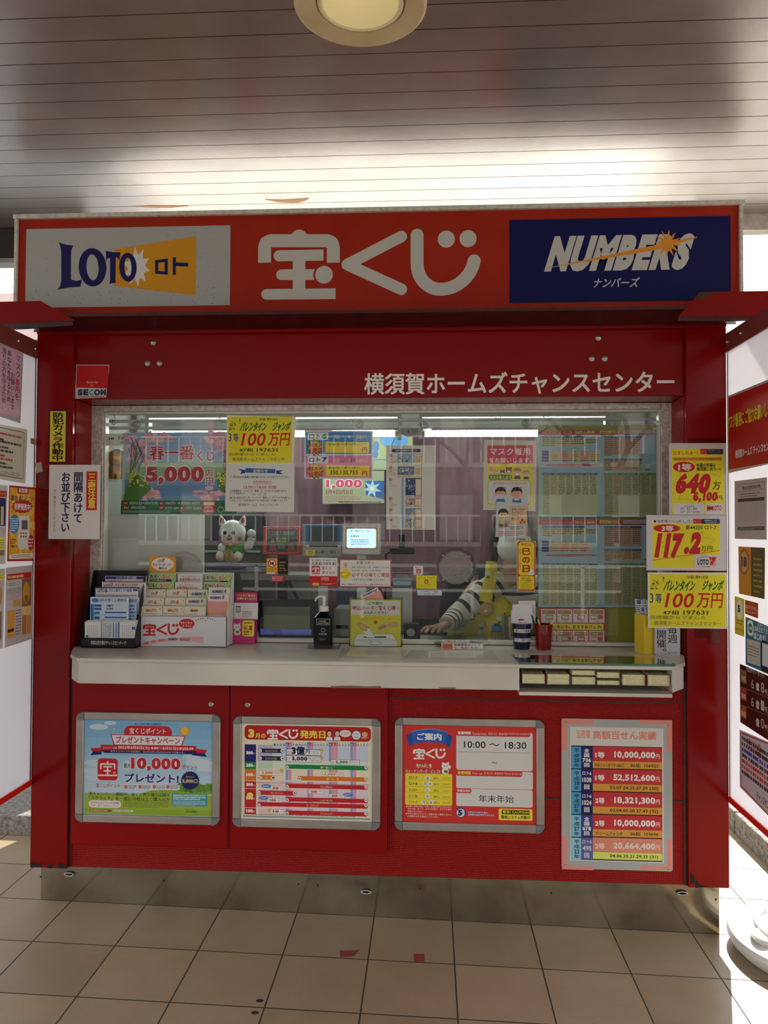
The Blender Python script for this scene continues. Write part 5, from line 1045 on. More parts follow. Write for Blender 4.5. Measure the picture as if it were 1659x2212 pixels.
P.poly([(1042, 946), (1062, 930), (1120, 956), (1150, 972), (1146, 986), (1128, 984), (1134, 1004), (1118, 1008), (1098, 996), (1070, 978)], SKN); P.stroke([(1042, 946), (1070, 978), (1098, 996), (1118, 1008), (1134, 1004), (1128, 984), (1150, 980), (1120, 956), (1062, 930)], 2.5, '5a3a1c')
P.poly([(1214, 978), (1320, 926), (1342, 972), (1236, 1022)], 'e6d892'); P.poly([(1226, 978), (1296, 944), (1310, 972), (1242, 1006)], 'c8844a'); P.stroke([(1214, 978), (1320, 926), (1342, 972), (1236, 1022), (1214, 978)], 2, '6a5a2a')
P.poly([(1412, 940), (1380, 928), (1342, 934), (1312, 952), (1308, 966), (1330, 964), (1338, 974), (1376, 972), (1412, 968)], SKN); P.stroke([(1412, 940), (1380, 928), (1342, 934), (1312, 952), (1308, 966), (1330, 964), (1338, 974), (1376, 972), (1412, 968)], 2.5, '5a3a1c')
for u in (1172, 1242): P.stroke([(u-10, 1106), (u, 1098), (u+10, 1106)], 3, '2a2a2a')
P.stroke([(1148, 1114), (1166, 1126), (1206, 1132), (1246, 1126), (1264, 1114)], 3.5, '2a2a2a'); P.build('front_sheet', t, 'yellow front sheet with hands dropping slips into a box')
P = Pr(FR(yD_+.04), VT); P.basep([(1070, 690), (1222, 614), (1300, 760), (1110, 800)], 'd8d2c4'); P.poly([(1096, 716), (1246, 640), (1290, 740), (1124, 790)], 'dc9a94'); P.poly([(1084, 700), (1206, 636), (1214, 654), (1094, 716)], 'd8d2c4')
for k, ch in enumerate('NUMBERS'): P.T(ch, 1096+k*15, 684-k*7.4, 1110+k*15, 702-k*7.4, '2a3a86', .07)
P.T('4', 1198, 628, 1222, 662, '3f8a3a', .08, .2); P.build('betting_slip', None, 'tilted pink betting slip poking out of the yellow slip box', 'betting slip')

# mats, coin tray, cups
for pts, lab, dk in (((876, 1172, 1445, 1250), 'clear mat over a yellow print on the counter before the yellow box', 1), ((205, 1178, 885, 1262), 'grey edged mat over a print on the counter before the coin tray', 0)):
    vw = VT if dk else VU; P = Pr(TOP(ZC), vw)
    cs = [(920, 1164), (1430, 1166), (1452, 1248), (880, 1244)] if dk else [(120, 1180), (855, 1184), (890, 1268), (60, 1254)]
    P.basep(cs, M('mat_clear', 'c9c6bc', .15), .0008); cx = sum(c[0] for c in cs)/4; cy = sum(c[1] for c in cs)/4
    for k in range(4):
        a, b_ = cs[k], cs[(k+1) % 4]; P.stroke([a, b_], 4, '8a8a88')
    P.rect(cx-210, cy-30, cx+210, cy+28, 'd4cfc0'); P.rect(cx-190, cy-22, cx-60, cy+20, 'd8cf9a' if dk else 'c8b8b0'); P.lines(cx-40, cy-20, cx+190, cy+20, 4, '8a8a8c', .4, 16)
    P.build('counter_mat', None, lab, 'mat', 'counter mats')
yT = atz(VU[0]+570*VU[2], VU[1]+1172*VU[2], ZC).y; e0, e1 = vp(VU, 318, 1100, yT), vp(VU, 762, 1100, yT); cxm = (e0.x+e1.x)/2; rw = (e1.x-e0.x)/2
t = thing('coin_tray', 'clear oval coin tray with a paper label at the pay opening', 'tray', (cxm, yT+.04, ZC))
q = MB(); vs = []
for r, z in ((.86, .001), (.95, .004), (1, .02), (.97, .02), (.9, .006), (.0, .005)): vs += [(cxm+rw*r*math.cos(a), yT+.045+.05*r*math.sin(a), ZC+z) for a in [2*PI*k/32 for k in range(32)]]
q.add(vs, [(i*32+j, i*32+(j+1) % 32, (i+1)*32+(j+1) % 32, (i+1)*32+j) for i in range(5) for j in range(32)], clear('tray_smoke', 1.6, 'e4e0d8')); q.build('tray', t)
P = Pr(FR(yT-.006), VU); P.base(390, 1118, 760, 1172, 'dcd6ce', .0005); P.rect(396, 1120, 490, 1168, 'd87a4a'); P.lines(400, 1124, 486, 1164, 4, '6a2a1a', .5, 6); P.T('金銭授受はトレイ', 500, 1122, 736, 1144, '2a2a6a', .04); P.T('をご使用', 504, 1148, 618, 1170, 'c02a2a', .04); P.T('ください。', 624, 1150, 754, 1170, '2a2a2a', .03); P.build('label', t, 'white label with dark and red print')
P = Pr(FR(yT+.02), VU); P.base(402, 1088, 640, 1112, 'd2d0ca', .0005); P.T('お確かめください', 412, 1092, 630, 1108, '2c2c2c', .02); P.build('rear_label', t)
def cup(px, pyb, pyt, pr, m, name, lab, extra=None):
    y = atz(px, pyb-1, ZC).y; a = at(px, pyb, y); z1 = at(px, pyt, y).z; r = (at(px+pr, 1350, y).x-a.x)
    t = thing(name, lab, 'cup', (a.x, y, ZC), None)
    MB().lathe([(r*.78, ZC), (r*.8, ZC+.003), (r*.93, z1), (r*.87, z1), (r*.76, ZC+.006), (.001, ZC+.006)], (a.x, y, 0), m, 36).build('cup', t)
    return t, a.x, y, z1, r
def cyl_label(t, x, y, r, z0, z1, st, hx='d8d6d0', a0=-1.1, a1=1.1):
    q = MB(); n = 24; A = [a0+(a1-a0)*k/n for k in range(n+1)]
    q.add([(x+r*math.sin(a), y-r*math.cos(a), z) for z in (z0, z1) for a in A], [(k, k+1, n+2+k, n+1+k) for k in range(n)], ink(hx))
    gl = chars(st, .02); xs = [p[0] for vs, _ in gl for p in vs]; ys = [p[1] for vs, _ in gl for p in vs]; x0, x1 = min(xs), max(xs); m0, m1 = min(ys), max(ys)
    for i, (vs, fs) in enumerate(gl): q.add([(x+(r+.0003+i%5*2e-5)*math.sin(a0+.05+(a1-a0-.1)*(p-x0)/(x1-x0)), y-(r+.0003+i%5*2e-5)*math.cos(a0+.05+(a1-a0-.1)*(p-x0)/(x1-x0)), z0+(z1-z0)*(.15+.7*(v-m0)/(m1-m0))) for p, v in vs], fs, ink('22222a'))
    q.build('paper_band', t, smooth=False)['label'] = 'white paper band with dark print'
t, x, y, z1, r = cup(1127, 1402, 1346, 22, M('cup_navy', '10123a', .25), 'paper_cup', 'navy cup with two white bands holding folded paper bags')
h = z1-ZC
cyl_label(t, x, y, r*.905, ZC+h*.66, ZC+h*.8, 'ご購入のお客様へ'); cyl_label(t, x, y, r*.865, ZC+h*.3, ZC+h*.44, 'どうぞ、お取り下さい')
PB = M('bag_paper', 'd4d0d2', .5)
for (u0, v0, u1, v1, dy), lab in (((1020, 766, 1202, 1000, -.006), 'front folded white paper bag in the navy cup'), ((1008, 815, 1180, 1000, .004), 'second folded white paper bag leaning left in the navy cup'), ((1074, 735, 1232, 1000, .012), 'rear translucent paper bag leaning right in the navy cup')):
    P = Pr(FR(y+dy), VU); a0, b0_, a1, b1 = P.bx(u0, v0, u1, v1); cx = (a0+a1)/2; w2 = (a1-a0)/2
    P.slab([(cx-w2*.55, b0_), (cx+w2*.55, b0_), (cx+w2, b0_+.03), (cx+w2*.98, b1-.004), (cx+w2*.9, b1), (cx-w2*.95, b1-.002), (cx-w2, b0_+.03)], PB, .0014)
    if dy < 0: P.rect(u0+56, 900, u0+108, 914, 'b82a3a'); P.star(u0+70, 930, 10, 5, 5, 'b04a6a'); P.star(u0+120, 936, 9, 4, 5, 'b04a6a')
    P.build('paper_bag', None, lab, 'paper bag', 'paper bags in the navy cup')
t, x, y, z1, r = cup(1174, 1403, 1348, 21, M('red_acrylic', '7c0a10', .12, 0, .6), 'pen_cup', 'translucent red cup with pens beside the navy cup')
for (u0, v0, u1, v1, c, dy), lab in (((1240, 1010, 1190, 856, '1c3a22', .0), 'dark green pen leaning left in the red cup'), ((1290, 1010, 1252, 905, 'c8a860', .004), 'tan pencil in the red cup'), ((1300, 1050, 1384, 928, '8a8a3a', .004), 'olive pen leaning right in the red cup')):
    a, b_ = vp(VU, u0, v0, y+dy), vp(VU, u1, v1, y+dy); d = (b_-a).normalized(); tt = thing('pen', lab, 'pen', a, 'pens in the red cup')
    MB().cyl(a, b_-d*.01, .0036, ink(c), 10).build('barrel', tt); MB().cyl(b_-d*.01, b_, .0038, ink('d8d0b0' if c != '1c3a22' else '2c5a34'), 10, .0025).build('cap', tt)
# yellow leaflet holder and silver flyer at the right end
yH = atz(1400, 1414, ZC).y; h0, h1 = vp(VP_, 958, 590, yH), vp(VP_, 1086, 598, yH); zh = vp(VP_, 1000, 340, yH).z; YB = M('holder_yellow', 'd8b820', .4)
t = thing('leaflet_holder', 'yellow cardboard leaflet holder below the lowest yellow sign at the right end of the counter', 'leaflet holder', ((h0.x+h1.x)/2, yH, ZC)); DW = at(1380, 1400, yH).x
x0, xm_, x1 = at(1372, 1400, yH+.05).x, at(1392, 1413, yH).x, at(1416, 1414, yH).x; z0h = at(1374, 1326, yH+.05).z
MB().prism([(x0, yH+.06, ZC), (xm_, yH, ZC), (x1+.03, yH+.012, ZC), (x1+.03, yH+.07, ZC)], (0, 0, z0h-ZC), YB).build('box', t, bev=.001)
q = MB(); P = Pr(PL((xm_, yH, 0), V3((x0-xm_, .06, 0)).normalized()*-1, (0, 0, 1)))
for (dx, zt_, c) in ((.0, .05, 'd6d6d4'), (.03, .038, 'd6d6d4')):
    pass
for (u0, v0, u1, v1, dy), lab in (((956, 226, 1008, 330, .05), 'white leaflet with a blue square at the back of the yellow holder'), ((1010, 226, 1040, 330, .05), 'second white leaflet beside it in the yellow holder'), ((988, 276, 1030, 340, .03), 'front white leaflet with a blue square in the yellow holder')):
    P = Pr(FR(yH+dy), VP_); a0, b0_, a1, b1 = P.bx(u0, v0, u1, v1); P.slab([(a0+.004, b0_), (a1+.004, b0_), (a1, b1-.004), (a0, b1)], 'd2d2d0', .002); P.rect(u0+12, v0+8, u1-12, v0+34, '2a6aa8'); P.lines(u0+6, v0+40, u1-4, v0+90, 4, '4a4a55', .4, 4); P.build('leaflet', None, lab, 'leaflet', 'leaflets in the yellow holder')
yF_ = yH-.004; P = Pr(FR(yF_), VP_); P.basep([(1086, 360), (1256, 360), (1256, 600), (1100, 600), (1086, 586)], M('flyer_silver', 'b4b4ba', .25), .0015)
P.TV('毎週', 1172, 402, 1240, 520, '24242a', .012); P.TV('開催', 1098, 432, 1166, 550, '24242a', .012); P.annul(1154, 565, 12, 10, 7, 5, '1c1c20'); P.lines(1170, 574, 1248, 590, 2, '3a3a44', .3, 14); P.lines(1100, 588, 1248, 592, 1, '3a3a44', .6, 20)
P.build('event_flyer', None, 'silver flyer with black vertical writing leaning on the yellow holder', 'flyer')
# ------------------------------------------------------------------ posters and stickers on and behind the window
VSP = VW(200, 860, 680); VM = VW(620, 880, 1180); VQ = VW(1040, 930, 1180, 938); VN = VW(800, 920, 960, 1475); VRES = VW(1150, 900, 1440, 1527)
YI = YG+.014; YO = YG-.001
def f(P):
    P.poly([(1080, 528), (1140, 536), (1140, 560), (1100, 565), (1115, 545)], '1e3f86'); P.poly([(1428, 540), (1370, 540), (1370, 566), (1428, 568), (1395, 552)], '1e3f86'); P.poly([(1142, 522), (1365, 530), (1365, 562), (1142, 556)], '2a62b0'); P.T('お知らせ', 1200, 530, 1308, 556, 'e4d860', .04)
    P.T('くじ券を照合する機器の切替作業が以下のとおり予定されております。', 1026, 580, 1466, 598, '1c1c1c', .02); P.T('3月29日(火)', 1198, 614, 1332, 640, 'c0282a', .015); P.rect(1198, 641, 1332, 643, 'c0282a'); P.T('13:00～14:00 の間', 1128, 654, 1370, 674, 'c0282a', .02); P.rect(1126, 676, 1372, 678, 'c0282a')
    P.T('上記時間帯は、ナンバーズ、普通くじ、スクラッチのお調べをする', 1024, 684, 1450, 702, '1c1c1c', .02); P.T('ことが出来ません', 1024, 702, 1140, 718, '1c1c1c', .02); P.T('ロト・ビンゴ5', 1190, 708, 1296, 726, '1c1c1c', .02)
    P.T('誠に申し訳ありませんが、ナンバーズ、普通くじ、スクラッチのお調べに', 1024, 734, 1474, 752, '1c1c1c', .02); P.T('つきましては、上記日時以外でのご利用を宜しくお願いいたします', 1024, 756, 1456, 772, '1c1c1c', .02); P.T('横須賀ホームズ  チャンスセンター', 1088, 786, 1404, 806, '34342c', .01)
def sheetp(plane, vw, pts, hx, name, lab, cat, fn, grp=None):
    P = Pr(plane, vw); P.basep(pts, hx, .0007); fn(P); return P.build(name, None, lab, cat, grp)
sheetp(FR(YO), VSP, [(1000, 488), (1508, 490), (1504, 852), (988, 846)], 'd8d8d2', 'information_notice', 'white notice with a blue ribbon heading under the yellow sign on the window', 'notice', f)
def f(P):
    bands(P, 240, 262, 1075, 780, ['7ea8cc', '86aed0', '8fb4d2', '9abbd4', 'a8c4d4', '9cc0a0', '8db884', '8fb6a0', '6a94b8', '5a86b2', '5f8cb6', '6c98b8'])
    random.seed(5)
    for (cx, cy, n, sx_, sy_) in ((340, 360, 46, 110, 100), (480, 300, 22, 90, 40), (920, 300, 40, 130, 70), (990, 380, 20, 70, 60), (430, 720, 24, 90, 40), (900, 720, 26, 110, 44)):
        for k in range(n): P.ell(cx+random.gauss(0, .5)*sx_, cy+random.gauss(0, .5)*sy_, random.uniform(14, 34), random.uniform(10, 22), random.choice(['dcb0b8', 'd39ca8', 'e4c0c4', 'cf909e']), 10)
    for k in range(14):
        a = 290+random.uniform(-20, 60); P.stroke([(a, 560-k*4), (a+random.uniform(-30, 50), 480-k*6), (a+random.uniform(-20, 90), 400-k*8)], random.uniform(2, 7), '4a3430')
    P.poly([(230, 740), (300, 560), (400, 600), (440, 680), (330, 780), (226, 780)], '4c8236'); P.poly([(1076, 560), (920, 560), (930, 640), (960, 700), (1076, 720)], '4c8236')
    for k in range(40): P.ell(random.uniform(270, 420), random.uniform(560, 660), 7, 6, 'e6d84a', 6); P.ell(random.uniform(930, 1000), random.uniform(560, 660), 7, 6, 'e6d84a', 6)
    P.poly([(216, 765), (1080, 765), (1076, 872), (210, 866)], '2c6a3a')
    P.T('第2589回全国自治宝くじ', 412, 312, 642, 328, 'e8e8e4', .02); OU = 'ecdfe0'
    P.T('春一番', 428, 352, 760, 462, 'b41c34', .035, 0, OU, .06); P.T('くじ', 782, 392, 908, 470, 'b41c34', .035, 0, OU, .08)
    P.T('5,000', 398, 508, 832, 648, 'b41c34', .055, 0, OU, .05); P.T('万', 846, 534, 904, 584, 'b41c34', .03, 0, OU, .1); P.T('円', 848, 592, 902, 640, 'b41c34', .03, 0, OU, .1); P.TV('春が来た!', 972, 380, 996, 560, 'b41c34', .02)
    for u0, u1, v in ((234, 266, 784), (232, 280, 818), (502, 534, 786), (502, 536, 820), (652, 686, 822)): P.rect(u0, v-12, u1, v+12, 'b42a3a'); P.lines(u0+4, v-7, u1-4, v+7, 1, 'e8d0d0', .7, 3)
    P.T('3月5日(土)～3月31日(木)', 276, 772, 490, 798, 'dfe8dc', .02); P.T('4月5日(火)', 288, 806, 396, 830, 'dfe8dc', .02); P.T('3,000万円×1本 前後賞各1,000万円', 542, 774, 800, 796, 'd8e2d4', .01); P.T('30万円×300本', 540, 810, 648, 832, 'd8e2d4', .01); P.T('1万円×30,000本', 692, 812, 814, 832, 'd8e2d4', .01)
    P.rr(822, 772, 916, 860, 'b8283a', .15); P.rr(830, 776, 910, 800, 'e8d4a0', .3); P.T('3万円×', 836, 808, 900, 828, 'ecd8c8', .02); P.T('5,000本', 832, 834, 908, 854, 'ecd8c8', .03); P.lines(230, 838, 680, 856, 2, 'b8ccb4', .4, 50); P.annul(956, 832, 24, 22, 20, 18, 'c8d4c4')
sheetp(FR(YI+.004), VSP, [(238, 258), (1076, 250), (1080, 872), (208, 868)], 'b8c8d0', 'spring_poster', 'spring lottery poster of cherry trees by blue water hanging at the left of the window', 'poster', f)
def f(P):
    P.T('貯金箱', 216, 288, 274, 312, '20201c', .03); P.T('1,000円(税込)', 206, 322, 298, 342, '20201c', .02); P.lines(112, 294, 190, 312, 1, '30302a', .7, 6); P.T('限定', 192, 280, 210, 310, '20201c', .02); P.T('18', 96, 282, 108, 296, '20201c')
sheetp(FR(YI+.009), VSP, [(94, 268), (270, 262), (305, 318), (302, 350), (100, 352)], 'd2d2c8', 'price_tag', 'white price tag card hanging above the golden coin bank', 'price tag', f)
GOLD = M('gold_plastic', 'c08a2c', .25, .7)
g = vp(VSP, 180, 500, YI+.05); t = thing('coin_bank', 'plain golden coin bank in a clear bag at the far left of the window', 'coin bank', (g.x, g.y, g.z-.07))
MB().lathe([(.001, -.062), (.036, -.06), (.042, -.04), (.038, -.012), (.03, .0), (.037, .012), (.042, .032), (.034, .054), (.018, .064), (.001, .066)], g, GOLD, 32, Y=V3((0, .8, 0))).build('bank', t); MB().box(g.x-.012, g.y-.002, g.z+.0655, g.x+.012, g.y+.002, g.z+.068, BLACK).build('coin_slot', t)
MB().tube([(g.x, g.y, g.z+.1), (g.x, g.y, g.z+.07), (g.x, g.y, g.z-.07)], [.012, .05, .052], ALBAG, 14, flat=[.6, .75, .75]).build('clear_bag', t)

def lotoblock(P, v, bgc, no, day, d1, d2, boxc, amt):
    P.rect(120, v, 540, v+140, bgc)
    P.rect(132, v+4, 264, v+50, 'e2e4e0'); P.T('ロト', 142, v+12, 214, v+42, '1d3a7a' if no == '7' else '2c5a34', .05, .1); P.T(no, 218, v+10, 260, v+44, '1d3a7a' if no == '7' else '2f8a44', .07, .15)
    P.T('次回', 300, v+16, 334, v+44, 'ece04a', .01); P.T('月', 388, v+20, 404, v+42, 'ece04a'); P.T('日抽せん', 446, v+18, 512, v+44, 'ece04a')
    if day: P.T(d1, 360, v+12, 378, v+40, '1a1a1a', .01, .1); P.T(d2, 410, v+14, 440, v+42, '1a1a1a', .01, .1)
    P.star(180, v+98, 56, 40, 11, '3a2014'); P.star(180, v+96, 50, 36, 11, 'c8b43a'); P.T('狙え!', 134, v+72, 214, v+96, 'b82418', .05, .1); P.T('6億円' if no == '6' else '10億円', 140, v+100, 230, v+132, 'b82418', .05, .1)
    P.poly([(244, v+60), (528, v+66), (524, v+134), (240, v+132)], 'ecd82c'); P.poly([(240, v+60), (252, v+60), (248, v+140), (240, v+140)], 'c8b020'); P.T('キャリーオーバー', 262, v+68, 464, v+90, '2a4a70', .045, .1); P.T('円', 480, v+98, 514, v+130, 'c23020', .04)
    if amt: P.T(amt, 274, v+96, 454, v+126, '1a1a1a', .015, .08)
def f(P): lotoblock(P, 158, '3a80c0', '6', 0, '', '', '', ''); lotoblock(P, 308, 'd87aa8', '7', 1, '3', '18', '', '350,130,755')
sheetp(FR(YI), VM, [(112, 146), (550, 150), (546, 460), (110, 456)], 'd0d8d8', 'carryover_board', 'blue and pink carryover board with a handwritten amount hanging in the window', 'notice board', f)
def f(P):
    P.T('1,000', 20+230, 462, 480, 522, 'c23a6a', .055, 0, 'e8dcc8', .06); P.T('3月9日', 246, 528, 336, 556, '8a3a2a', .02); P.T('3月31日', 340, 528, 420, 556, '8a3a2a', .02); P.lines(246, 566, 480, 606, 3, '9a6a5a', .4, 18)
    P.poly([(500, 470), (622, 470), (622, 590), (505, 560)], '2c5a92'); P.star(545, 520, 60, 26, 7, 'a8c4dc', .3); P.ell(545, 520, 12, 14, 'e8e0b0'); P.lines(330, 600, 620, 612, 1, '3a3a3a', .6, 30)
sheetp(FR(1.2), VM, [(228, 400), (622, 400), (622, 612), (228, 618)], '98987e', 'prize_poster', 'cream one thousand poster with a blue flower on the curtain behind', 'poster', f)
def f(P):
    P.poly([(215+340, 200), (800, 190), (800, 330), (555, 330)], '949a66'); P.ell(640, 210, 44, 40, '5a8ec0'); P.ell(720, 215, 54, 44, '5a8ec0'); P.ell(716, 222, 24, 22, '4a7ab0'); P.stroke([(660, 260), (690, 200), (700, 192)], 5, '2a3a50'); P.ell(570, 250, 20, 34, '3a6aa0'); P.ell(566, 300, 18, 26, '3a6aa0'); P.rect(555, 330, 640, 338, '4a6a9a')
sheetp(FR(1.19), VM, [(548, 192), (802, 188), (802, 400), (548, 400)], '8c9478', 'butterfly_poster', 'pale green poster with blue butterfly wings on the curtain behind', 'poster', f)
def f(P):
    P.rr(428, 462, 998, 526, '26325c', .2); P.T('ただいま発売中の宝くじ', 504, 474, 920, 512, 'dcdce4', .03)
    for u in (395, 1030): P.ell(u, 500, 16, 16, 'c87a4a', 12)
    for k, (v, st, n) in enumerate(((590, '5,000万円', 1), (830, '1,000万円', 1), (1066, '300万円', 1), (1448, '500万円', 1), (1672, '200万円', 1), (1876, '50万円', 1))):
        P.rect(374, v-26, 434, v+26, 'c03a40'); P.T('①②③④⑤⑥'[k], 390, v-14, 418, v+14, 'e8d0d0', .02); P.T('1等', 376, v+42, 416, v+68, 'b85058', .02); P.T('最高額', 376, v+74, 438, v+94, 'b85058', .02); P.T(st, 376, v+116, 524, v+150, 'c05058', .01); P.T('×1本', 376, v+160, 440, v+184, '8a6a6a', .01)
    pal = ['7aa0c4', 'c87a6a', '6a9a5a', 'd8c8a0', '4a5a8a', 'b8a0c0', '3a3a4a', 'e0d8b8']
    def tick(u0, v0, u1, v1, bgc, sp):
        P.rect(u0, v0, u1, v1, '2c3858'); P.rect(u0+6, v0+6, sp, v1-50, bgc); P.rect(sp, v0+6, u1-6, v1-6, 'dcd6a8'); P.rect(u0+6, v1-50, sp, v1-6, 'd8d8b4'); random.seed(u0+v0)
        for k in range(34): P.ell(random.uniform(u0+30, sp-30), random.uniform(v0+40, v1-70), random.uniform(8, 30), random.uniform(8, 24), random.choice(pal), 8)
        P.lines(sp+12, v0+24, u1-16, v0+90, 3, '5a5a4a', .4, 7); P.rect(sp+14, v0+100, u1-24, v0+130, 'd08a8a'); P.rect(sp+14, v0+138, u1-24, v0+164, 'dca04a'); P.lines(u0+14, v1-40, sp-10, v1-14, 1, '6a6a5a', .5, 10)
    tick(546, 562, 1024, 788, '86aacc', 880); tick(546, 804, 1024, 1028, '5a70a8', 876)
    for v0, v1, a in ((1040, 1414, '2c3a6a'), (1432, 1616, 'c8847a'), (1640, 1846, '7a88a8'), (1850, 2042, '8a9088')):
        P.rect(700, v0, 1022, v1, a); P.rect(900, v0+20, 1012, v1-40, 'd8ccb8'); random.seed(v0)
        for k in range(26): P.ell(random.uniform(720, 890), random.uniform(v0+20, v1-40), random.uniform(8, 24), random.uniform(8, 20), random.choice(pal), 8)
        P.rect(900, v1-38, 1012, v1-6, 'e0b44a')
        P.rect(708, v1-34, 880, v1-8, 'dcdcd0'); P.lines(716, v1-30, 872, v1-12, 1, '3a3a3a', .6, 12)
    P.rect(620, 1044, 664, 2040, '8aa4cc'); P.TV('スクラッチ', 630, 1060, 656, 1200, '3a4a8a', .01)
sheetp(FR(YI), VN, [(318, 392), (1298, 386), (1296, 2068), (316, 2060)], 'cfd0c4', 'ticket_list', 'tall white sheet listing the tickets on sale hanging in the middle of the window', 'notice', f)
def head(P, u, v, r, skin, hair, mask=True, body='3f6fa4', cat=False):
    P.poly([(u-r*1.05, v+r*2.1), (u-r*.75, v+r*1.1), (u+r*.75, v+r*1.1), (u+r*1.05, v+r*2.1)], body); P.ell(u, v-r*.18, r*1.12, r*1.1, hair); P.ell(u-r*1.08, v+r*.25, r*.22, r*.28, skin); P.ell(u+r*1.08, v+r*.25, r*.22, r*.28, skin); P.ell(u, v+r*.12, r, r*1.02, skin)
    P.poly([(u-r*.98, v-r*.1), (u-r*.9, v-r*.75), (u, v-r*1.1), (u+r*.9, v-r*.75), (u+r*.98, v-r*.1), (u+r*.6, v-r*.45), (u+r*.1, v-r*.35), (u-r*.5, v-r*.42)], hair)
    for s_ in (-1, 1): P.ell(u+s_*r*.35, v+r*.12, r*.09, r*.11, '22201e', 10)
    if mask: P.rr(u-r*.62, v+r*.42, u+r*.62, v+r*1.05, 'dcdee2', .3)
    else: P.rect(u-r*.15, v+r*.62, u+r*.15, v+r*.68, '9a4a3a')
def f(P):
    P.rect(86, 215, 746, 478, 'c84a62'); P.T('マスク着用', 122, 252, 706, 358, 'e6e2dc', .025); P.T('をお願いします。', 108, 396, 724, 468, 'e6e2dc', .02); P.poly([(82, 478), (744, 486), (742, 1110), (70, 1080)], 'd8cc3c')
    for u, s_, h in ((128, '8a6a5a', 0), (216, 'b8a080', 0), (300, '5a5048', 0), (398, '7a5a44', 0)): pass
    for u, v, r, c in ((146, 590, 32, 'd89aa4'), (222, 600, 28, 'c8b48a'), (304, 606, 34, '6a605a'), (396, 576, 44, '8a6850')):
        P.ell(u, v, r, r, c)
        if r == 32:
            for s_ in (-12, 12): P.ell(u+s_, v-52, 9, 34, c)
        else:
            for s_ in (-1, 1): P.ell(u+s_*r*.75, v-r*.8, r*.3, r*.3, c)
        P.rr(u-r*.6, v+r*.1, u+r*.6, v+r*.8, 'dcdcd8', .4)
    head(P, 520, 600, 48, 'd8b090', '8a8680', True, '4a4a50'); head(P, 646, 622, 40, 'd8b090', '9a9690', True, '4a4a50')
    P.rr(98, 640, 446, 712, '4f7a44', .5); P.T('マスクをしよう', 118, 654, 430, 700, 'e8dc8a', .045)
    P.rr(92, 724, 710, 1070, '6a6a4a', .12); P.rr(97, 729, 705, 1065, 'c8ccc8', .12); P.T('感染懸念ある不適切な例', 168, 752, 650, 782, 'b85a6a', .02)
    head(P, 276, 905, 72, 'd8a488', '20201f', False); P.rr(218, 928, 322, 990, 'c4ccd0', .3); head(P, 510, 905, 72, 'd8a488', '20201f', False); P.rr(470, 985, 550, 1010, 'c8d0e0', .4)
    for u in (336, 572): P.stroke([(u-20, 812), (u+20, 850)], 6, 'b84a4a'); P.stroke([(u+20, 812), (u-20, 850)], 6, 'b84a4a')
sheetp(FR(YI), VQ, [(40, 136), (800, 146), (782, 1168), (26, 1150)], 'c6c6b4', 'mask_poster', 'pink and yellow mask wearing poster hanging right of centre in the window', 'poster', f)
def f(P):
    head(P, 315, 1215, 68, 'd8b088', '20201f', False, '7a9a5a'); P.poly([(238, 1350), (262, 1290), (376, 1290), (396, 1400), (250, 1420)], '9ab078'); P.rr(252, 1350, 372, 1395, '7a4a3a', .3); P.ell(300, 1320, 26, 34, 'd8b088')
    P.stroke([(318, 1310), (404, 1394)], 9, 'c04a3a'); P.stroke([(404, 1310), (318, 1394)], 9, 'c04a3a'); P.rr(408, 1100, 656, 1364, 'b89a6a', .1); P.rr(414, 1106, 650, 1358, 'd8b884', .1)
    P.T('新型コロナ', 434, 1122, 628, 1158, '6a4a7a', .03); P.T('ウイルス', 434, 1168, 590, 1204, '4a3a34', .03); P.T('感染拡大', 434, 1214, 588, 1252, 'a84a3a', .03); P.T('防止へ', 434, 1260, 548, 1296, '4a3a34', .03)
    for u, v in ((590, 1296), (574, 1332), (624, 1324)): P.ell(u, v, 18, 18, 'a83a34')
    P.lines(414, 1380, 610, 1440, 3, '6a6460', .5, 12); P.lines(244, 1450, 630, 1530, 3, 'b06458', .5, 18)
sheetp(FR(YI-.004), VQ, [(216, 1030), (668, 1048), (640, 1560), (202, 1540)], 'c4c6c2', 'infection_notice', 'white infection notice overlapping the foot of the mask poster', 'notice', f)
def f(P):
    P.rr(1070, 204, 1226, 646, 'c02a28', .05); P.rr(1078, 210, 1218, 510, 'e6cc28', .1); P.rr(1076, 516, 1218, 636, 'e6cc28', .12); P.T('本日は', 1100, 220, 1194, 248, 'b0241e', .03)
    P.T('巳', 1112, 264, 1186, 326, 'b0241e', .055); P.T('の', 1112, 344, 1180, 400, 'b0241e', .055); P.T('日', 1114, 418, 1180, 484, 'b0241e', .055); P.TV('金運アップの開運日', 1084, 268, 1100, 456, 'b0241e', .01); P.TV('(みのひ)', 1196, 330, 1210, 400, 'b0241e')
    P.ell(1192, 494, 30, 16, 'dcd8cc'); P.ell(1190, 478, 18, 10, 'e4e0d6'); P.ell(1194, 464, 10, 10, 'e4e0d6')
    P.T('金運・財運に', 1104, 528, 1190, 544, '6a4a14', .02); P.T('まつわる御縁の', 1096, 548, 1198, 564, '6a4a14', .02); P.T('いいお日です', 1100, 568, 1194, 584, '6a4a14', .02); P.lines(1096, 590, 1196, 632, 4, '7a6a2a', .35, 14)
sheetp(FR(YO), VU, [(1064, 196), (1232, 202), (1228, 652), (1064, 648)], 'c8b8b0', 'lucky_day_sign', 'narrow red and yellow lucky day sign on the window before the clerk', 'sign', f)
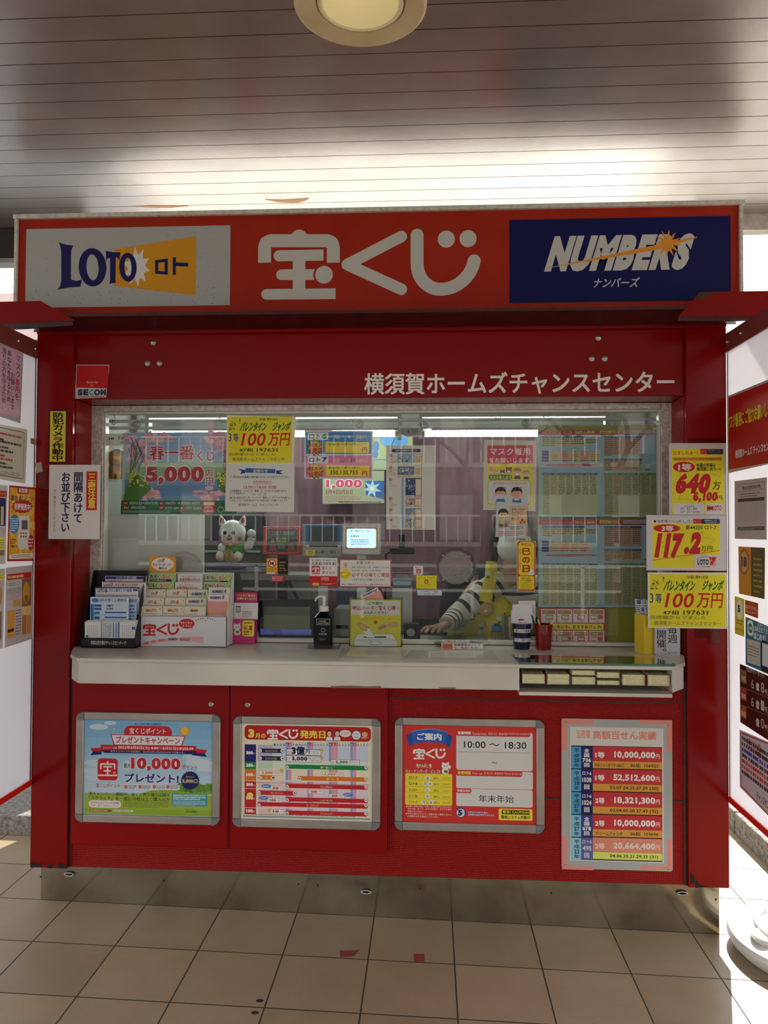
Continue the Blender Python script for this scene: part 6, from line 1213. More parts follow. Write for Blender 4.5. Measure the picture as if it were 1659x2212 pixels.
def f(P):
    P.rect(232, 358, 330, 498, 'e2a224'); P.rect(330, 358, 424, 498, '16130f'); P.annul(280, 402, 36, 36, 28, 28, 'b8301c'); P.ell(280, 402, 28, 28, 'e6e0d4'); P.T('18', 262, 388, 298, 418, '1a1a1a', .07); P.stroke([(258, 380), (302, 424)], 6, 'b8301c')
    P.lines(240, 446, 322, 478, 3, '5a3a10', .4, 12); P.T('18歳未満の', 344, 386, 404, 400, 'c8a23a', .02); P.T('購入は', 344, 414, 390, 428, 'c8a23a', .02); P.T('法律で禁止', 344, 440, 404, 452, 'c8a23a', .02); P.T('されています', 344, 460, 410, 472, 'c8a23a', .02); P.rect(232, 482, 330, 498, 'd8d4cc'); P.T('スポーツくじ', 236, 485, 300, 495, '2a3a7a', .02); P.rect(306, 482, 328, 496, 'a86a4a')
sheetp(FR(YO), VT, [(232, 358), (425, 358), (424, 498), (232, 498)], 'e2a224', 'age_sticker', 'orange and black over eighteen sticker on the window below the red tablet', 'sticker', f)
def f(P): P.lines(280, 518, 382, 528, 1, 'e0b8b0', .6, 14); P.T('販売できません。', 282, 530, 382, 546, 'ecd4cc', .03); P.lines(280, 550, 382, 560, 1, 'e0b8b0', .6, 14)
sheetp(FR(YO), VT, [(272, 510), (389, 510), (388, 567), (272, 565)], 'b02a28', 'no_sale_sticker', 'small red sticker with white print under the over eighteen sticker', 'sticker', f)
def f(P):
    P.rect(616, 516, 866, 605, 'c02022'); P.T('宝くじ売場でも、宝くじ公式サイトでも', 638, 366, 852, 382, '1a1a1a', .03); P.T('たまる!つかえる!', 638, 390, 852, 416, '1a1a1a', .045); P.rr(636, 424, 710, 498, 'c02022', .15); logo(P, 673, 463, 37, 'ece6e2', 'ece6e2'); P.T('宝くじ', 726, 428, 812, 458, 'c02022', .035); P.T('ポイント', 726, 468, 848, 500, 'c02022', .035)
    P.T('会員登録は', 718, 526, 790, 540, 'ece0d8', .02); P.T('コチラから!', 718, 544, 792, 558, 'ece0d8', .02); P.lines(718, 578, 852, 596, 2, 'e0b8b0', .4, 14); P.ell(672, 588, 34, 14, 'e0a84a')
sheetp(FR(YO), VT, [(617, 351), (868, 354), (866, 606), (616, 604)], 'dcd8d6', 'point_sticker', 'white over red point scheme sticker in the middle of the window', 'sticker', f)
def f(P):
    P.rr(885, 366, 1348, 616, 'b82a2c', .06); P.rr(892, 373, 1341, 608, 'dcd8d2', .05); P.T('お客さまへ', 1038, 382, 1196, 410, '1c1c1c', .01); P.ell(940, 410, 20, 18, 'd8a868'); P.ell(940, 426, 8, 12, 'c08a5a'); P.lines(906, 434, 972, 442, 1, '8a6a5a', .5, 8)
    P.ell(940, 500, 48, 48, 'e6d22c'); P.poly([(898, 486), (940, 480), (986, 494), (986, 504), (950, 506), (956, 518), (940, 526), (904, 522)], 'e6d22c'); P.stroke([(898, 486), (940, 480), (986, 494), (986, 504), (950, 506), (956, 518), (940, 526), (904, 522), (898, 486)], 3, '4a3a10')
    P.T('お買い求めの宝くじ券、お受取りになられた', 996, 428, 1332, 446, '1c1c1c', .01); P.T('当せん金、おつり、はずれ券等は', 996, 458, 1258, 476, '1c1c1c', .01); P.T('必ずその場でご確認', 994, 486, 1332, 524, 'b82428', .02); P.T('いただきますようお願いいたします。', 996, 540, 1288, 560, '1c1c1c', .01); P.T('なお、ご不明の点がございましたら、ご遠慮なくお申し出ください。', 904, 582, 1334, 600, '1c1c1c', .008)
sheetp(FR(YO), VT, [(886, 366), (1349, 368), (1348, 617), (885, 614)], 'dcd8d2', 'customer_notice', 'white red-bordered customer notice with a pointing hand on the window', 'sign', f)
def f(P): P.rr(140, 422, 222, 503, 'dedad6', .1); P.T('窓口にて', 152, 430, 206, 444, '2a2a2a', .03); P.rr(162, 452, 204, 490, 'b82a28', .15); P.T('宝', 170, 458, 196, 482, 'ece0dc', .02); P.lines(154, 492, 208, 500, 1, 'a04040', .6, 8)
sheetp(FR(YO), VU, [(132, 416), (228, 416), (228, 510), (132, 510)], '8a8684', 'payment_sticker', 'small white square sticker with a red mark left of the round speaking grille', 'sticker', f)
def f(P):
    random.seed(2)
    for k in range(12): P.star(180+(k % 6)*28+random.uniform(-5, 5), 530+(k//6)*64+random.uniform(-6, 10), 9, 3, 3, '7a7020')
    P.rr(236, 546, 270, 584, 'b03a22', .2); P.T('宝', 242, 552, 264, 578, 'e8d8b0', .02)
sheetp(FR(YO), VU, [(163, 510), (345, 512), (346, 630), (163, 626)], 'dcd022', 'wallet_sticker', 'yellow patterned sticker with a red mark left of the round speaking grille', 'sticker', f)
def f(P): P.rect(176, 644, 388, 686, 'd4d8dc'); P.T('なに券先販売として、販売員は', 204, 648, 360, 662, '2a2a34', .02); P.T('タブレット端末を使用する場合があります。', 178, 668, 386, 682, '2a2a34', .02)
sheetp(FR(YO), VU, [(172, 640), (392, 642), (392, 690), (172, 688)], '8ab4d4', 'tablet_notice', 'small white notice with a blue edge below the yellow patterned sticker', 'sticker', f)
# speaking grilles
HOLE = M('grille_holes', '9a9490', .5)
for px, py, r, lab in ((985, 1226, 43, 'round clear speaking grille in front of the clerk'), (396, 1234, 43, 'round clear speaking grille half hidden behind the slip racks')):
    c = at(px, py, YG-.004); R = at(px+r, py, YG-.004).x-c.x; t = thing('speaking_grille', lab, 'speaking grille', (c.x, c.y, c.z-R))
    k = dict(X=V3((1, 0, 0)), Y=V3((0, 0, 1)), Z=V3((0, -1, 0)))
    MB().lathe([(R*.86, 0), (R*.88, .008), (R*.97, .008), (R, 0)], c, clear('grille_ring', 7., 'eceae8', .08), 48, cap=False, **k).build('ring', t)
    q = MB(); n = 13; s_ = R*.84/n
    for i in range(-n, n+1):
        for j in range(-n, n+1):
            x, z = (i+.5*(j % 2))*s_*1.16, j*s_
            if math.hypot(x, z) < R*.82: q.add([(c.x+x+s_*.4*math.cos(a*PI/3), c.y-.002, c.z+z+s_*.4*math.sin(a*PI/3)) for a in range(6)], [tuple(range(6))], HOLE)
    q.build('perforated_disc', t); MB().cyl((c.x, c.y+.0005, c.z), (c.x, c.y-.0012, c.z), R*.85, clear('grille_disc', 2., 'f2f0ee', .12), 40).build('disc', t)
    for a in (.7, 2.4, 3.9, 5.4): MB().lathe([(.004, 0), (.004, .004), (.001, .006)], c+V3((R*.9*math.cos(a), -.007, R*.9*math.sin(a))), STEEL, 10, **k).build('bolt', t)
# cash hatch
a, b_ = vp(VU, 268, 1140, YG-.006), vp(VU, 802, 905, YG-.006); q = MB(); R = .02; pts = [(a.x, a.z), (b_.x, a.z)]
for cx, cz, t0 in ((b_.x-R, b_.z-R, 0), (a.x+R, b_.z-R, 90)):
    for k in range(7): th = math.radians(t0+15*k); pts.append((cx+R*math.cos(th), cz+R*math.sin(th)))
tag(MB().prism([(x, YG-.006, max(z, ZC+.001)) for x, z in pts], (0, .003, 0), clear('hatch_acrylic', 1.8, 'eef0ee')).build('cash_hatch'), 'small round-cornered clear hatch over the coin tray', 'cash hatch')

# results charts behind the right of the window
OLV = M('olive_board', '8a8a2c', .6)
a, b_ = at(1162, 1398, YI+.03), at(1440, 918, YI+.03); o = MB().box(a.x, YI+.03, ZC+.002, il+2.2 if False else ir-.004, YI+.036, b_.z, OLV).build('chart_board'); tag(o, 'olive board behind the result charts at the right of the window', 'board')
def chart(v, vb, first):
    def f(P):
        k = (vb-v)/980.
        Y_ = lambda y: v+(y-150)*k
        P.rect(72, Y_(152), 1456, Y_(206), 'b8384c'); P.T('ロト・ナンバーズ・ビンゴ5', 108, Y_(164), 448, Y_(196), 'e0c89a', .02); P.T('抽せん結果', 484, Y_(160), 712, Y_(194), 'd8cc50', .035); P.rect(764, Y_(158), 984, Y_(190), 'd0c43a'); P.T('2022年', 780, Y_(166), 866, Y_(188), '3a3a2a', .02); P.T('3月' if first else '2月', 896, Y_(160), 968, Y_(190), '8a3a2a', .02); P.rr(1030, Y_(156), 1440, Y_(192), 'b8b4b0', .5); P.lines(1060, Y_(164), 1420, Y_(186), 1, '8a8a90', .5, 24)
        def tbl(u0, v0, u1, v1, hd, rows, cols, bgc, red=(0, 0), fill=1):
            P.rect(u0, Y_(v0), u1, Y_(v0)+22*k, hd); P.lines(u0+8, Y_(v0)+5*k, u1-8, Y_(v0)+17*k, 1, 'a8b0c8', .6, 10); P.rect(u0, Y_(v0)+22*k, u1, Y_(v1), bgc); w_ = (u1-u0)/cols
            for c_ in range(cols):
                if c_ and c_ < cols: P.rect(u0+w_*c_-.6, Y_(v0)+24*k, u0+w_*c_+.6, Y_(v1), 'a8a878')
                n = rows if c_ == 0 else int(rows*fill)
                if n: P.lines(u0+w_*c_+8, Y_(v0)+26*k, u0+w_*(c_+1)-8, Y_(v0)+26*k+(Y_(v1)-Y_(v0)-26*k)*n/rows, n, 'a04a44' if red[0] <= c_ < red[1] else '3c3c3a', .42, 5 if c_ else 9)
        tbl(108, 218, 600, 340, '3a4a7c', 4, 3, 'b8bd94', (1, 2), .75); P.rect(600, Y_(240), 740, Y_(310), 'b0b694'); P.lines(612, Y_(250), 736, Y_(306), 2, '6a5a5a', .5, 8)
        P.rect(110, Y_(388), 186, Y_(510), '33407a'); P.lines(116, Y_(394), 180, Y_(504), 3, 'a8b0d0', .25, 5)
        for j in range(5 if first else 4): P.rect(190+j*116, Y_(390), 304+j*116, Y_(508), 'c2bd8a' if j % 2 == 0 else 'cfa490'); P.lines(200+j*116, Y_(396), 296+j*116, Y_(404), 1, '5a5a5a', .6, 6); P.lines(206+j*116, Y_(418), 290+j*116, Y_(480), 3, 'b0503c', .4, 7); P.lines(200+j*116, Y_(490), 300+j*116, Y_(506), 1, '3a3a38', .6, 9)
        P.poly([(110, Y_(550)), (230, Y_(540)), (440, Y_(536)), (660, Y_(540)), (772, Y_(548)), (660, Y_(558)), (440, Y_(563)), (230, Y_(560))], 'b02c40'); P.lines(210, Y_(545), 680, Y_(556), 1, 'd8b0b4', .6, 30)
        tbl(110, 640, 740, 1106, '35548c', 24, 7, 'bcc296', (1, 2), .5 if first else 1); tbl(816, 222, 1242, 446, '3a4a7c', 9, 4, 'b09a84', (1, 3), .9); tbl(816, 478, 1242, 612, '3a4a7c', 5, 4, 'b8a884', (1, 3), .9); tbl(816, 640, 1448, 1106, '3f7a44', 24, 6, 'a8ae80', (1, 2), .5 if first else 1)
        P.lines(112, Y_(628), 190, Y_(637), 1, 'b04a5a', .7, 6); P.lines(112, Y_(374), 160, Y_(383), 1, 'b04a5a', .7, 4); P.ell(1310, Y_(560), 32, 28, 'c8c8c0'); P.ell(1312, Y_(600), 40, 10, '6a8a5a'); P.ell(1378, Y_(525), 30, 22, 'b8c4c8')
    return f
sheetp(FR(YI+.014), VRES, [(68, 150), (1456, 150), (1450, 1134), (68, 1138)], '9cbcca', 'results_chart', 'pale blue chart of this month results, the upper one at the right of the window', 'chart', chart(150, 1134, True), 'result charts in the window')
sheetp(FR(YI+.013), VRES, [(70, 1172), (1450, 1172), (1450, 2168), (70, 2168)], '9cbcca', 'results_chart', 'pale blue chart of last month results, the lower one at the right of the window', 'chart', chart(1174, 2164, False), 'result charts in the window')
for v0, v1, lab in ((145, 1142, 'crinkled clear sleeve over the upper results chart'), (1150, 2172, 'crinkled clear sleeve over the lower results chart')):
    P = Pr(FR(YI+.007), VRES); q = MB(); n, m_ = 14, 20; random.seed(v0)
    vs = [];
    for j in range(m_+1):
        for i in range(n+1):
            a, b_ = P.q(64+(1456-64)*i/n, v0+(v1-v0)*j/m_); vs.append((a, YI+.004+random.uniform(-.0022, .0022), b_))
    q.add(vs, [(j*(n+1)+i, j*(n+1)+i+1, (j+1)*(n+1)+i+1, (j+1)*(n+1)+i) for j in range(m_) for i in range(n)], ALBAG); o = q.build('clear_sleeve'); tag(o, lab, 'plastic sleeve', 'clear sleeves')
# recommended pack display
yK = YI+.012; P = Pr(FR(yK), VP_); k0, k1 = P.q(318, 400)[0], P.q(762, 400)[0]; t = thing('pack_display', 'red display board of recommended ticket packs at the lower right of the window', 'display', ((k0+k1)/2, yK, ZC))
P.base(318, 288, 762, 530, 'b8202a', .002); P.rect(322, 390, 748, 430, 'e2cc30'); P.T('買い方いろいろ、おすすめパック!', 330, 398, 734, 424, '1c1c1c', .04); P.build('board', t)
for r in range(2):
    for c_ in range(4):
        u0, v0 = 334+c_*106+(2 if c_ == 3 else 0), 294+r*144; u1, v1 = u0+100, v0+90
        P = Pr(FR(yK-.0032), VP_); P.base(u0, v0, u1, v1, 'd0ccc8', .001); P.rect(u0+8, v0+8, u1-8, v0+32, '8a6a2c'); P.T('1,000円パック', u0+14, v0+13, u1-12, v0+27, 'e0cc90', .03)
        P.rect(u0+(30 if c_ < 3 else 10), v0+38, u1-(22 if c_ < 3 else 52), v0+70, '9a8050' if c_ < 2 or c_ == 3 else 'c03430'); P.T('BIG', u0+(36 if c_ < 3 else 14), v0+44, u1-(28 if c_ < 3 else 56), v0+62, 'e8dcc8', .06)
        if c_ == 3 or (r == 1 and c_ == 1): P.rect(u1-46 if c_ == 3 else u1-26, v0+38, u1-10 if c_ == 3 else u1-6, v0+66, 'c8504a')
        P.T('×10口', u0+34, v0+74, u1-32, v0+86, '3a3a3a', .02); P.build('pack_card', t)

# ------------------------------------------------------------------ inside the kiosk
CURT = noisy('mauve_curtain', '6c4850', '5c3c46', 6, .8)
def curtain(px0, px1, y, lab):
    x0, x1 = at(px0, 1100, y).x, at(px1, 1100, y).x; n = int((x1-x0)/.012); q = MB(); z0, z1 = 1.0, 2.06
    vs = []
    for i in range(n+1):
        x = x0+(x1-x0)*i/n; d = .014*math.sin(x*58)+.008*math.sin(x*23+1)
        vs += [(x, y+d, z0), (x, y+d*.8, (z0+z1)/2), (x, y+d*.5, z1)]
    q.add(vs, [(i*3+j, i*3+3+j, i*3+4+j, i*3+1+j) for i in range(n) for j in (0, 1)], CURT); tag(q.build('curtain'), lab, 'curtain')
curtain(545, 1300, 1.3, 'mauve curtain across the back of the kiosk')
a, b_ = at(222, 1395, .23), at(441, 1112, .23); tag(MB().box(a.x-.02, .23, ZC, b_.x, .242, b_.z, M('partition_grey', 'c6cac2', .5)).build('desk_partition', bev=.002), 'pale grey desk partition behind the left of the window', 'partition')
for k, (px0, px1, py, lab, wob) in enumerate(((330, 853, 937, 'glowing fluorescent tube at the upper left inside the kiosk', 0), (918, 1300, 936, 'glowing fluorescent tube at the upper middle inside the kiosk', 0))):
    a, b_ = at(px0, py, .85), at(px1, py, .85); z = (a.z+b_.z)/2
    t = thing('fluorescent_lamp', lab, 'lamp', ((a.x+b_.x)/2, .85, z), 'fluorescent lamps in the kiosk'); TUBE = M('tube_glow', 'e6fbf2' , .4, emit=20)
    MB().cyl((a.x, .85, z), (b_.x, .85, z), .016, TUBE, 16).build('tube', t)
    for x, s_ in ((a.x, -1), (b_.x, 1)): MB().cyl((x, .85, z), (x+s_*.014, .85, z), .0165, M('tube_cap', 'a09a84', .4, .5), 16).box(min(x+s_*.014, x+s_*.034), .83, z-.03, max(x+s_*.014, x+s_*.034), .88, z+.08, LGREY).build('lamp_holder', t)
    MB().box(a.x-.03, .83, z+.08, b_.x+.03, .9, z+.12, LGREY).build('lamp_body', t)
for py, y, lab in ((907, .30, 'upper white hanging rail across the top of the window'), (922, .36, 'lower grey hanging rail across the top of the window')):
    z = at(830, py, y).z; tag(MB().box(XL+.05, y, z-.006, XR-.05, y+.02, z+.006, LGREY).build('hanging_rail'), lab, 'rail')
for k, (px, py) in enumerate(((308, 902), (476, 900), (763, 905), (1068, 903), (1078, 903), (1172, 905), (246, 905))):
    c = at(px, py, .285); q = MB().tube([c+V3((0, 0, .014))+V3((.006*math.sin(a)*(1 if a < PI else 1), 0, -.0115+.0115*math.cos(a)))-V3((0, 0, .0)) if i < 12 else c+V3((-.0075*math.sin(a), 0, -.014+.0115*math.cos(a))) for i, a in enumerate([j*PI*1.2/11 for j in range(12)]+[.2+j*PI*1.25/11 for j in range(12)])], .0016, STEEL, 6)
    tag(q.build('s_hook'), ['steel hook above the spring poster left edge', 'steel hook beside the left yellow window sign', 'steel hook above the blue and pink carryover board', 'left one of the paired steel hooks over the mask poster', 'right one of the paired steel hooks over the mask poster', 'steel hook above the upper results chart', 'steel hook above the price tag card'][k], 'hook', 'hooks on the window rail')
CL2 = clear('suction_plastic', 3, 'e4e6e4', .1)
for px, py, lab in ((297, 917, 'clear suction cup above the spring poster'), (777, 917, 'clear suction cup above the carryover board'), (916, 920, 'clear suction cup above the ticket list'), (1136, 915, 'clear suction cup above the mask poster')):
    c = at(px, py, YG+.012); MBq = MB().lathe([(.018, -.0045), (.012, .0), (.006, .004), (.005, .014)], c, CL2, 20, Y=V3((0, 0, 1)), Z=V3((0, 1, 0))); tag(MBq.build('suction_cup'), lab, 'suction cup', 'suction cups')
# calendar strip
def f(P): P.lines(800, 52, 1230, 140, 4, '4a4a4a', .4, 22); P.rect(750, 85, 770, 150, '3a3a3a')
sheetp(FR(.86), VN, [(650, 50), (1240, 30), (1180, 120), (660, 165)], 'b8b8b4', 'calendar_sheet', 'white calendar sheet under the rails between the two lamps', 'calendar', f)
# equipment
def rbox(name, lab, cat, px0, py0, px1, py1, y, dep, m, parts=None, bev=.006, vw=None, base=None):
    if vw: px0, py0, px1, py1 = vw[0]+px0*vw[2], vw[1]+py0*vw[2], vw[0]+px1*vw[2], vw[1]+py1*vw[2]
    a, b_ = at(px0, (py0+py1)/2, y), at(px1, (py0+py1)/2, y); z0, z1 = at((px0+px1)/2, py1, y).z, at((px0+px1)/2, py0, y).z
    t = thing(name, lab, cat, ((a.x+b_.x)/2, y+dep/2, z0)); MB().box(a.x, y, z0, b_.x, y+dep, z1, m).build('body', t, bev=bev); return t, a.x, b_.x, z0, z1
def stand(t, x, z0, y, m=LGREY): MB().box(x-.02, y, ZC-.003, x+.02, y+.03, z0+.004, m).box(x-.07, y-.03, ZC-.003, x+.07, y+.07, ZC+.006, m).build('stand', t)
RT = M('tablet_red', 'b02428', .35); SCR = M('screen_glass', '15191a', .12)
t, x0, x1, z0, z1 = rbox('red_tablet', 'red framed tablet with a dim advert, left of the grey terminal', 'tablet', 195, 70, 535, 325, .36, .02, RT, vw=VT); stand(t, (x0+x1)/2, z0, .385, BLACK)
P = Pr(FR(.3592), VT); P.base(232, 96, 505, 300, '22302c', .0006); P.T('くじ史上最高額!', 246, 112, 484, 148, '6a8a78', .035, .1); P.T('12億', 316, 164, 414, 214, '6a8a4a', .06); P.ell(286, 190, 26, 32, '1c1a1a'); P.ell(286, 200, 18, 22, '7a6a60'); P.poly([(254, 290), (262, 230), (312, 230), (324, 290)], '7a4a50'); P.ell(440, 200, 16, 20, '1c1a1a'); P.poly([(414, 290), (430, 222), (470, 222), (490, 290)], '6a4a40'); P.rect(332, 226, 396, 272, '4a6a50'); P.build('screen', t, 'dim screen with an advert')
t, x0, x1, z0, z1 = rbox('lottery_terminal', 'grey and blue lottery checking terminal with a dark screen', 'terminal', 545, 52, 905, 345, .38, .09, M('terminal_grey', '8c8d84', .4), vw=VT); stand(t, (x0+x1)/2, z0, .42)
P = Pr(FR(.3792), VT); P.base(584, 62, 896, 262, '2e5f92', .0006); P.rect(584, 236, 896, 264, 'a8aca6'); P.rect(616, 76, 868, 258, '3c4446'); P.T('②せん調べご案内', 640, 288, 850, 314, '33352f', .02); P.rr(584, 280, 664, 332, 'd8c23a', .1); P.T('②', 606, 288, 644, 322, '22221a', .02); P.build('screen', t, 'dark screen in a blue surround')
t, x0, x1, z0, z1 = rbox('service_terminal', 'white terminal with a bright pale blue screen beside the grey terminal', 'terminal', 906, 46, 1250, 325, .38, .07, M('terminal_white', 'b4b8b2', .4), vw=VT); stand(t, (x0+x1)/2, z0, .41)
P = Pr(FR(.3792), VT); P.base(938, 80, 1224, 275, 'b8905a', .0006)
for k in range(34): P.ell(945+k*8.2, 86+6*(k % 2), 6, 6, random.choice(['c8503a', 'd8a83a', 'b87a4a']), 8); P.ell(945+k*8.2, 268-6*(k % 2), 6, 6, random.choice(['c8503a', 'd8a83a', 'b87a4a']), 8)
P.rr(950, 92, 1212, 264, M('lit_screen', 'a8d4f0', .3, emit=.75), .1); P.T('お知らせ', 980, 104, 1160, 120, '8a4a6a', .02); P.lines(988, 150, 1090, 166, 1, '4a6a8a', .6, 5); P.lines(988, 184, 1150, 240, 4, '4a6a8a', .4, 14); P.rect(906, 46, 1250, 70, 'c8ccc8'); P.T('(当せん調べのみ)の方は申し出ください', 910, 50, 1232, 66, '4a4a48', .01); P.build('screen', t, 'lit pale blue screen')
t, x0, x1, z0, z1 = rbox('customer_display', 'black customer display with an olive screen beside the hand sanitiser', 'display screen', 160, 728, 690, 1074, .2, .02, BLACK, vw=VT); MB().box((x0+x1)/2-.06, .215, ZC-.003, (x0+x1)/2+.06, .27, z0+.01, BLACK).build('stand', t)
P = Pr(FR(.1992), VT); P.base(206, 790, 620, 1040, M('olive_screen', '3a4028', .25, emit=.25), .0006); P.rect(206, 790, 620, 870, M('olive_screen_dim', '2c3420', .25, emit=.2)); P.rect(176, 992, 634, 1042, M('caption_bar', '3a4684', .25, emit=.3)); P.T('宝くじの収益金は', 206, 994, 370, 1014, '14182c', .02); P.T('身近な街づくりに役立っています。', 288, 1020, 606, 1042, '14182c', .02); P.build('screen', t, 'olive screen with a blue caption bar')
t, x0, x1, z0, z1 = rbox('display_arm_base', 'black desk arm behind the over eighteen sticker', 'arm', 500, 700, 520, 722, .28, .01, BLACK, vw=VT); a, b_ = vp(VT, 392, 495, .29), vp(VT, 506, 712, .29); MB().tube([a, b_], .007, BLACK, 10).build('arm', t); MB().tube([b_, (b_.x, .29, ZC)], .006, BLACK, 10).build('post', t)
t, x0, x1, z0, z1 = rbox('receipt_printer', 'grey receipt printer behind the hand sanitiser', 'printer', 365, 500, 640, 760, .46, .2, M('printer_grey', '77786f', .5), vw=VT); MB().box(x0+.01, .455, z1-.03, x1-.01, .462, z1-.012, BLACK).build('paper_slot', t); MB().box(x0+.02, .47, ZC-.003, x1-.02, .65, z0, BLACK).build('foot', t)
t, x0, x1, z0, z1 = rbox('storage_case', 'dark blue storage case behind the yellow slip box', 'case', 855, 622, 1200, 800, .5, .2, M('case_blue', '2c2f5c', .5), vw=VT); MB().box(x0+.01, .495, z1-.012, x1-.01, .501, z1-.006, BLACK).build('lid_seam', t); MB().box(x0, .5, ZC-.003, x1, .7, z0, LGREY).build('shelf_box', t)
t, x0, x1, z0, z1 = rbox('label_printer', 'squat grey printer between the sanitiser and the yellow slip box', 'printer', 832, 810, 985, 1062, .26, .18, M('printer_grey', '77786f', .5), vw=VT); MB().box(x0+.01, .2595, z0+.035, x1-.01, .2605, z0+.05, BLACK).build('paper_slot', t)
t, x0, x1, z0, z1 = rbox('speaker_box', 'small black speaker behind the window right of the yellow slip box', 'speaker', 1458, 942, 1606, 1098, .21, .06, BLACK, vw=VT, bev=.01)
c = vp(VT, 1522, 1020, .2095); MB().lathe([(.017, 0), (.0165, .002), (.006, -.004+.005), (.001, .0)], c, GREY, 24, Y=V3((0, 0, 1)), Z=V3((0, -1, 0))).build('speaker_cone', t); MB().box(c.x+.008, .2085, c.z-.0008, c.x+.018, .2095, c.z+.0008, WHITE).build('badge', t)
t, x0, x1, z0, z1 = rbox('slip_scanner', 'black slip scanner on a stand below the ticket list', 'scanner', 1335, 262, 1555, 320, .55, .08, BLACK, vw=VT); MB().box((x0+x1)/2-.015, .58, z1, (x0+x1)/2+.012, .61, z1+.06, BLACK).build('head', t); MB().tube([(x0+.01, .6, z0+.01), (x0-.02, .6, z0), (x0-.025, .6, ZC)], .006, BLACK, 8).build('cable', t)
t, x0, x1, z0, z1 = rbox('dark_cabinet', 'dark cabinet under the beckoning cat', 'cabinet', 442, 1232, 562, 1392, .53, .35, M('cabinet_dark', '3a3734', .5)); MB().box((x0+x1)/2+.02, .527, z0+.1, x1-.02, .53, z0+.18, GREY).build('drawer_front', t)
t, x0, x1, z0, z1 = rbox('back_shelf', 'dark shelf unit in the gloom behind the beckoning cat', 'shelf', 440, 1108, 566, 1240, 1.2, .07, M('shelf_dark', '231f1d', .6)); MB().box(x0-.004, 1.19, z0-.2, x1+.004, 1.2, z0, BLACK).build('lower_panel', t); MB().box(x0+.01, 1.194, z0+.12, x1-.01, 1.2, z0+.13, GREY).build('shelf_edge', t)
TEAL = M('case_teal', '4f7f86', .35)
t, x0, x1, z0, z1 = rbox('tissue_pack', 'teal wrapped tissue pack on a shelf behind the customer notice', 'tissue pack', 1356, 540, 1534, 620, .56, .06, TEAL, vw=VT); MB().box(x0+.004, .5585, z0+.012, x1-.004, .5605, z0+.03, M('pack_white', 'b8c4c4', .5)).build('label', t); MB().box(x0, .565, ZC-.003, x1, .64, z0-.001, LGREY).build('riser', t)
t, x0, x1, z0, z1 = rbox('blue_pouch', 'small blue pouch with a clip on the inner counter beside the navy cup', 'pouch', 838, 955, 930, 1016, .36, .02, M('pouch_blue', '2f6a96', .5), vw=VU, bev=.004); MB().box((x0+x1)/2-.012, .357, z1-.004, (x0+x1)/2+.012, .361, z1+.006, BLACK).build('clip', t); MB().box(x0-.004, .352, ZC-.003, x1+.004, .39, z0, ACR).build('stand', t)
y = .33; a = vp(VU, 972, 1090, y); t = thing('pen_stand', 'clear pen stand with pens on the inner counter beside the blue pouch', 'pen stand', (a.x, y, ZC-.003)); MB().box(a.x-.018, y-.012, ZC-.003, a.x+.018, y+.02, ZC+.05, ALBAG).build('holder', t)
for (u, v), cc, lab in (((955, 860), '2c6a70', 'teal pen in the clear pen stand behind the glass'), ((975, 890), 'b04040', 'red pen in the clear pen stand behind the glass'), ((996, 880), 'b8b8b4', 'white pen in the clear pen stand behind the glass')):
    b_ = vp(VU, u, v, y+.004); lo = V3((b_.x+.004, y+.004, ZC)); tt = thing('pen', lab, 'pen', lo, 'pens in the clear stand'); MB().cyl(lo, b_, .0042, ink(cc), 10).build('barrel', tt); MB().cyl(b_, b_+V3((0, 0, .008)), .003, BLACK, 8, .002).build('cap', tt)
# beckoning cat on a cushion
yC = .62; sc = (3.02+yC)/FOC; WC = M('cat_white', 'd8d6cc', .22, 0, .6); VCt = VR
def cp(u, v, dy=0): return vp(VR, u, v, yC+dy)
cu_ = cp(1368, 505); t = thing('cushion', 'purple cushion under the beckoning cat', 'cushion', (cu_.x, yC, cu_.z-.016)); cu_ = cu_-V3((0, 0, .004)); rxc = cp(1555, 505).x-cu_.x; MB().ell(cu_, (rxc, .09, .018), M('cushion_purple', '3c1f66', .7), None, 36, 12).build('pad', t)
t = thing('beckoning_cat', 'white beckoning cat figurine in a green top holding a gold coin, on the purple cushion', 'figurine', (cu_.x, yC, cu_.z+.012)); K = sc/4.1475
def E_(nm, u, v, ru, rv, ry, m, dy=0, rot=None, lab=None):
    q = MB().ell(cp(u, v, dy), (ru*K, ry*K, rv*K), m, rot, 28, 18); o = q.build(nm, t); return o
GT = M('cat_green', '4a9a3c', .4); RD_ = M('cat_red', 'c0302c', .4)
E_('body', 1410, 395, 112, 95, 90, WC); E_('top', 1425, 360, 104, 66, 86, GT, -.006); E_('head', 1420, 210, 122, 118, 105, WC, -.01)
for u, s_ in ((1330, -1), (1508, 1)):
    c = cp(u, 115, -.005); MB().lathe([(.036*1, -.02), (.026, .01), (.012, .03), (.001, .042)], c, WC, 16, X=V3((.62, 0, 0)), Y=V3((0, .5, 0)), Z=V3((s_*.25, 0, .85))).build('ear', t); E_('inner_ear', u+s_*4, 100, 18, 26, 8, RD_, -.021)
for u in (1352, 1426): E_('eye', u, 212, 38, 36, 8, M('eye_white', 'e4e2d8', .2), -.062); E_('pupil', u, 212, 15, 17, 6, BLACK, -.069)
E_('nose', 1388, 238, 10, 8, 10, RD_, -.072); P = None
MB().prism([cp(u, v, -.0745) for u, v in ((1362, 255), (1388, 262), (1416, 252), (1404, 274), (1388, 282), (1374, 274))], (0, .006, 0), M('mouth_red', 'b83a34', .4)).build('mouth', t)
for u in (1310, 1484): E_('cheek', u, 266, 16, 20, 6, M('cheek_pink', 'b03a78', .4), -.055 if u > 1400 else -.05)
E_('collar', 1398, 314, 76, 16, 84, RD_, -.02); E_('bell', 1398, 320, 22, 22, 22, GOLD, -.065)
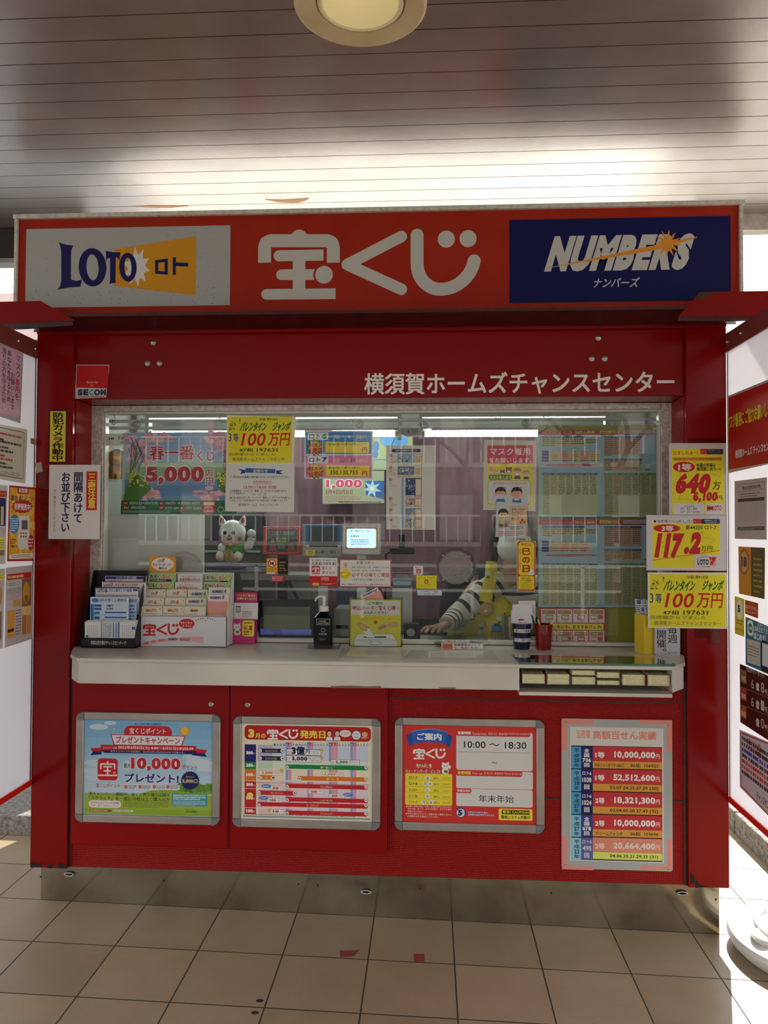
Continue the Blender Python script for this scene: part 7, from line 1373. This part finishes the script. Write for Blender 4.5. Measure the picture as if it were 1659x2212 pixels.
for u, v in ((1308, 420), (1468, 424)):
    E_('foot', u, v, 38, 46, 44, WC, -.05); E_('paw_pad', u-6, v+26, 16, 18, 8, M('paw_orange', 'cc5a34', .4), -.092)
E_('paw', 1326, 345, 40, 40, 40, WC, -.035)
q = MB().tube([cp(1505, 345), cp(1570, 325, -.01), cp(1588, 260, -.015)], [.024, .02, .017], WC, 14); q.build('raised_arm', t); E_('raised_paw', 1588, 215, 40, 36, 38, WC, -.015)
q = MB().tube([cp(1480, 340), cp(1540, 340, -.006)], [.028, .026], GT, 14).build('sleeve', t)
c = cp(1390, 420, -.062); MB().ell(c, (40*K, 8*K, 58*K), M('coin_gold', 'a8874a', .35, .3), None, 28, 14).build('coin', t)
P = Pr(FR(c.y-8*K-.0004), VR); P.TV('チャンス', 1372, 370, 1410, 470, '2a2014', .02); P.build('coin_lettering', t)

# ------------------------------------------------------------------ the clerk
ysh = .62
def wp(px, py, y): return at(px, py, y)
hd = wp(1112, 1165, .55); ch = wp(1098, 1228, .53); shL = wp(1030, 1262, .6); shR = wp(1180, 1270, .68); chest = wp(1105, 1300, .66); pel = V3((chest.x+.02, .8, 1.0-.16))
elL = wp(985, 1332, .48); wrL = wp(962, 1350, .33); SKIN = noisy('skin', 'b98a6c', 'a87a5e', 30, .5)
me = bpy.data.meshes.new('person_body'); vs = []; es = []; rd = []
def sv(p, r, par=None):
    vs.append(V3(p)); rd.append(r); i = len(vs)-1
    if par is not None: es.append((par, i))
    return i
i0 = sv(pel, (.14, .11)); i1 = sv((pel+chest)/2, (.13, .1), i0); i2 = sv(chest, (.11, .075), i1); nk = V3(((shL.x+shR.x)/2+.02, .61, (shL.z+shR.z)/2+.03)); i3 = sv(nk, (.055, .055), i2)
i4 = sv(nk*.4+ch*.6+V3((0, .03, 0)), (.05, .052), i3); i5 = sv(hd+V3((0, .02, -.02)), (.074, .09), i4); i6 = sv(hd+V3((0, .03, .06)), (.078, .092), i5); i7 = sv(hd+V3((0, .035, .105)), (.05, .06), i6)
j = sv(shL, (.034, .034), i2); j = sv(shL*.5+elL*.5, (.036, .036), j); j = sv(elL, (.033, .033), j); j = sv(elL*.45+wrL*.55, (.027, .027), j); j = sv(wrL, (.023, .019), j); pm = wp(948, 1356, .275); kp = sv(pm, (.032, .014), j)
elR = shR+V3((.06, -.06, -.14)); j = sv(shR, (.034, .034), i2); j = sv(elR, (.033, .033), j); wrR = elR+V3((-.03, -.2, -.01)); j = sv(wrR, (.022, .02), j); kR = sv(wrR+V3((-.01, -.06, 0)), (.032, .014), j)
def fingers(k, base, fw, side, zt):
    s_ = V3((-fw.y, fw.x, 0))*side
    for n, (o, l) in enumerate(((-.028, .062), (-.0095, .07), (.0095, .066), (.027, .052))):
        d = (fw+s_*o*7).normalized(); a = sv(base+s_*o+fw*.03+V3((0, 0, .004)), (.0088, .008), k); b1 = sv(base+s_*o+fw*.03+d*l*.5+V3((0, 0, .004)), (.0082, .0078), a); sv(base+s_*o+fw*.03+d*l+V3((0, 0, -.012)), (.0066, .006), b1)
    a = sv(base-s_*.034-fw*.012, (.0105, .0095), k); b1 = sv(base-s_*.05+fw*.018+V3((0, 0, -.004)), (.0092, .0085), a); sv(base-s_*.05+fw*.045+V3((0, 0, -.01)), (.0075, .007), b1)
fw = V3((pm.x-wrL.x, pm.y-wrL.y, 0)).normalized(); fingers(kp, pm, fw, 1, 0); fingers(kR, wrR+V3((-.01, -.06, 0)), V3((-.15, -1, 0)).normalized(), -1, 0)
org = V3((pel.x, pel.y, pel.z-.14)); me.from_pydata([v-org for v in vs], es, []); me.materials.append(SKIN)
cl = bpy.data.objects.new('person', me); C.objects.link(cl); cl.location = org; ORG['person'] = org
tag(cl, 'person in a striped shirt, yellow apron and white mask, hand on the inner counter', 'person')
md = cl.modifiers.new('skin', 'SKIN'); md.use_smooth_shade = True; sk = me.skin_vertices[0].data
for i, r in enumerate(rd): sk[i].radius = r
sk[0].use_root = True
ss = cl.modifiers.new('sub', 'SUBSURF'); ss.levels = 2; ss.render_levels = 2
SW, SB = M('shirt_white', 'b8b4a8', .8), M('shirt_black', '17171a', .8); MT = [SW, SW, SB]
q = MB(); n = 22; ta = [V3((pel.x, .8, .9)).lerp(chest, k/10) for k in range(11)]; rr_ = [.16+.01*math.sin(k/10*PI) for k in range(11)]
top = V3(((shL.x+shR.x)/2, .63, shL.z+.02)); ta += [chest.lerp(top, k/6) for k in range(1, 7)]; rr_ += [.176, .18, .176, .16, .125, .085]
q.tube(ta, rr_, SW, 28, True, [.72]*len(ta), MT)
for S0, E0, W0 in ((shL, elL, wrL), (shR, elR, wrR)):
    s1 = S0.lerp(nk, .62); arm = [s1.lerp(E0, k/14) for k in range(15)]+[E0.lerp(W0, k/12) for k in range(1, 12)]; q.tube(arm, [.062+.008*math.sin(k/6) if k < 7 else .068-.018*(k-6)/8 for k in range(15)]+[.05-.016*k/12 for k in range(1, 12)], SW, 18, True, None, MT)
q.build('shirt', cl)
AP = M('apron_yellow', 'c8b41c', .7); q = MB(); fr_ = []
def ap(px, py, y): return wp(px, py, y)
g = [[(1075, 1320), (1085, 1322), (1098, 1324)], [(1020, 1318), (1060, 1300), (1120, 1318)], [(985, 1350), (1050, 1345), (1130, 1345)], [(955, 1385), (1040, 1385), (1130, 1385)]]
vsn = []; R_ = []
for r, (pa_, pb_, z_) in enumerate(((1040, 1092, 1290), (1012, 1118, 1312), (988, 1128, 1335), (970, 1135, 1360), (962, 1140, 1385), (962, 1150, 1420))):
    for k in range(9):
        u = k/8; vsn.append(wp(pa_+(pb_-pa_)*u, z_, .535-.03*math.sin(u*PI)-.006*r+.012*math.sin(u*14+r)))
q.add(vsn, [(r*9+k, r*9+k+1, r*9+k+10, r*9+k+9) for r in range(5) for k in range(8)], AP)
q.tube([wp(1062, 1214, .53), wp(1060, 1250, .49), wp(1052, 1280, .475), wp(1048, 1300, .475)], [.026, .027, .028, .03], AP, 12, True, [.3]*4)
o = q.build('apron', cl); sd = o.modifiers.new('solid', 'SOLIDIFY'); sd.thickness = .004
q = MB(); random.seed(9)
for px, py in ((1054, 1240), (1022, 1330), (1000, 1345), (1040, 1350), (1078, 1338), (1075, 1352), (990, 1366), (1035, 1368), (1062, 1362), (1095, 1350)):
    c = wp(px, py, .482 if py > 1300 else .462); q.ell(c, (.013, .003, .012), M('apron_motif', 'c8c6ba', .7), None, 12, 8); q.ell(c+V3((0, -.002, -.014)), (.008, .002, .005), M('motif_green', '3f6a3a', .7), None, 8, 6)
    for s_ in (-1, 1): q.ell(c+V3((s_*.009, 0, .01)), (.004, .002, .005), M('apron_motif', 'c8c6ba', .7), None, 8, 6)
q.build('apron_print', o)
c = wp(1049, 1317, .478); MB().lathe([(.03, 0), (.03, .003), (.026, .006), (.001, .007)], c, M('badge_tan', 'b08a4e', .35), 32, Y=V3((0, 0, 1)), Z=V3((0, -1, 0))).ell(c+V3((0, -.007, -.006)), (.009, .002, .006), ink('d8d0c0'), None, 10, 6).build('badge', cl)
MASK = M('mask_white', 'c8c8c2', .8); HAIR = noisy('hair_dark', '16120f', '241c17', 40, .6)
f0 = hd+V3((0, .02, -.025)); MB().lathe([(.001, .088), (.04, .078), (.07, .045), (.082, .0), (.079, -.035), (.06, -.065), (.03, -.082), (.001, -.086)], f0+V3((0, -.012, -.005)), MASK, 32, X=V3((1, 0, 0)), Y=V3((0, 0, 1)) if False else V3((0, 1.12, 0)), Z=V3((0, -.0, .9))).build('face_mask', cl)
q = MB().ell(hd+V3((.0, .06, .055)), (.094, .088, .1), HAIR, None, 28, 18)
for s_ in (-1, 1): q.ell(hd+V3((s_*.088, .055, -.03)), (.022, .06, .09), HAIR, None, 16, 12)
q.build('hair', cl)
for s_ in (-1, 1): MB().ell(hd+V3((s_*.032, -.076, .052)), (.012, .008, .006), BLACK, None, 12, 8).build('eye', cl)
# chair behind the clerk
a = wp(962, 1365, .95); t = thing('office_chair', 'black office chair behind the clerk', 'chair', (a.x+.18, 1.0, .06)); CHB = M('chair_black', '141416', .7)
MB().ell((a.x+.2, 1.02, 1.08), (.23, .04, .24), CHB, None, 28, 16).build('backrest', t); MB().box(a.x, .72, .52, a.x+.4, 1.02, .6, CHB).build('seat', t, bev=.03); MB().cyl((a.x+.2, .87, .12), (a.x+.2, .87, .52), .03, STEEL).build('column', t)
q = MB()
for k in range(5): q.tube([(a.x+.2, .87, .14), (a.x+.2+.26*math.cos(k*1.2566), .87+.26*math.sin(k*1.2566), .09)], [.025, .018], BLACK, 8)
q.build('base', t)
# ------------------------------------------------------------------ floor details and the white base at the right
BW = M('base_white_plastic', 'd4d2cc', .45); bx_, by_ = 1.57, -.13; zg = fz(1.5)
t = thing('sign_base', 'white plastic water-filled sign base on the sunlit floor at the right edge', 'sign base', (bx_, by_, zg))
MB().lathe([(.2, 0), (.235, .004), (.262, .03), (.272, .055), (.265, .07), (.22, .088), (.15, .095), (.135, .088), (.1, .088), (.09, .1), (.03, .1), (.001, .1)], (bx_, by_, zg), BW, 64).build('base', t)
e = V3((bx_-.17, by_-.06, zg+.086)); MB().lathe([(.052, 0), (.056, .01), (.05, .016), (.04, .012), (.001, .01)], e, BW, 32).build('filler_cap', t); MB().tube([(bx_+.17*math.cos(a), by_+.17*math.sin(a), zg+.096) for a in [2.2+k*.12 for k in range(12)]], .012, BW, 10).build('rib', t)
MB().cyl((bx_, by_, zg+.1), (bx_, by_, zg+.4), .025, BW).build('pole', t)
TP = M('red_floor_tape', '8a4038', .6)
for pts, lab in (([(734, 2054), (776, 2053), (764, 2066), (735, 2068)], 'torn dark red floor mark left of the centre in front of the kiosk'), ([(894, 2061), (917, 2061), (917, 2078), (894, 2078)], 'square dark red floor mark right of the centre in front of the kiosk')):
    tag(MB().prism([(lambda p: V3((p.x, p.y, fz(p.x)+.0004)))(atz(a, b_, fz(at(a, 1900, -.3).x))) for a, b_ in pts], (0, 0, .0006), TP).build('floor_mark'), lab, 'floor mark', 'red tape marks on the floor')
for (px, py, r), lab in (((561, 2166, .012), 'upper one of two dark gum spots on the floor left of centre'), ((551, 2192, .012), 'lower one of two dark gum spots on the floor left of centre'), ((1283, 2206, .009), 'left one of two gum spots at the lower right of the floor'), ((1326, 2208, .009), 'right one of two gum spots at the lower right of the floor')):
    p = atz(px, py, 0); tag(MB().ell((p.x, p.y, fz(p.x)+.0008), (r, r*.7, .0012), M('gum_dark', '2c2620', .6), None, 16, 6).build('gum_spot'), lab, 'gum spot', 'gum spots on the floor')
